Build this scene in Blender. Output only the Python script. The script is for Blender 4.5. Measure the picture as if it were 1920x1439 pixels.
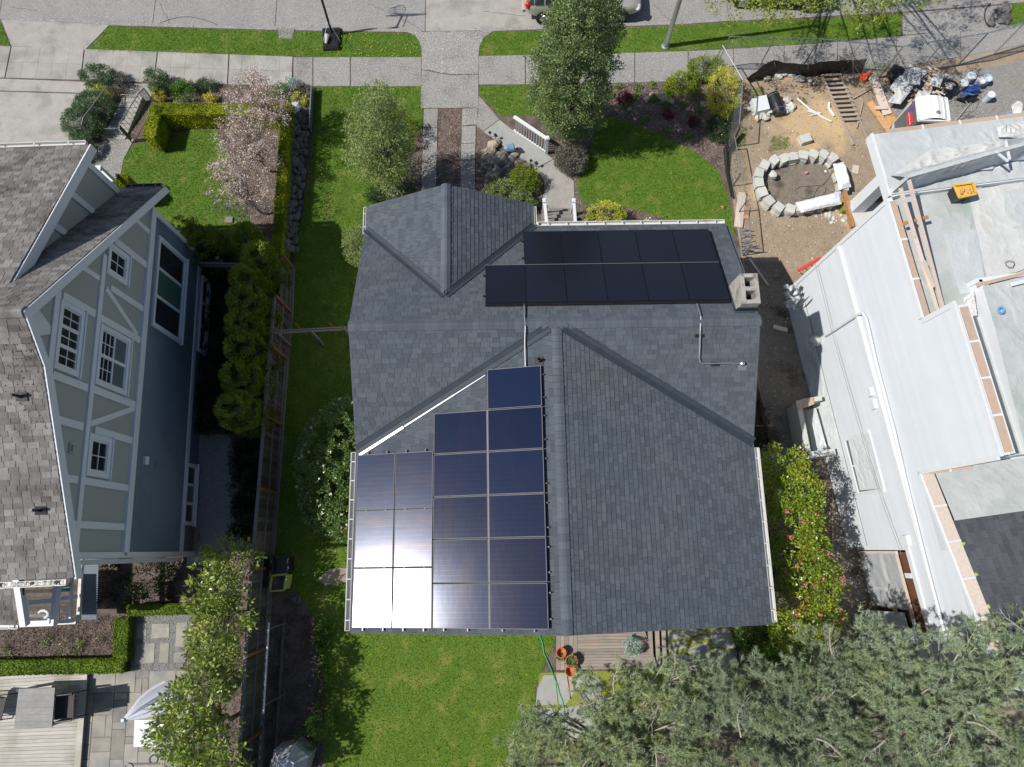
import bpy, bmesh, math, random
import numpy as np
from mathutils import Vector, Matrix, noise as mnoise

for o in list(bpy.data.objects):
    bpy.data.objects.remove(o)
scene = bpy.context.scene
COL = scene.collection
R = math.radians

# ------------------------------------------------------------------ camera
FPX = 1285.13                      # focal length, in pixels of the 1920 px wide photograph
CAMH = 23.85                       # drone height above the yards (m)
def cam_matrix(t, r, y):
    Rz = Matrix.Rotation(y, 3, 'Z'); Rx = Matrix.Rotation(t, 3, 'X'); R2 = Matrix.Rotation(r, 3, 'Z')
    return Rz @ Rx @ R2
CM = cam_matrix(0.23679454, 0.03969025, -0.05735859)
cam_data = bpy.data.cameras.new('camera')
cam = bpy.data.objects.new('camera', cam_data)
COL.objects.link(cam)
cam_data.sensor_width = 36.0
cam_data.lens = 36.0 * FPX / 1920.0
cam_data.clip_start = 0.1
cam_data.clip_end = 1500
cam.matrix_world = Matrix.Translation((0, 0, CAMH)) @ CM.to_4x4()
scene.camera = cam

# ------------------------------------------------------------------ sky, sun, exposure
SUNV = Vector((-0.82, -0.12, 1.0)).normalized()          # towards the sun
elev = math.asin(SUNV.z); azim = math.atan2(SUNV.x, SUNV.y)
world = bpy.data.worlds.new('World'); scene.world = world
world.use_nodes = True
wn = world.node_tree.nodes; wl = world.node_tree.links
sky = wn.new('ShaderNodeTexSky'); sky.sky_type = 'NISHITA'; sky.sun_disc = False
sky.sun_elevation = elev; sky.sun_rotation = azim
sky.air_density = 1.0; sky.dust_density = 1.0; sky.ozone_density = 1.0
wn['Background'].inputs['Strength'].default_value = 0.08
wl.new(sky.outputs[0], wn['Background'].inputs['Color'])
sl = bpy.data.lights.new('sun', 'SUN'); sl.energy = 4.6; sl.angle = R(0.53); sl.color = (1.0, 0.955, 0.89)
sun = bpy.data.objects.new('sun', sl); COL.objects.link(sun)
sun.location = (-30, -5, 40)
sun.rotation_euler = SUNV.to_track_quat('Z', 'Y').to_euler()
vs = scene.view_settings
vs.view_transform = 'Standard'; vs.look = 'None'; vs.exposure = 0.18; vs.gamma = 1.0; vs.use_curve_mapping = False

# ------------------------------------------------------------------ survey helpers: a photo point at a known height -> world
def ray(x, y):
    d = CM @ Vector((x - 960.0, -(y - 719.5), -FPX))
    return d / -d.z
def G(x, y, z=0.0):
    d = ray(x, y); s = CAMH - z
    return Vector((d.x * s, d.y * s, z))
def GP(pts, z=0.0):
    return [G(x, y, z) for x, y in pts]

# ------------------------------------------------------------------ object helpers
ROOT = {}
LABELS = set()
def setp(o, label=None, cat=None, group=None, kind=None):
    if label: o['label'] = label
    if cat: o['category'] = cat
    if group: o['group'] = group
    if kind: o['kind'] = kind
    return o
def thing(name, label, cat, loc=(0, 0, 0), group=None):
    o = bpy.data.objects.new(name, None); COL.objects.link(o)
    o.empty_display_size = 0.2
    o.location = loc
    ROOT[o.name] = Vector(loc)
    return setp(o, label, cat, group)

class MB:
    def __init__(s):
        s.v = []; s.f = []; s.r = []; s.cur = 0.5
    def n(s, r=None):
        s.cur = random.random() if r is None else r
        return s
    def add(s, verts, faces):
        b = len(s.v); s.v += [tuple(p) for p in verts]
        for f in faces:
            s.f.append(tuple(b + i for i in f)); s.r.append(s.cur)
        return s
    def poly(s, pts):
        return s.add(pts, [tuple(range(len(pts)))])
    def hexa(s, b, t):
        return s.add(list(b) + list(t), [(3, 2, 1, 0), (4, 5, 6, 7), (0, 1, 5, 4), (1, 2, 6, 5), (2, 3, 7, 6), (3, 0, 4, 7)])
    def box(s, c, size, rz=0.0, rx=0.0, ry=0.0):
        m = Matrix.Rotation(rz, 3, 'Z') @ Matrix.Rotation(ry, 3, 'Y') @ Matrix.Rotation(rx, 3, 'X')
        c = Vector(c); h = [d / 2 for d in size]; q = []
        for z in (-1, 1):
            for x, y in ((-1, -1), (1, -1), (1, 1), (-1, 1)):
                q.append(c + m @ Vector((x * h[0], y * h[1], z * h[2])))
        return s.hexa(q[:4], q[4:])
    def prism(s, pts, z0, z1):
        pts = [(p[0], p[1]) for p in pts]
        a = sum(pts[i][0] * pts[(i + 1) % len(pts)][1] - pts[(i + 1) % len(pts)][0] * pts[i][1] for i in range(len(pts)))
        if a < 0: pts = pts[::-1]
        k = len(pts)
        v = [(x, y, z0) for x, y in pts] + [(x, y, z1) for x, y in pts]
        f = [tuple(range(k, 2 * k)), tuple(range(k - 1, -1, -1))] + [(i, (i + 1) % k, k + (i + 1) % k, k + i) for i in range(k)]
        return s.add(v, f)
    def slab(s, pts, nrm, t):
        """planar polygon thickened by t along nrm"""
        nrm = Vector(nrm); k = len(pts); pts = [Vector(p) for p in pts]
        v = pts + [p + nrm * t for p in pts]
        f = [tuple(range(k, 2 * k)), tuple(range(k - 1, -1, -1))] + [(i, (i + 1) % k, k + (i + 1) % k, k + i) for i in range(k)]
        return s.add(v, f)
    def beam(s, a, b, w, h, up=(0, 0, 1)):
        a = Vector(a); b = Vector(b); d = (b - a).normalized(); up = Vector(up)
        x = d.cross(up)
        if x.length < 1e-4: x = d.cross(Vector((1, 0, 0)))
        x.normalize(); y = x.cross(d).normalized()
        q = [x * sx * w / 2 + y * sy * h / 2 for sx, sy in ((-1, -1), (1, -1), (1, 1), (-1, 1))]
        return s.hexa([a + p for p in q], [b + p for p in q])
    def tube(s, pts, r, n=8, cap=True):
        pts = [Vector(p) for p in pts]
        rs = r if isinstance(r, (list, tuple)) else [r] * len(pts)
        rings = []; up = Vector((0.13, 0.21, 0.97)).normalized()
        for i, p in enumerate(pts):
            d = (pts[min(i + 1, len(pts) - 1)] - pts[max(i - 1, 0)])
            if d.length < 1e-7: d = Vector((0, 0, 1))
            d.normalize()
            x = d.cross(up)
            if x.length < 0.05: x = d.cross(Vector((1, 0, 0)))
            x.normalize(); y = d.cross(x)
            rings.append([p + (x * math.cos(2 * math.pi * k / n) + y * math.sin(2 * math.pi * k / n)) * rs[i] for k in range(n)])
        v = [q for rg in rings for q in rg]; f = []
        for i in range(len(pts) - 1):
            for k in range(n):
                f.append((i * n + k, i * n + (k + 1) % n, (i + 1) * n + (k + 1) % n, (i + 1) * n + k))
        if cap:
            f.append(tuple(range(n - 1, -1, -1))); f.append(tuple((len(pts) - 1) * n + k for k in range(n)))
        return s.add(v, f)
    def lathe(s, c, prof, n=20, axis=None):
        c = Vector(c); v = []; f = []
        m = Matrix.Identity(3) if axis is None else Vector(axis).to_track_quat('Z', 'Y').to_matrix()
        for r, z in prof:
            for k in range(n):
                a = 2 * math.pi * k / n
                v.append(c + m @ Vector((r * math.cos(a), r * math.sin(a), z)))
        for i in range(len(prof) - 1):
            for k in range(n):
                f.append((i * n + k, i * n + (k + 1) % n, (i + 1) * n + (k + 1) % n, (i + 1) * n + k))
        f.append(tuple(range(n - 1, -1, -1))); f.append(tuple((len(prof) - 1) * n + k for k in range(n)))
        return s.add(v, f)
    def rock(s, c, r, seed=0, sub=1, flat=0.7):
        bm = bmesh.new(); bmesh.ops.create_icosphere(bm, subdivisions=sub, radius=1.0)
        rr = (r, r, r * flat) if isinstance(r, (int, float)) else r
        sd = Vector((seed * 3.7, seed * 1.3, seed * 2.1)); vv = []
        rnd = random.Random(seed); rz = Matrix.Rotation(rnd.random() * 6.28, 3, 'Z')
        for v in bm.verts:
            k = 1 + 0.38 * mnoise.noise(v.co * 1.3 + sd) + 0.2 * mnoise.noise(v.co * 3.1 + sd)
            vv.append(Vector(c) + rz @ Vector((v.co.x * rr[0] * k, v.co.y * rr[1] * k, v.co.z * rr[2] * k)))
        s.add(vv, [tuple(v.index for v in f.verts) for f in bm.faces]); bm.free()
        return s
    def mesh(s, name, org=(0, 0, 0)):
        me = bpy.data.meshes.new(name); org = Vector(org)
        me.from_pydata([(p[0] - org.x, p[1] - org.y, p[2] - org.z) for p in s.v], [], s.f)
        at = me.attributes.new('rnd', 'FLOAT', 'FACE'); at.data.foreach_set('value', s.r)
        me.update()
        return me
    def build(s, name, m, parent=None, smooth=False, org=None, **kw):
        ro = Vector((0, 0, 0))
        if parent is not None:
            ro = ROOT[parent.name]
        elif org is not None:
            ro = Vector(org)
        me = s.mesh(name, ro); me.materials.append(m)
        if smooth: me.shade_smooth()
        o = bpy.data.objects.new(name, me); COL.objects.link(o)
        if parent is not None:
            o.parent = parent
        else:
            o.location = ro
        ROOT[o.name] = ro
        if kw: setp(o, **kw)
        return o

def solo(name, mb, m, label, cat, org, group=None, smooth=False):
    """a thing that is one mesh"""
    return mb.build(name, m, None, smooth=smooth, org=org, label=label, cat=cat, group=group)
def setting(name, mb, m, kind='structure'):
    return mb.build(name, m, None, kind=kind)
def dup(root, delta=(0, 0, 0), label=None, group=None, rz=0.0):
    c = root.copy(); COL.objects.link(c)
    c.location = Vector(root.location) + Vector(delta); c.rotation_euler = (0, 0, root.rotation_euler[2] + rz)
    ROOT[c.name] = Vector(c.location)
    if label: c['label'] = label
    if group: c['group'] = group
    def rec(a, b):
        for ch in list(a.children):
            d = ch.copy(); COL.objects.link(d); d.parent = b; ROOT[d.name] = ROOT.get(ch.name, Vector())
            rec(ch, d)
    rec(root, c)
    return c

def npmesh(name, V, F, m, parent=None, rnd=None, org=(0, 0, 0), **kw):
    """V (n,3) float, F (m,k) int with constant k"""
    ro = Vector(org) if parent is None else ROOT[parent.name]
    V = np.asarray(V, dtype=np.float32) - np.array(ro, dtype=np.float32)
    F = np.asarray(F, dtype=np.int32); k = F.shape[1]
    me = bpy.data.meshes.new(name)
    me.vertices.add(len(V)); me.vertices.foreach_set('co', V.ravel())
    me.loops.add(F.size); me.loops.foreach_set('vertex_index', F.ravel())
    me.polygons.add(len(F)); me.polygons.foreach_set('loop_start', np.arange(0, F.size, k, dtype=np.int32))
    me.update(calc_edges=True)
    if rnd is None: rnd = np.random.rand(len(F))
    at = me.attributes.new('rnd', 'FLOAT', 'FACE'); at.data.foreach_set('value', np.asarray(rnd, dtype=np.float32))
    me.materials.append(m)
    o = bpy.data.objects.new(name, me); COL.objects.link(o)
    if parent is not None: o.parent = parent
    else: o.location = ro
    ROOT[o.name] = ro
    if kw: setp(o, **kw)
    return o

# ------------------------------------------------------------------ materials
def mat(name, c1, c2=None, scale=6.0, rough=0.85, bump=0.0, bscale=80.0, var=0.0, metal=0.0, spec=0.35,
        c3=None, s3=0.6, t3=(0.5, 0.62), stretch=None, trans=0.0, alpha=1.0, speck=None, sat=0.0, coat=0.0, detail=6.0, emit=None):
    m = bpy.data.materials.new(name); m.use_nodes = True
    nt = m.node_tree; N = nt.nodes; L = nt.links
    bs = N['Principled BSDF']
    def v4(c): return (c[0], c[1], c[2], 1.0)
    geo = N.new('ShaderNodeNewGeometry')
    vec = geo.outputs['Position']
    if stretch:
        mp = N.new('ShaderNodeMapping'); mp.inputs['Scale'].default_value = stretch[:3]
        if len(stretch) > 3: mp.inputs['Rotation'].default_value = (0, 0, stretch[3])
        L.new(vec, mp.inputs['Vector']); vec = mp.outputs[0]
    col = None
    if c2 is None: c2 = c1
    n1 = N.new('ShaderNodeTexNoise'); n1.inputs['Scale'].default_value = scale; n1.inputs['Detail'].default_value = detail
    n1.inputs['Roughness'].default_value = 0.65
    L.new(vec, n1.inputs['Vector'])
    rp = N.new('ShaderNodeMapRange'); rp.inputs['From Min'].default_value = 0.3; rp.inputs['From Max'].default_value = 0.7
    L.new(n1.outputs['Fac'], rp.inputs['Value'])
    mx = N.new('ShaderNodeMix'); mx.data_type = 'RGBA'
    mx.inputs[6].default_value = v4(c1); mx.inputs[7].default_value = v4(c2)
    L.new(rp.outputs[0], mx.inputs[0]); col = mx.outputs[2]
    if c3 is not None:
        n3 = N.new('ShaderNodeTexNoise'); n3.inputs['Scale'].default_value = s3; n3.inputs['Detail'].default_value = 5
        L.new(geo.outputs['Position'], n3.inputs['Vector'])
        r3 = N.new('ShaderNodeMapRange'); r3.inputs['From Min'].default_value = t3[0]; r3.inputs['From Max'].default_value = t3[1]
        L.new(n3.outputs['Fac'], r3.inputs['Value'])
        m3 = N.new('ShaderNodeMix'); m3.data_type = 'RGBA'; m3.inputs[7].default_value = v4(c3)
        L.new(col, m3.inputs[6]); L.new(r3.outputs[0], m3.inputs[0]); col = m3.outputs[2]
    if speck is not None:      # (colour, scale, threshold)
        vo = N.new('ShaderNodeTexNoise'); vo.inputs['Scale'].default_value = speck[1]; vo.inputs['Detail'].default_value = 2
        L.new(geo.outputs['Position'], vo.inputs['Vector'])
        r4 = N.new('ShaderNodeMapRange'); r4.inputs['From Min'].default_value = speck[2]; r4.inputs['From Max'].default_value = speck[2] + 0.06
        L.new(vo.outputs['Fac'], r4.inputs['Value'])
        m4 = N.new('ShaderNodeMix'); m4.data_type = 'RGBA'; m4.inputs[7].default_value = v4(speck[0])
        L.new(col, m4.inputs[6]); L.new(r4.outputs[0], m4.inputs[0]); col = m4.outputs[2]
    if var > 0 or sat > 0:
        at = N.new('ShaderNodeAttribute'); at.attribute_name = 'rnd'
        oi = N.new('ShaderNodeObjectInfo')
        ad = N.new('ShaderNodeMath'); ad.operation = 'ADD'; L.new(at.outputs['Fac'], ad.inputs[0]); L.new(oi.outputs['Random'], ad.inputs[1])
        fr = N.new('ShaderNodeMath'); fr.operation = 'FRACT'; L.new(ad.outputs[0], fr.inputs[0])
        hs = N.new('ShaderNodeHueSaturation')
        vr = N.new('ShaderNodeMapRange'); vr.inputs['To Min'].default_value = 1 - var; vr.inputs['To Max'].default_value = 1 + var
        L.new(fr.outputs[0], vr.inputs['Value']); L.new(vr.outputs[0], hs.inputs['Value'])
        if sat > 0:
            hr = N.new('ShaderNodeMapRange'); hr.inputs['To Min'].default_value = 0.5 - sat; hr.inputs['To Max'].default_value = 0.5 + sat
            ml = N.new('ShaderNodeMath'); ml.operation = 'MULTIPLY'; ml.inputs[1].default_value = 7.31
            f2 = N.new('ShaderNodeMath'); f2.operation = 'FRACT'
            L.new(fr.outputs[0], ml.inputs[0]); L.new(ml.outputs[0], f2.inputs[0]); L.new(f2.outputs[0], hr.inputs['Value'])
            L.new(hr.outputs[0], hs.inputs['Hue'])
        L.new(col, hs.inputs['Color']); col = hs.outputs[0]
    L.new(col, bs.inputs['Base Color'])
    bs.inputs['Roughness'].default_value = rough; bs.inputs['Metallic'].default_value = metal
    bs.inputs['Specular IOR Level'].default_value = spec
    if coat: bs.inputs['Coat Weight'].default_value = coat; bs.inputs['Coat Roughness'].default_value = 0.08
    bs.inputs['Alpha'].default_value = alpha
    if bump > 0:
        nb = N.new('ShaderNodeTexNoise'); nb.inputs['Scale'].default_value = bscale; nb.inputs['Detail'].default_value = 4
        L.new(vec, nb.inputs['Vector'])
        bp = N.new('ShaderNodeBump'); bp.inputs['Strength'].default_value = bump; bp.inputs['Distance'].default_value = 0.03
        L.new(nb.outputs['Fac'], bp.inputs['Height']); L.new(bp.outputs[0], bs.inputs['Normal'])
    if trans > 0:
        tr = N.new('ShaderNodeBsdfTranslucent'); L.new(col, tr.inputs['Color'])
        ms = N.new('ShaderNodeMixShader'); ms.inputs[0].default_value = trans
        L.new(bs.outputs[0], ms.inputs[1]); L.new(tr.outputs[0], ms.inputs[2])
        L.new(ms.outputs[0], N['Material Output'].inputs['Surface'])
    return m

M = {}
M['asphalt'] = mat('aged_concrete_road', (.225, .22, .21), (.275, .27, .26), 3, .9, .5, 45, speck=((.44, .435, .42), 26, .58), c3=(.22, .215, .21), s3=.5, t3=(.5, .68))
M['aggregate'] = mat('exposed_aggregate', (.205, .2, .19), (.28, .27, .255), 14, .9, .6, 50, var=.08, speck=((.5, .49, .46), 30, .57), c3=(.18, .175, .17), s3=1.1, t3=(.52, .68))
M['concrete'] = mat('light_concrete', (.30, .285, .26), (.36, .345, .32), 2.5, .88, .2, 90, var=.06, c3=(.24, .23, .21), s3=1.2, t3=(.48, .68), speck=((.42, .41, .38), 28, .62))
M['walk'] = mat('smooth_walk_concrete', (.28, .29, .275), (.33, .34, .32), 4, .88, .2, 90, var=.05, c3=(.37, .36, .33), s3=1.5, t3=(.52, .7))
M['oldconc'] = mat('weathered_concrete', (.30, .29, .26), (.42, .405, .37), 9, .92, .7, 40, var=.08, c3=(.2, .19, .17), s3=4, t3=(.52, .66))
M['soil'] = mat('bark_soil', (.12, .09, .075), (.20, .155, .135), 26, .95, 1.0, 60, c3=(.085, .065, .052), s3=2.2, t3=(.45, .6), speck=((.27, .21, .17), 34, .6))
M['bark'] = mat('bark_mulch', (.16, .12, .10), (.30, .235, .205), 30, .95, .8, 60, var=.45, speck=((.45, .38, .33), 40, .6))
M['darkmulch'] = mat('dark_purple_mulch', (.06, .045, .045), (.15, .11, .11), 30, .9, .8, 60, var=.5)
M['dirt'] = mat('bare_dirt', (.25, .19, .135), (.35, .275, .20), 2.4, .95, 1.0, 22, c3=(.50, .37, .21), s3=.42, t3=(.54, .70), speck=((.42, .36, .29), 26, .63))
M['dirt_and_shadow'] = mat('dark_dirt_and_shadow', (.15, .13, .105), (.22, .19, .155), 5, .92, .8, 26, c3=(.07, .055, .04), s3=.9, t3=(.58, .68), speck=((.36, .34, .30), 20, .66))  # dark dirt for clods and planter; also colours the painted house shadow
M['gravel'] = mat('gravel', (.18, .18, .175), (.34, .335, .32), 34, .92, 1.0, 50, c3=(.26, .24, .21), s3=1.2, t3=(.5, .7), speck=((.5, .49, .47), 40, .6))
M['lawn'] = mat('lawn_base', (.07, .13, .018), (.12, .20, .025), 12, .95, .6, 60, c3=(.20, .22, .05), s3=1.6, t3=(.52, .72))
def grassmat(name, a, b, c):
    return mat(name, a, b, 1.1, .75, 0, var=.4, sat=.02, spec=.2, c3=c, s3=1.7, t3=(.5, .68), trans=.35, detail=9)
M['grass'] = grassmat('grass_blades', (.095, .245, .012), (.165, .33, .02), (.25, .38, .04))
M['grass2'] = grassmat('grass_blades_yellower', (.19, .33, .015), (.28, .41, .028), (.38, .44, .06))
M['shingle'] = mat('charcoal_shingle', (.067, .083, .102), (.086, .104, .126), 22, .93, .5, 170, var=.17, spec=.22, speck=((.145, .165, .185), 110, .6), c3=(.09, .10, .112), s3=.5, t3=(.4, .75))
M['shingle2'] = mat('old_grey_shingle', (.165, .158, .15), (.23, .222, .21), 8, .93, .5, 150, var=.3, spec=.25, c3=(.115, .105, .096), s3=1.1, t3=(.5, .66), speck=((.3, .3, .29), 90, .6))
M['shingle3'] = mat('dark_slate_shingle', (.07, .078, .09), (.10, .108, .12), 18, .93, .4, 150, var=.2, spec=.25)
M['underlay'] = mat('roof_underlay', (.03, .032, .036), None, 5)
M['capsh'] = mat('ridge_cap_shingle', (.082, .098, .118), (.105, .122, .145), 22, .93, .4, 150, var=.14, spec=.25)
M['flash'] = mat('valley_metal', (.028, .038, .05), (.04, .052, .066), 4, .6, 0, spec=.3)
M['flash2'] = mat('bright_valley_metal', (.55, .57, .6), (.62, .64, .67), 8, .28, 0, spec=.6, metal=.9)
M['gutter'] = mat('white_gutter', (.52, .52, .50), (.60, .60, .58), 6, .5, c3=(.45, .42, .36), s3=3, t3=(.6, .7))
M['white'] = mat('white_paint', (.60, .62, .64), (.64, .66, .68), 5, .55, spec=.3)
M['trim'] = mat('pale_blue_trim', (.66, .68, .69), (.72, .73, .74), 6, .6)
M['stucco'] = mat('grey_green_panel', (.36, .37, .345), (.39, .40, .37), 30, .85, .15, 150)
M['bluesiding'] = mat('slate_blue_siding', (.15, .19, .23), (.175, .215, .255), 3, .7, c3=(.12, .155, .19), s3=.5, t3=(.5, .7))
M['siding'] = mat('white_siding', (.525, .56, .60), (.56, .59, .625), 1.2, .6, var=.025, spec=.25)
M['glass'] = mat('window_glass', (.02, .025, .03), (.03, .035, .04), 2, .05, spec=1.0, coat=.6)
M['glassg'] = mat('window_glass_green', (.07, .15, .13), (.09, .17, .145), 2, .1, spec=.9, coat=.4)
M['blind'] = mat('blind_glass', (.11, .135, .15), (.14, .16, .18), 30, .3, spec=.6, stretch=(1, 1, 12))
M['black'] = mat('black_plastic', (.012, .013, .016), (.02, .021, .025), 10, .35, spec=.5)
M['panelframe'] = mat('panel_frame', (.14, .145, .155), None, 5, .6, spec=.2)
M['blackframe'] = mat('black_panel_frame', (.015, .016, .02), None, 5, .35, metal=.3)
M['metal'] = mat('galvanised_steel', (.48, .49, .5), (.58, .59, .6), 12, .38, metal=.85)
M['dkmetal'] = mat('grey_iron', (.17, .17, .175), (.22, .22, .225), 12, .5, metal=.3)
M['fencewood'] = mat('dark_fence_boards', (.06, .052, .043), (.12, .105, .09), 10, .9, .5, 60, var=.4, stretch=(1, 1, .15))
M['fencerail'] = mat('grey_fence_rail', (.15, .145, .14), (.22, .215, .205), 10, .85, .3, 60, var=.15)
M['cedar'] = mat('orange_cedar', (.30, .13, .055), (.40, .20, .09), 12, .8, .3, 60, var=.2)
M['cedard'] = mat('weathered_cedar', (.19, .09, .045), (.26, .14, .07), 12, .85, .3, 60, var=.2)
M['lumber'] = mat('raw_lumber', (.52, .43, .36), (.62, .53, .46), 14, .85, .2, 60, var=.12, stretch=(1, 1, 1))
M['ladderwood'] = mat('grey_ladder_wood', (.30, .25, .21), (.40, .34, .28), 14, .9, .3, 60, var=.15)
M['ply'] = mat('orange_plywood', (.50, .27, .12), (.62, .38, .19), 7, .8, .2, 60, var=.1, c3=(.35, .18, .08), s3=2.5)
M['paper'] = mat('masking_paper', (.42, .31, .24), (.47, .36, .28), 5, .85, .2, 40, var=.06)
M['deckw'] = mat('silver_deck_boards', (.40, .38, .34), (.52, .49, .45), 5, .85, .3, 60, var=.12, stretch=(.4, 4, 1), c3=(.34, .33, .27), s3=.8)
M['tablew'] = mat('grey_table_timber', (.22, .22, .215), (.30, .30, .29), 7, .85, .3, 60, var=.1)
M['deckw2'] = mat('brown_deck_boards', (.22, .19, .165), (.31, .275, .24), 6, .85, .3, 60, var=.14, stretch=(.4, 4, 1), c3=(.32, .25, .2), s3=1.6)
M['flag'] = mat('flagstone', (.25, .235, .20), (.33, .315, .27), 3, .88, .3, 60, var=.2, c3=(.21, .21, .205), s3=1.3, t3=(.45, .65))
M['flagsand'] = mat('joint_sand', (.17, .17, .165), (.26, .26, .25), 36, .95, .6, 60)
M['moss'] = mat('moss_joint', (.16, .19, .03), (.30, .32, .05), 20, .95, .8, 70)
M['rock'] = mat('grey_rock', (.095, .092, .088), (.175, .17, .163), 6, .92, .6, 30, var=.3)
M['tanrock'] = mat('tan_rock', (.25, .20, .155), (.38, .32, .26), 6, .92, .5, 30, var=.2)
M['rubble'] = mat('pale_rubble', (.42, .42, .39), (.56, .55, .51), 8, .92, .4, 30, var=.15)
M['block'] = mat('retaining_block', (.46, .47, .43), (.55, .56, .52), 10, .92, .4, 60, var=.07)
M['plastic'] = mat('clear_plastic_sheet', (.49, .525, .54), (.59, .62, .63), 1.6, .35, .35, 9, spec=.5, c3=(.50, .54, .54), s3=.7, t3=(.48, .66), trans=.15)
M['plasticw'] = mat('white_dust_sheet', (.47, .475, .465), (.56, .565, .555), 1.8, .5, .35, 9, spec=.4, c3=(.50, .46, .38), s3=1.1, t3=(.62, .72))
M['canvas'] = mat('painted_canvas', (.38, .405, .40), (.47, .49, .485), 2.0, .7, .3, 12, c3=(.33, .375, .35), s3=.8, t3=(.5, .66))
M['tarp'] = mat('black_silt_fabric', (.015, .014, .014), (.03, .028, .028), 6, .45, .4, 20)
M['sack'] = mat('white_sack', (.66, .69, .75), (.76, .78, .82), 6, .65, .5, 30)
M['trunk'] = mat('grey_bark', (.14, .12, .10), (.24, .21, .18), 20, .9, .5, 60, stretch=(1, 1, .3))
M['twig'] = mat('pale_twig', (.30, .26, .22), (.42, .38, .33), 20, .9)
M['pink'] = mat('pink_petals', (.72, .16, .24), (.80, .30, .36), 20, .6, var=.1, trans=.2)
M['blossom'] = mat('white_blossom', (.74, .62, .61), (.82, .74, .73), 8, .7, var=.1, trans=.3)
M['whitefl'] = mat('cream_flower', (.78, .72, .62), (.84, .80, .74), 8, .6, var=.08)
def leafmat(name, a, b, c=None, var=.35, rough=.5, sat=.02, trans=.25, spec=.35):
    return mat(name, a, b, 1.8, rough, 0, var=var, sat=sat, spec=spec, c3=c, s3=1.3, t3=(.5, .64), trans=trans)
M['l_dark'] = leafmat('dark_oak_leaves', (.14, .21, .065), (.20, .28, .10), (.25, .32, .14))
M['l_airy'] = leafmat('airy_olive_leaves', (.22, .29, .09), (.31, .38, .14))
M['l_bronze'] = leafmat('bronze_young_leaves', (.32, .18, .10), (.42, .27, .16), sat=.03)
M['l_mag'] = leafmat('magnolia_leaves', (.20, .28, .05), (.32, .40, .09), (.40, .44, .11), rough=.3, spec=.6)
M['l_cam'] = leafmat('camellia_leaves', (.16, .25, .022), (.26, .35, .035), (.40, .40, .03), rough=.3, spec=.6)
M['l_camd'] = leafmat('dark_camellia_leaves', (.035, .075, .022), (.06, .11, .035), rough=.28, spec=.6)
M['l_olive'] = leafmat('olive_conifer_leaves', (.15, .22, .02), (.25, .32, .035), (.33, .37, .04), spec=.1, rough=.8)
M['l_caml'] = leafmat('camellia_leaves_green', (.12, .21, .055), (.18, .28, .08), rough=.35, spec=.5)
M['l_box'] = leafmat('box_hedge_leaves', (.13, .215, .028), (.20, .29, .04), (.09, .155, .025), spec=.08, rough=.8)
M['l_yew'] = leafmat('olive_hedge_leaves', (.24, .29, .022), (.34, .38, .032), (.17, .22, .02), spec=.08, rough=.8)
M['l_cedar'] = leafmat('cedar_fans', (.19, .25, .028), (.28, .335, .042), (.15, .205, .027), sat=.01)
M['l_street'] = leafmat('spring_leaves', (.26, .34, .045), (.36, .42, .07), trans=.4)
M['l_lav'] = leafmat('lavender_leaves', (.12, .20, .10), (.19, .28, .15), var=.35)
M['l_gold'] = leafmat('golden_leaves', (.58, .56, .06), (.68, .64, .12), (.36, .44, .06))
M['l_green'] = leafmat('fresh_green_leaves', (.10, .22, .03), (.17, .30, .05))
M['l_grey'] = leafmat('grey_shrub_leaves', (.17, .17, .14), (.25, .24, .20), (.28, .24, .18))
M['l_burg'] = leafmat('burgundy_leaves', (.12, .03, .05), (.20, .05, .07))
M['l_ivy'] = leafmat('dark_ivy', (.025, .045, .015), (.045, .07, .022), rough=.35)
M['l_blue'] = leafmat('blue_grey_foliage', (.30, .45, .42), (.42, .55, .52))
M['needle'] = leafmat('pine_needles', (.26, .335, .175), (.37, .435, .26), (.40, .44, .21), var=.4, rough=.55, sat=.015)
M['needle2'] = leafmat('blue_pine_needles', (.25, .325, .195), (.36, .43, .285), (.31, .37, .17), var=.42, rough=.55, sat=.012)
M['terra'] = mat('terracotta', (.42, .13, .06), (.52, .19, .09), 8, .8, .2, 60)
M['hose'] = mat('green_hose', (.03, .26, .16), (.05, .32, .2), 8, .45)
M['redhose'] = mat('red_hose', (.45, .06, .04), None, 8, .5)
M['carpaint'] = mat('beige_car_paint', (.50, .47, .42), (.52, .49, .44), 2, .3, metal=.35, coat=1.0, spec=.5)
M['carpaint2'] = mat('grey_car_paint', (.10, .11, .12), None, 2, .3, metal=.5, coat=1.0)
M['rubber'] = mat('tyre_rubber', (.015, .015, .016), (.025, .025, .026), 8, .8)
M['alloy'] = mat('alloy_wheel', (.5, .5, .5), (.6, .6, .6), 8, .35, metal=.9)
M['redlamp'] = mat('red_lamp', (.5, .02, .02), None, 8, .2, coat=.8)
M['lamp'] = mat('clear_lamp', (.6, .6, .6), None, 8, .15, coat=.8)
M['red'] = mat('red_paint', (.62, .06, .04), None, 5, .45)
M['orange'] = mat('orange_plastic', (.80, .13, .05), None, 5, .5)
M['yellow'] = mat('yellow_tub', (.72, .44, .08), (.62, .36, .06), 9, .5)
M['toiletw'] = mat('toilet_roof_white', (.72, .73, .74), (.77, .78, .78), 8, .4, c3=(.55, .55, .52), s3=5, t3=(.6, .7))
M['toiletg'] = mat('toilet_grey', (.09, .105, .11), (.11, .125, .13), 5, .4)
M['pail'] = mat('pale_blue_pail', (.42, .52, .60), (.50, .59, .66), 5, .4)
M['bluep'] = mat('blue_plastic', (.03, .08, .34), (.05, .11, .42), 5, .35)
M['sling'] = mat('black_sling', (.035, .033, .038), (.055, .052, .058), 30, .7)
M['bluelt'] = mat('sprayer_blue', (.10, .30, .62), None, 5, .4)
M['green'] = mat('lime_plastic', (.22, .42, .05), None, 5, .4)
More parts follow.
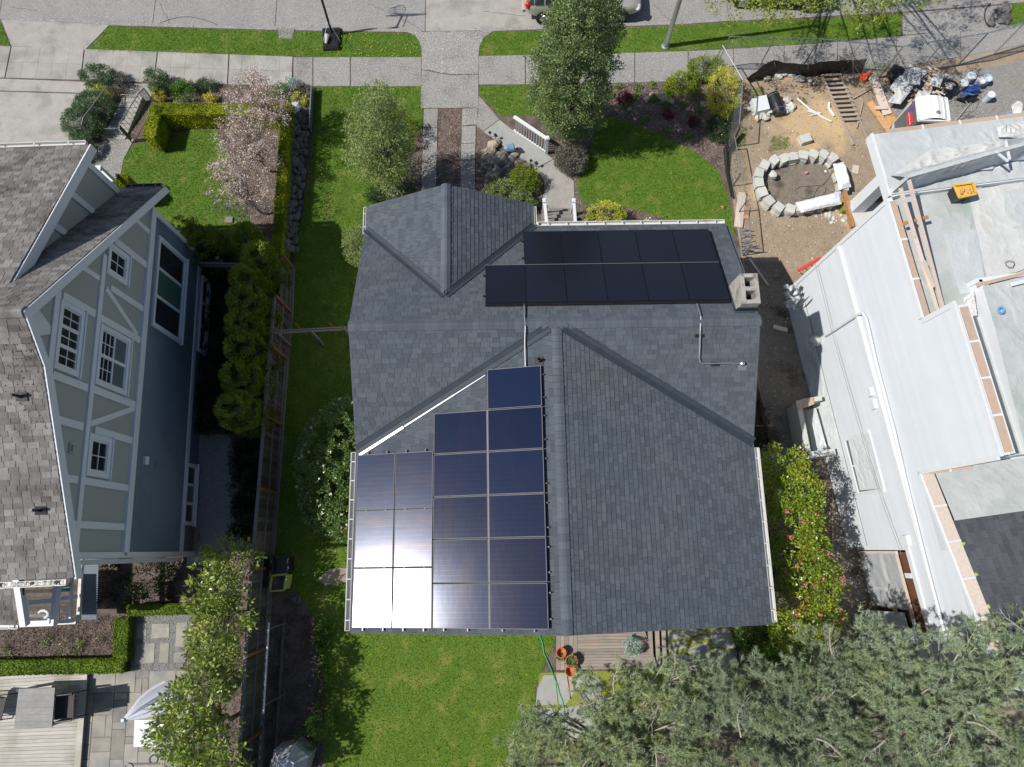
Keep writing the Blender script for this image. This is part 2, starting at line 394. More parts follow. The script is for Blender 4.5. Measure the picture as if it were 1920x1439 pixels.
M['limegrn'] = mat('lime_rim', (.34, .42, .12), None, 5, .45)
M['signred'] = mat('sign_red', (.55, .04, .05), None, 5, .4)
M['signpur'] = mat('sign_purple', (.12, .06, .35), None, 5, .4)
M['signwhite'] = mat('sign_white', (.85, .85, .85), None, 5, .5)
M['teal'] = mat('teal_bag', (.03, .36, .38), (.05, .42, .44), 9, .5)
M['polycarb'] = mat('greenhouse_panel', (.56, .60, .65), (.64, .69, .74), 3, .3, spec=.6, alpha=.6)
M['brownwood'] = mat('dark_brown_wood', (.10, .045, .025), (.15, .07, .04), 6, .7)
M['umbrella'] = mat('pale_umbrella_canvas', (.62, .64, .70), (.70, .72, .77), 4, .7, .2, 40)

M['film'] = mat('masking_film', (.66, .70, .73), (.72, .75, .77), 3, .4, .3, 12, alpha=.85)
M['dandy'] = mat('dandelion_yellow', (.75, .62, .04), None, 5, .7)
M['wire'] = mat('fence_wire', (.30, .31, .32), None, 5, .6)
M['roofmoss'] = mat('roof_moss', (.05, .04, .03), (.13, .06, .04), 9, .95)
# solar glass: dark cells with busbars under glossy glass
def solarmat(name, base, rough, tint, stretch=(.5, 2.2, 1.0), spec=.5):
    m = bpy.data.materials.new(name); m.use_nodes = True
    N = m.node_tree.nodes; L = m.node_tree.links; bs = N['Principled BSDF']
    geo = N.new('ShaderNodeNewGeometry'); sep = N.new('ShaderNodeSeparateXYZ'); L.new(geo.outputs['Position'], sep.inputs[0])
    col = None
    mx = N.new('ShaderNodeMix'); mx.data_type = 'RGBA'; mx.inputs[6].default_value = (*base, 1); mx.inputs[7].default_value = (*tint, 1)
    fac = None
    for ax, per, th in (('X', .0262, .86), ('Y', .131, .965), ('X', .131, .965)):
        d = N.new('ShaderNodeMath'); d.operation = 'DIVIDE'; d.inputs[1].default_value = per; L.new(sep.outputs[ax], d.inputs[0])
        f = N.new('ShaderNodeMath'); f.operation = 'FRACT'; L.new(d.outputs[0], f.inputs[0])
        g = N.new('ShaderNodeMath'); g.operation = 'GREATER_THAN'; g.inputs[1].default_value = th; L.new(f.outputs[0], g.inputs[0])
        if fac is None: fac = g.outputs[0]
        else:
            a = N.new('ShaderNodeMath'); a.operation = 'MAXIMUM'; L.new(fac, a.inputs[0]); L.new(g.outputs[0], a.inputs[1]); fac = a.outputs[0]
    sc_ = N.new('ShaderNodeMath'); sc_.operation = 'MULTIPLY'; sc_.inputs[1].default_value = .5; L.new(fac, sc_.inputs[0])
    L.new(sc_.outputs[0], mx.inputs[0])
    at = N.new('ShaderNodeAttribute'); at.attribute_name = 'rnd'; oi = N.new('ShaderNodeObjectInfo')
    hs = N.new('ShaderNodeHueSaturation'); vr = N.new('ShaderNodeMapRange'); vr.inputs['To Min'].default_value = .85; vr.inputs['To Max'].default_value = 1.15
    L.new(oi.outputs['Random'], vr.inputs['Value']); L.new(vr.outputs[0], hs.inputs['Value']); L.new(mx.outputs[2], hs.inputs['Color'])
    L.new(hs.outputs[0], bs.inputs['Base Color'])
    # fine prismatic texture of the glass spreads the sun's reflection
    nz = N.new('ShaderNodeTexNoise'); nz.inputs['Scale'].default_value = 5.0; nz.inputs['Detail'].default_value = 3
    mp = N.new('ShaderNodeMapping'); mp.inputs['Scale'].default_value = stretch
    L.new(geo.outputs['Position'], mp.inputs[0]); L.new(mp.outputs[0], nz.inputs['Vector'])
    rr = N.new('ShaderNodeMapRange'); rr.inputs['From Min'].default_value = .3; rr.inputs['From Max'].default_value = .7
    rr.inputs['To Min'].default_value = rough - .004; rr.inputs['To Max'].default_value = rough + .004
    ra = N.new('ShaderNodeMath'); ra.operation = 'MULTIPLY_ADD'; ra.inputs[1].default_value = .035; L.new(fac, ra.inputs[0]); L.new(rr.outputs[0], ra.inputs[2])
    L.new(nz.outputs['Fac'], rr.inputs['Value']); L.new(ra.outputs[0], bs.inputs['Roughness'])
    bs.inputs['Specular IOR Level'].default_value = spec
    # bluish anti-reflective coating with a faint warm drift
    tm = N.new('ShaderNodeMix'); tm.data_type = 'RGBA'; tm.inputs[6].default_value = (.74, .80, 1.0, 1); tm.inputs[7].default_value = (.92, .86, .94, 1)
    n2 = N.new('ShaderNodeTexNoise'); n2.inputs['Scale'].default_value = .9; n2.inputs['Detail'].default_value = 2; L.new(mp.outputs[0], n2.inputs['Vector'])
    tf = N.new('ShaderNodeMapRange'); tf.inputs['From Min'].default_value = .42; tf.inputs['From Max'].default_value = .66; L.new(n2.outputs['Fac'], tf.inputs['Value'])
    L.new(tf.outputs[0], tm.inputs[0]); L.new(tm.outputs[2], bs.inputs['Specular Tint'])
    return m
M['solar'] = solarmat('solar_glass', (.007, .015, .045), .165, (.016, .026, .065))
M['solar2'] = solarmat('solar_glass_landscape', (.006, .012, .036), .125, (.014, .022, .052), (2.2, .5, 1.0), .4)
M['solark'] = solarmat('solar_glass_black', (.009, .010, .016), .22, (.014, .016, .024))

# a drift of yellow sand lies in the middle of the building lot
def sandpatch(m, c, rad, colr):
    N = m.node_tree.nodes; L = m.node_tree.links; bs = N['Principled BSDF']; src = bs.inputs['Base Color'].links[0].from_socket
    geo = N.new('ShaderNodeNewGeometry'); nz = N.new('ShaderNodeTexNoise'); nz.inputs['Scale'].default_value = 1.6; nz.inputs['Detail'].default_value = 6; L.new(geo.outputs['Position'], nz.inputs['Vector'])
    ds = N.new('ShaderNodeVectorMath'); ds.operation = 'DISTANCE'; ds.inputs[1].default_value = c; L.new(geo.outputs['Position'], ds.inputs[0])
    ad = N.new('ShaderNodeMath'); ad.operation = 'MULTIPLY_ADD'; ad.inputs[1].default_value = -2.6 * rad; L.new(nz.outputs['Fac'], ad.inputs[0]); L.new(ds.outputs['Value'], ad.inputs[2])
    mr = N.new('ShaderNodeMapRange'); mr.inputs['From Min'].default_value = rad * .1; mr.inputs['From Max'].default_value = -rad * .75; mr.inputs['To Max'].default_value = .6; L.new(ad.outputs[0], mr.inputs['Value'])
    mx = N.new('ShaderNodeMix'); mx.data_type = 'RGBA'; mx.inputs[7].default_value = (*colr, 1); L.new(src, mx.inputs[6]); L.new(mr.outputs[0], mx.inputs[0]); L.new(mx.outputs[2], bs.inputs['Base Color'])
sandpatch(M['dirt'], G(1518, 232), 1.3, (.60, .43, .23))

# ------------------------------------------------------------------ foliage
def unit_dirs(n, rng):
    v = rng.normal(size=(n, 3)); v /= np.linalg.norm(v, axis=1)[:, None]; return v
def leaves(name, C, NRM, m, parent, L=.08, W=.04, seed=0, out=.9, jit=.8, up=.3, org=(0, 0, 0), curl=.12, **kw):
    """one folded quad per leaf at centres C, pointing roughly along NRM"""
    rng = np.random.default_rng(seed); n = len(C)
    a = NRM * out + rng.normal(size=(n, 3)) * jit + np.array([0, 0, up]); a /= np.linalg.norm(a, axis=1)[:, None] + 1e-9
    s = np.cross(a, rng.normal(size=(n, 3))); s /= np.linalg.norm(s, axis=1)[:, None] + 1e-9
    t = np.cross(a, s)
    l = (L * (0.65 + .7 * rng.random(n)))[:, None]; w = (W * (0.65 + .7 * rng.random(n)))[:, None]
    V = np.stack([C, C + a * l * .5 + s * w * .5 + t * w * curl, C + a * l, C + a * l * .5 - s * w * .5 + t * w * curl], 1).reshape(-1, 3)
    F = np.arange(4 * n).reshape(n, 4)
    return npmesh(name, V, F, m, parent, rng.random(n), org=org, **kw)
def clumps(blobs, K, sub, rng, shell=.8, zmin=None):
    """blobs [(centre, (rx,ry,rz))] -> K sub-clump centres on their outer shells, with outward directions"""
    vol = np.array([b[1][0] * b[1][1] + b[1][1] * b[1][2] + b[1][0] * b[1][2] for b in blobs]); vol /= vol.sum()
    idx = rng.choice(len(blobs), K, p=vol); d = unit_dirs(K, rng); rad = shell + (1 - shell) * rng.random(K)
    c = np.array([list(b[0]) for b in blobs])[idx]; r = np.array([b[1] for b in blobs])[idx]
    P = c + d * r * rad[:, None]
    if zmin is not None: P[:, 2] = np.maximum(P[:, 2], zmin)
    return P, d
def leafpts(P, D, per, r, rng, squash=.8):
    n = len(P) * per; i = np.repeat(np.arange(len(P)), per); d = unit_dirs(n, rng)
    rr = r * (.45 + .55 * rng.random(n)) * (0.7 + .6 * rng.random(len(P)))[i]
    off = d * rr[:, None]; off[:, 2] *= squash
    return P[i] + off, (d * .7 + D[i] * .6)
def crown(parent, blobs, K, per, r, m, L, W, seed, shell=.75, zmin=None, name='crown', clip=None, out=.7, jit=.7, up=.35, **kw):
    rng = np.random.default_rng(seed)
    P, D = clumps(blobs, K, r, rng, shell, zmin)
    C, NR = leafpts(P, D, per, r, rng)
    if clip is not None:
        k = clip(C); C = C[k]; NR = NR[k]
    leaves(name, C, NR, m, parent, L, W, seed + 1, out, jit, up, **kw)
    return P, D
def limbs(parent, base, top, P, m, r0=.12, seed=0, n=24, name='trunk', tw=.012):
    rnd = random.Random(seed); mb = MB(); base = Vector(base); top = Vector(top)
    pts = []
    for i in range(7):
        t = i / 6; p = base.lerp(top, t)
        pts.append(p + Vector((rnd.uniform(-1, 1), rnd.uniform(-1, 1), 0)) * .09 * (1 if 0 < i < 6 else 0))
    mb.tube(pts, [r0 * (1 - .8 * i / 6) for i in range(7)], 8)
    ids = [rnd.randrange(len(P)) for _ in range(n)]
    for k in ids:
        e = Vector(P[k]); f = .15 + .8 * rnd.random()
        h = min(max((e.z - base.z) / max(top.z - base.z, .1) * .75, .12), .95)
        s = base.lerp(top, h * f if f > .5 else h * .6)
        mid = s.lerp(e, .5) + Vector((rnd.uniform(-1, 1), rnd.uniform(-1, 1), rnd.uniform(-.3, .6))) * .12
        mb.n().tube([s, mid, e], [r0 * .32, r0 * .18, tw * .5], 5)
    mb.build(name, m, parent)
def shrub(name, label, cat, c, r, m, K=60, per=30, cr=.12, L=.05, W=.025, seed=0, flowers=None, group=None, shell=.8, up=.35, stem=True):
    """c: world centre at ground, r: (rx,ry,rz) ; blob sits on the ground"""
    t = thing(name, label, cat, (c[0], c[1], c[2]), group)
    b = [((c[0], c[1], c[2] + r[2] * .8), (r[0], r[1], r[2]))]
    P, D = crown(t, b, K, per, cr, m, L, W, seed, shell, zmin=c[2] + .03, name='foliage', up=up)
    if stem:
        limbs(t, c, (c[0], c[1], c[2] + r[2] * 1.2), P, M['trunk'], .035, seed, 10, name='stem', tw=.01)
    if flowers:
        fm, fn, fs = flowers; rng = np.random.default_rng(seed + 9)
        P2, D2 = clumps(b, fn, 0, rng, .98, c[2] + .1)
        C, NR = leafpts(P2, D2, 5, fs * .5, rng)
        leaves('flowers', C, NR, fm, t, fs, fs * .8, seed + 10, .5, .8, .5, kind='stuff')
    return t
def inpoly(P, poly):
    x = P[:, 0]; y = P[:, 1]; r = np.zeros(len(P), bool); n = len(poly)
    for i in range(n):
        x1, y1 = poly[i][0], poly[i][1]; x2, y2 = poly[(i + 1) % n][0], poly[(i + 1) % n][1]
        c = ((y1 > y) != (y2 > y)); xi = (x2 - x1) * (y - y1) / ((y2 - y1) if abs(y2 - y1) > 1e-9 else 1e-9) + x1
        r ^= c & (x < xi)
    return r
def scatter(poly, dens, rng):
    a = np.array([(p[0], p[1]) for p in poly]); lo = a.min(0); hi = a.max(0)
    n = int((hi - lo).prod() * dens); P = lo + rng.random((n, 2)) * (hi - lo)
    P = P[inpoly(P, a)]; return P
def grass(name, poly, m, dens=1300, h=.05, w=.012, z=.012, seed=0):
    rng = np.random.default_rng(seed); P = scatter(poly, dens, rng); n = len(P)
    P = P + rng.normal(size=(n, 2)) * np.where(rng.random((n, 1)) < .3, .045, .01)      # ragged, overgrown edges
    C = np.column_stack([P, np.full(n, z)])
    a = rng.normal(size=(n, 3)) * .55; a[:, 2] = 1; a /= np.linalg.norm(a, axis=1)[:, None]
    s = np.cross(a, rng.normal(size=(n, 3))); s /= np.linalg.norm(s, axis=1)[:, None]
    hh = (h * (.5 + rng.random(n)))[:, None]; ww = (w * (.6 + .8 * rng.random(n)))[:, None]
    V = np.stack([C - s * ww * .5, C + s * ww * .5, C + a * hh], 1).reshape(-1, 3)
    return npmesh(name, V, np.arange(3 * n).reshape(n, 3), m, None, rng.random(n), kind='stuff')
def chips(name, poly, m, dens=250, size=.05, z=.01, seed=0, thick=.35):
    """bark chips / gravel as small tilted slivers"""
    rng = np.random.default_rng(seed); P = scatter(poly, dens, rng); n = len(P); P = P + rng.normal(size=(n, 2)) * np.where(rng.random((n, 1)) < .12, .10, .01)
    C = np.column_stack([P, z + rng.random(n) * .012])
    a = rng.normal(size=(n, 3)); a[:, 2] *= .25; a /= np.linalg.norm(a, axis=1)[:, None]
    s = np.cross(a, np.array([0, 0, 1.]) + rng.normal(size=(n, 3)) * .3); s /= np.linalg.norm(s, axis=1)[:, None]
    l = (size * (.4 + rng.random(n)))[:, None]; w = l * thick * (.6 + .8 * rng.random(n))[:, None]
    V = np.stack([C - a * l * .5, C + s * w * .5 + [0, 0, .01], C + a * l * .5, C - s * w * .5], 1).reshape(-1, 3)
    return npmesh(name, V, np.arange(4 * n).reshape(n, 4), m, None, rng.random(n), kind='stuff')
def wrinkle(corners, nx, ny, amp, seed, freq=2.2, edge=False, ridged=True):
    """a crumpled sheet over 4 corners (a b c d in order)"""
    a, b, c, d = [Vector(p) for p in corners]; nrm = (b - a).cross(d - a).normalized()
    if nrm.z < 0 and abs(nrm.z) > .15: nrm = -nrm
    mb = MB(); sd = Vector((seed * 7.1, seed * 3.3, seed)); v = []
    for j in range(ny + 1):
        for i in range(nx + 1):
            s = i / nx; t = j / ny
            p = a.lerp(b, s).lerp(d.lerp(c, s), t)
            q = p * freq + sd; q.x += .6 * mnoise.noise(p * 1.1 + sd); q.y *= .7
            h = mnoise.noise(q); h2 = mnoise.noise(q * 2.7 + sd)
            k = (1 - abs(h) * 2.2) ** 3 * .9 + (1 - abs(h2) * 2) ** 3 * .35 if ridged else h + .5 * h2
            e = 1.0 if edge else min(1, 6 * min(s, 1 - s, t, 1 - t) + .25)
            v.append(p + nrm * (amp * k * e))
    f = [(j * (nx + 1) + i, j * (nx + 1) + i + 1, (j + 1) * (nx + 1) + i + 1, (j + 1) * (nx + 1) + i) for j in range(ny) for i in range(nx)]
    return mb.add(v, f)
# ================================================================== ground
mb = MB(); mb.poly([(-300, -300, -.30), (300, -300, -.30), (300, 300, -.30), (-300, 300, -.30)])
setting('ground', mb, M['soil'])
kerb_px = [(-260, 30), (0, 37), (205, 48), (520, 57), (640, 59), (790, 61), (900, 60), (1060, 54), (1280, 46), (1350, 41), (1500, 34), (1700, 22), (1920, 5), (2200, -14)]
kerb = [G(x, y) for x, y in kerb_px]
yard = [(p.x, p.y) for p in kerb] + [(60, kerb[-1].y), (60, -60), (-60, -60), (-60, kerb[0].y)]
mb = MB(); mb.prism(yard, -.29, 0.0); setting('garden_soil', mb, M['soil'])
# concrete street, laid in big panels with open joints
road_n = 34.0
cuts = [-60, -30, -20.4, -14.1, -9.1, -2.95, 2.3, 9.6, 17.5, 26, 60]
def kerb_y(x):
    for a, b in zip(kerb[:-1], kerb[1:]):
        if a.x <= x <= b.x: return a.y + (b.y - a.y) * (x - a.x) / (b.x - a.x)
    return kerb[0].y if x < kerb[0].x else kerb[-1].y
street = thing('road', None, None, (0, 24, -.12)); street['kind'] = 'structure'
mb = MB(); mb.prism([(-70, 19), (70, 19), (70, 50), (-70, 50)], -.29, -.16); mb.build('road_bed', M['underlay'], street)
for i in range(len(cuts) - 1):
    a, b = cuts[i] + .012, cuts[i + 1] - .012
    xs = np.linspace(a, b, 7)
    low = [(x, kerb_y(x) + .16) for x in xs]
    for (y1, y0) in ((27.0, None), (33.5, 27.03)):
        mb = MB(); mb.n()
        pts = (low if y0 is None else [(a, y0), (b, y0)]) + [(b, y1), (a, y1)]
        mb.prism(pts, -.2, -.12)
        mb.build('road_panel', M['concrete'] if 5 == i and y0 is None else M['asphalt'], street)
mb = MB()
for a, b in zip(kerb[:-1], kerb[1:]):
    if -3.3 < (a.x + b.x) / 2 < -.5: continue
    n = max(1, int((b - a).length / 3))
    for i in range(n):
        p = a.lerp(b, i / n); q = a.lerp(b, (i + 1) / n); d = (q - p).normalized() * .008
        mb.n().beam(p + d + Vector((0, .07, -.11)), q - d + Vector((0, .07, -.11)), .15, .26)
setting('kerb', mb, M['asphalt'])
def wiggle(a, b, n, amp, rnd, z):
    return [a.lerp(b, i / n) + Vector((rnd.uniform(-1, 1) * amp, rnd.uniform(-1, 1) * amp, z)) for i in range(n + 1)]
# cracks filled with dark sealant on street and apron
rnd = random.Random(4); mb = MB()
arc = [G(290 + 10 * i, 48 - 16 * math.sin(math.pi * i / 12), -.12) + Vector((0, 0, .004)) for i in range(13)]
mb.tube(arc, .012, 4)
for pa, pb, z in (((790, 131), (845, 141), .032), ((845, 141), (896, 141), .032)):
    mb.tube(wiggle(G(*pa), G(*pb), 9, .02, rnd, z), .008, 4)
setting('pavement_cracks', mb, M['underlay'])

# ---- lawns
lawns = {
 'lawn_strip_left': [(205, 50), (360, 54), (520, 59), (640, 61), (764, 63), (779, 68), (787, 78), (791, 92), (791, 107), (640, 108.5), (480, 105), (300, 101), (163, 97)],
 'lawn_strip_corner': [(-60, 38), (0, 42), (20, 88), (-60, 86)],
 'lawn_strip_right': [(922, 61), (1060, 57), (1280, 49), (1350, 44), (1500, 38), (1690, 28), (1690, 66), (1500, 84), (1350, 92), (1280, 96), (1060, 104), (897, 106), (898, 88), (906, 72)],
 'lawn_far_right': [(1885, 8), (2000, 2), (2000, 45), (1898, 55)],
 'lawn_west': [(592, 164), (792, 163), (793, 238), (768, 262), (758, 330), (700, 400), (700, 1100), (600, 1108), (513, 1112), (527, 860), (547, 520), (583, 300)],
 'lawn_front_left': [(899, 162), (1050, 159), (1050, 215), (940, 219), (913, 190), (899, 180)],
 'lawn_front_right': [(1118, 224), (1150, 221), (1195, 233), (1240, 254), (1300, 283), (1345, 318), (1362, 360), (1374, 410), (1376, 450), (1300, 455), (1240, 407), (1180, 390), (1100, 387), (1085, 365), (1083, 340), (1098, 305), (1112, 262)],
 'lawn_neighbour': [(240, 286), (255, 270), (283, 264), (315, 258), (337, 249), (364, 243), (407, 243), (425, 290), (442, 330), (470, 420), (482, 452), (430, 500), (380, 500), (330, 440), (300, 400), (270, 370), (240, 335), (225, 315)],
 'lawn_rear': [(560, 1112), (700, 1095), (1045, 1095), (1045, 1190), (1003, 1290), (1003, 1560), (600, 1640), (612, 1300), (590, 1160)],
}
for i, (nm, px) in enumerate(lawns.items()):
    poly = GP(px)
    mb = MB(); mb.prism(poly, -.05, .012 if nm != 'lawn_rear' else .016)
    setting('lawn', mb, M['lawn'])
    rear = nm == 'lawn_rear'
    grass('grass', poly, M['grass2'] if rear else M['grass'], 1500 if nm != 'lawn_rear' else 1400, .055, .014, .012, i + 1)
# dandelions in the strips
rng = np.random.default_rng(77); Pd = []
for nm, k in (('lawn_strip_left', 34), ('lawn_strip_right', 6), ('lawn_west', 12), ('lawn_front_left', 4), ('lawn_front_right', 4)):
    poly = [(p.x, p.y) for p in GP(lawns[nm])]; s = scatter(poly, 12, rng)
    if nm == 'lawn_strip_left': s = s[s[:, 0] > -7]
    if nm == 'lawn_west': s = s[s[:, 1] > 14]
    Pd += [s[j] for j in rng.permutation(len(s))[:k]]
Pd = np.array(Pd); n = len(Pd)
mb = MB()
for p in Pd:
    mb.n().lathe((p[0], p[1], .06), [(.006, 0), (.017, .006), (.014, .012)], 7)
mb.build('dandelions', M['dandy'], None, kind='stuff')

# ---- scored sidewalk on the left: panels of 5 x 2 cells
def lerp2(a, b, t): return (a[0] + (b[0] - a[0]) * t, a[1] + (b[1] - a[1]) * t)
def quadcells(parent, q, nu, nv, m, z0=-.02, z1=.03, gap=.006, name='paving_cell', jitter=0):
    a, b, c, d = [Vector((p[0], p[1], 0)) for p in q]
    for i in range(nu):
        for j in range(nv):
            def pt(s, t): return a.lerp(b, s).lerp(d.lerp(c, s), t)
            p = [pt(i / nu, j / nv), pt((i + 1) / nu, j / nv), pt((i + 1) / nu, (j + 1) / nv), pt(i / nu, (j + 1) / nv)]
            ce = sum(p, Vector()) / 4
            p = [ce + (k - ce) * (1 - gap / max((k - ce).length, .01)) for k in p]
            mb = MB(); mb.n().prism(p, z0, z1 + random.uniform(-1, 1) * .0015); mb.build(name, m, parent)
topx = [-130, 22, 159, 296, 430, 550]; botx = [-150, 10, 152, 289, 427, 548]
def topy(x): return 88 + (x - 20) * .037 if x < 560 else 108.5
def boty(x): return 147 + (x - 10) * .03 if x < 560 else 163
side = thing('sidewalk', None, None, (0, 18.9, 0)); side['kind'] = 'structure'
for i in range(5):
    q = [G(topx[i] + 1, topy(topx[i])), G(topx[i + 1] - 1, topy(topx[i + 1])), G(botx[i + 1] - 1, boty(botx[i + 1])), G(botx[i] + 1, boty(botx[i]))]
    quadcells(side, q, 5, 2, M['concrete'], gap=.004)
for (x0, x1, m) in ((550, 587, 'aggregate'), (587, 657, 'aggregate'), (657, 790.5, 'aggregate')):
    q = [G(x0 + .6, 108.6), G(x1 - .6, 108.3), G(x1 - .6, 163), G(x0 + .6, 163)]
    quadcells(side, q, 1, 1, M[m], name='sidewalk_slab')
rt = [(897, 106.5, 160), (985, 104.5, 159.5), (1083, 103, 158), (1190, 100, 156), (1290, 97, 153), (1375, 93, 150), (1470, 87, 146), (1570, 80, 140), (1680, 70, 128), (1800, 58, 108), (1930, 45, 82), (2100, 30, 60)]
for a, b in zip(rt[:-1], rt[1:]):
    q = [G(a[0] + .6, a[1]), G(b[0] - .6, b[1]), G(b[0] - .6, b[2]), G(a[0] + .6, a[2])]
    quadcells(side, q, 1, 1, M['aggregate'] if a[0] < 980 else M['asphalt'], name='sidewalk_slab')
# neighbour driveway, apron, pad
drv = thing('driveway', None, None, (-18, 17, 0)); drv['kind'] = 'structure'
def slabpx(parent, px, m, z1=.03, z0=-.02, name='slab'):
    mb = MB(); mb.n().prism(GP(px), z0, z1); return mb.build(name, m, parent)
slabpx(drv, [(3, 38), (120, 41), (205, 48), (160, 94.5), (22, 87)], M['concrete'], .02, name='apron')
slabpx(drv, [(-200, 144), (10, 149), (172, 155), (182, 176), (-200, 165)], M['concrete'], .026)
slabpx(drv, [(-200, 167), (182, 178), (170, 230), (150, 290), (-200, 290)], M['concrete'], .022, name='parking_pad')
slabpx(drv, [(1692, 26), (1885, 10), (1897, 54), (1800, 60), (1692, 66)], M['asphalt'], .012, name='apron')
slabpx(drv, [(522, 53), (553, 54), (548, 74), (523, 73)], M['aggregate'], .03, name='hydrant_slab')
# our driveway: flared apron, crossing, twin strips
dr2 = thing('driveway', None, None, (-2, 18, 0)); dr2['kind'] = 'structure'
slabpx(dr2, [(762, 60.5), (925, 59), (907, 72), (899, 88), (897.5, 106), (897, 140), (845, 141.5), (790.5, 131), (790.5, 106), (790, 92), (786, 78), (778, 67)], M['aggregate'], .022, name='apron')
slabpx(dr2, [(790.5, 132), (845, 142.5), (897, 141), (897, 203), (789, 203.5)], M['aggregate'], .028)
slabpx(dr2, [(795, 205), (821, 205), (820, 240), (794, 239)], M['aggregate'], .03)
slabpx(dr2, [(794, 240), (820, 241), (817, 375), (790, 375)], M['aggregate'], .03)
slabpx(dr2, [(867, 205), (896, 204), (893, 234), (866, 237)], M['aggregate'], .03)
for y0, y1 in ((238, 270), (271, 301), (302, 375)):
    x0 = 866 - (y0 - 238) * .03; x1 = 892 - (y0 - 238) * .02
    slabpx(dr2, [(x0, y0), (x1, y0 - 1), (x1 - .4, y1 - 1), (x0 - .5, y1)], M['aggregate'], .03)
chips('bark_strip', GP([(821, 205), (866, 205), (864, 372), (817, 372)]), M['bark'], 650, .07, .004, 5)
# diagonal front path
fp = thing('path', None, None, (0, 14, 0)); fp['kind'] = 'structure'
slabpx(fp, [(898, 181), (915, 200), (936, 225), (906, 247), (893, 235), (897, 205)], M['aggregate'], .03)
slabpx(fp, [(936.5, 226), (970, 252), (1002, 274), (1037, 299), (1003, 318.5), (967, 290), (906.5, 248)], M['walk'], .03)
slabpx(fp, [(1037.5, 300), (1056, 320), (1076, 342), (1077, 392), (1016, 391), (1020, 362), (1021, 340), (1003.5, 319.5)], M['concrete'], .026)
# bark beds
chips('bark_bed', GP([(1150, 158), (1385, 150), (1388, 262), (1360, 320), (1345, 318), (1300, 283), (1240, 254), (1195, 233), (1150, 221)]), M['bark'], 420, .075, .004, 6)
chips('bark_bed', GP([(896, 240), (960, 290), (1000, 320), (1016, 350), (1010, 390), (890, 380)]), M['bark'], 420, .07, .004, 7)
chips('bark_bed', GP([(1040, 305), (1110, 280), (1098, 305), (1083, 340), (1085, 370), (1180, 390), (1240, 407), (1300, 450), (1078, 440), (1078, 342)]), M['bark'], 420, .07, .004, 8)
chips('bark_bed', GP([(285, 222), (545, 215), (520, 480), (440, 520), (482, 452), (442, 330), (407, 243), (337, 249), (290, 262)]), M['bark'], 420, .07, .004, 9)
chips('bark_bed', GP([(765, 240), (795, 240), (790, 375), (740, 375), (757, 330)]), M['bark'], 420, .07, .004, 10)
chips('bark_bed', GP([(290, 150), (590, 165), (560, 215), (548, 195), (290, 195)]), M['bark'], 350, .07, .004, 11)
chips('bark_bed', GP([(548, 215), (590, 205), (560, 480), (520, 520)]), M['darkmulch'], 300, .06, .004, 12)
chips('bark_bed', GP([(520, 1150), (600, 1150), (610, 1320), (600, 1500), (490, 1500)]), M['darkmulch'], 500, .06, .004, 13)
chips('bark_bed', GP([(-60, 1150), (240, 1155), (235, 1245), (-60, 1250)]), M['darkmulch'], 600, .07, .004, 14)
chips('bark_bed', GP([(240, 1050), (470, 1050), (455, 1500), (320, 1500), (370, 1150), (240, 1140)]), M['darkmulch'], 160, .07, .006, 15)

# ---- neighbour's stair path, gravel side path
stp = thing('path', None, None, (-14.5, 15, 0)); stp['kind'] = 'structure'
slabpx(stp, [(190, 158), (292, 158), (280, 190), (240, 192), (232, 172)], M['aggregate'], .024)
slabpx(stp, [(196, 262), (252, 262), (232, 300), (224, 345), (168, 330), (176, 300)], M['aggregate'], .026)
mb = MB(); mb.prism(GP([(370, 815), (440, 815), (455, 1040), (350, 1060)]), -.02, .015); setting('gravel_path', mb, M['gravel'])
mb = MB(); mb.prism(GP([(238, 1150), (372, 1145), (340, 1262), (232, 1268)]), -.02, .018); setting('gravel_path', mb, M['flagsand'])
chips('gravel', GP([(238, 1150), (372, 1145), (340, 1262), (232, 1268)]), M['gravel'], 900, .03, .018, 21, .8)
pv = thing('stepping_pavers', None, None, (-13, -3, 0)); pv['kind'] = 'structure'
for q in ([(258, 1169), (276, 1168), (275, 1198), (256, 1198)], [(286, 1170), (318, 1170), (318, 1195), (284, 1197)], [(332, 1168), (352, 1166), (352, 1212), (329, 1213)],
          [(256, 1208), (291, 1206), (289, 1243), (254, 1244)], [(301, 1206), (318, 1206), (316, 1243), (299, 1243)], [(328, 1223), (350, 1222), (348, 1241), (326, 1243)]):
    slabpx(pv, q, M['flag'], .032, .0, 'paver')
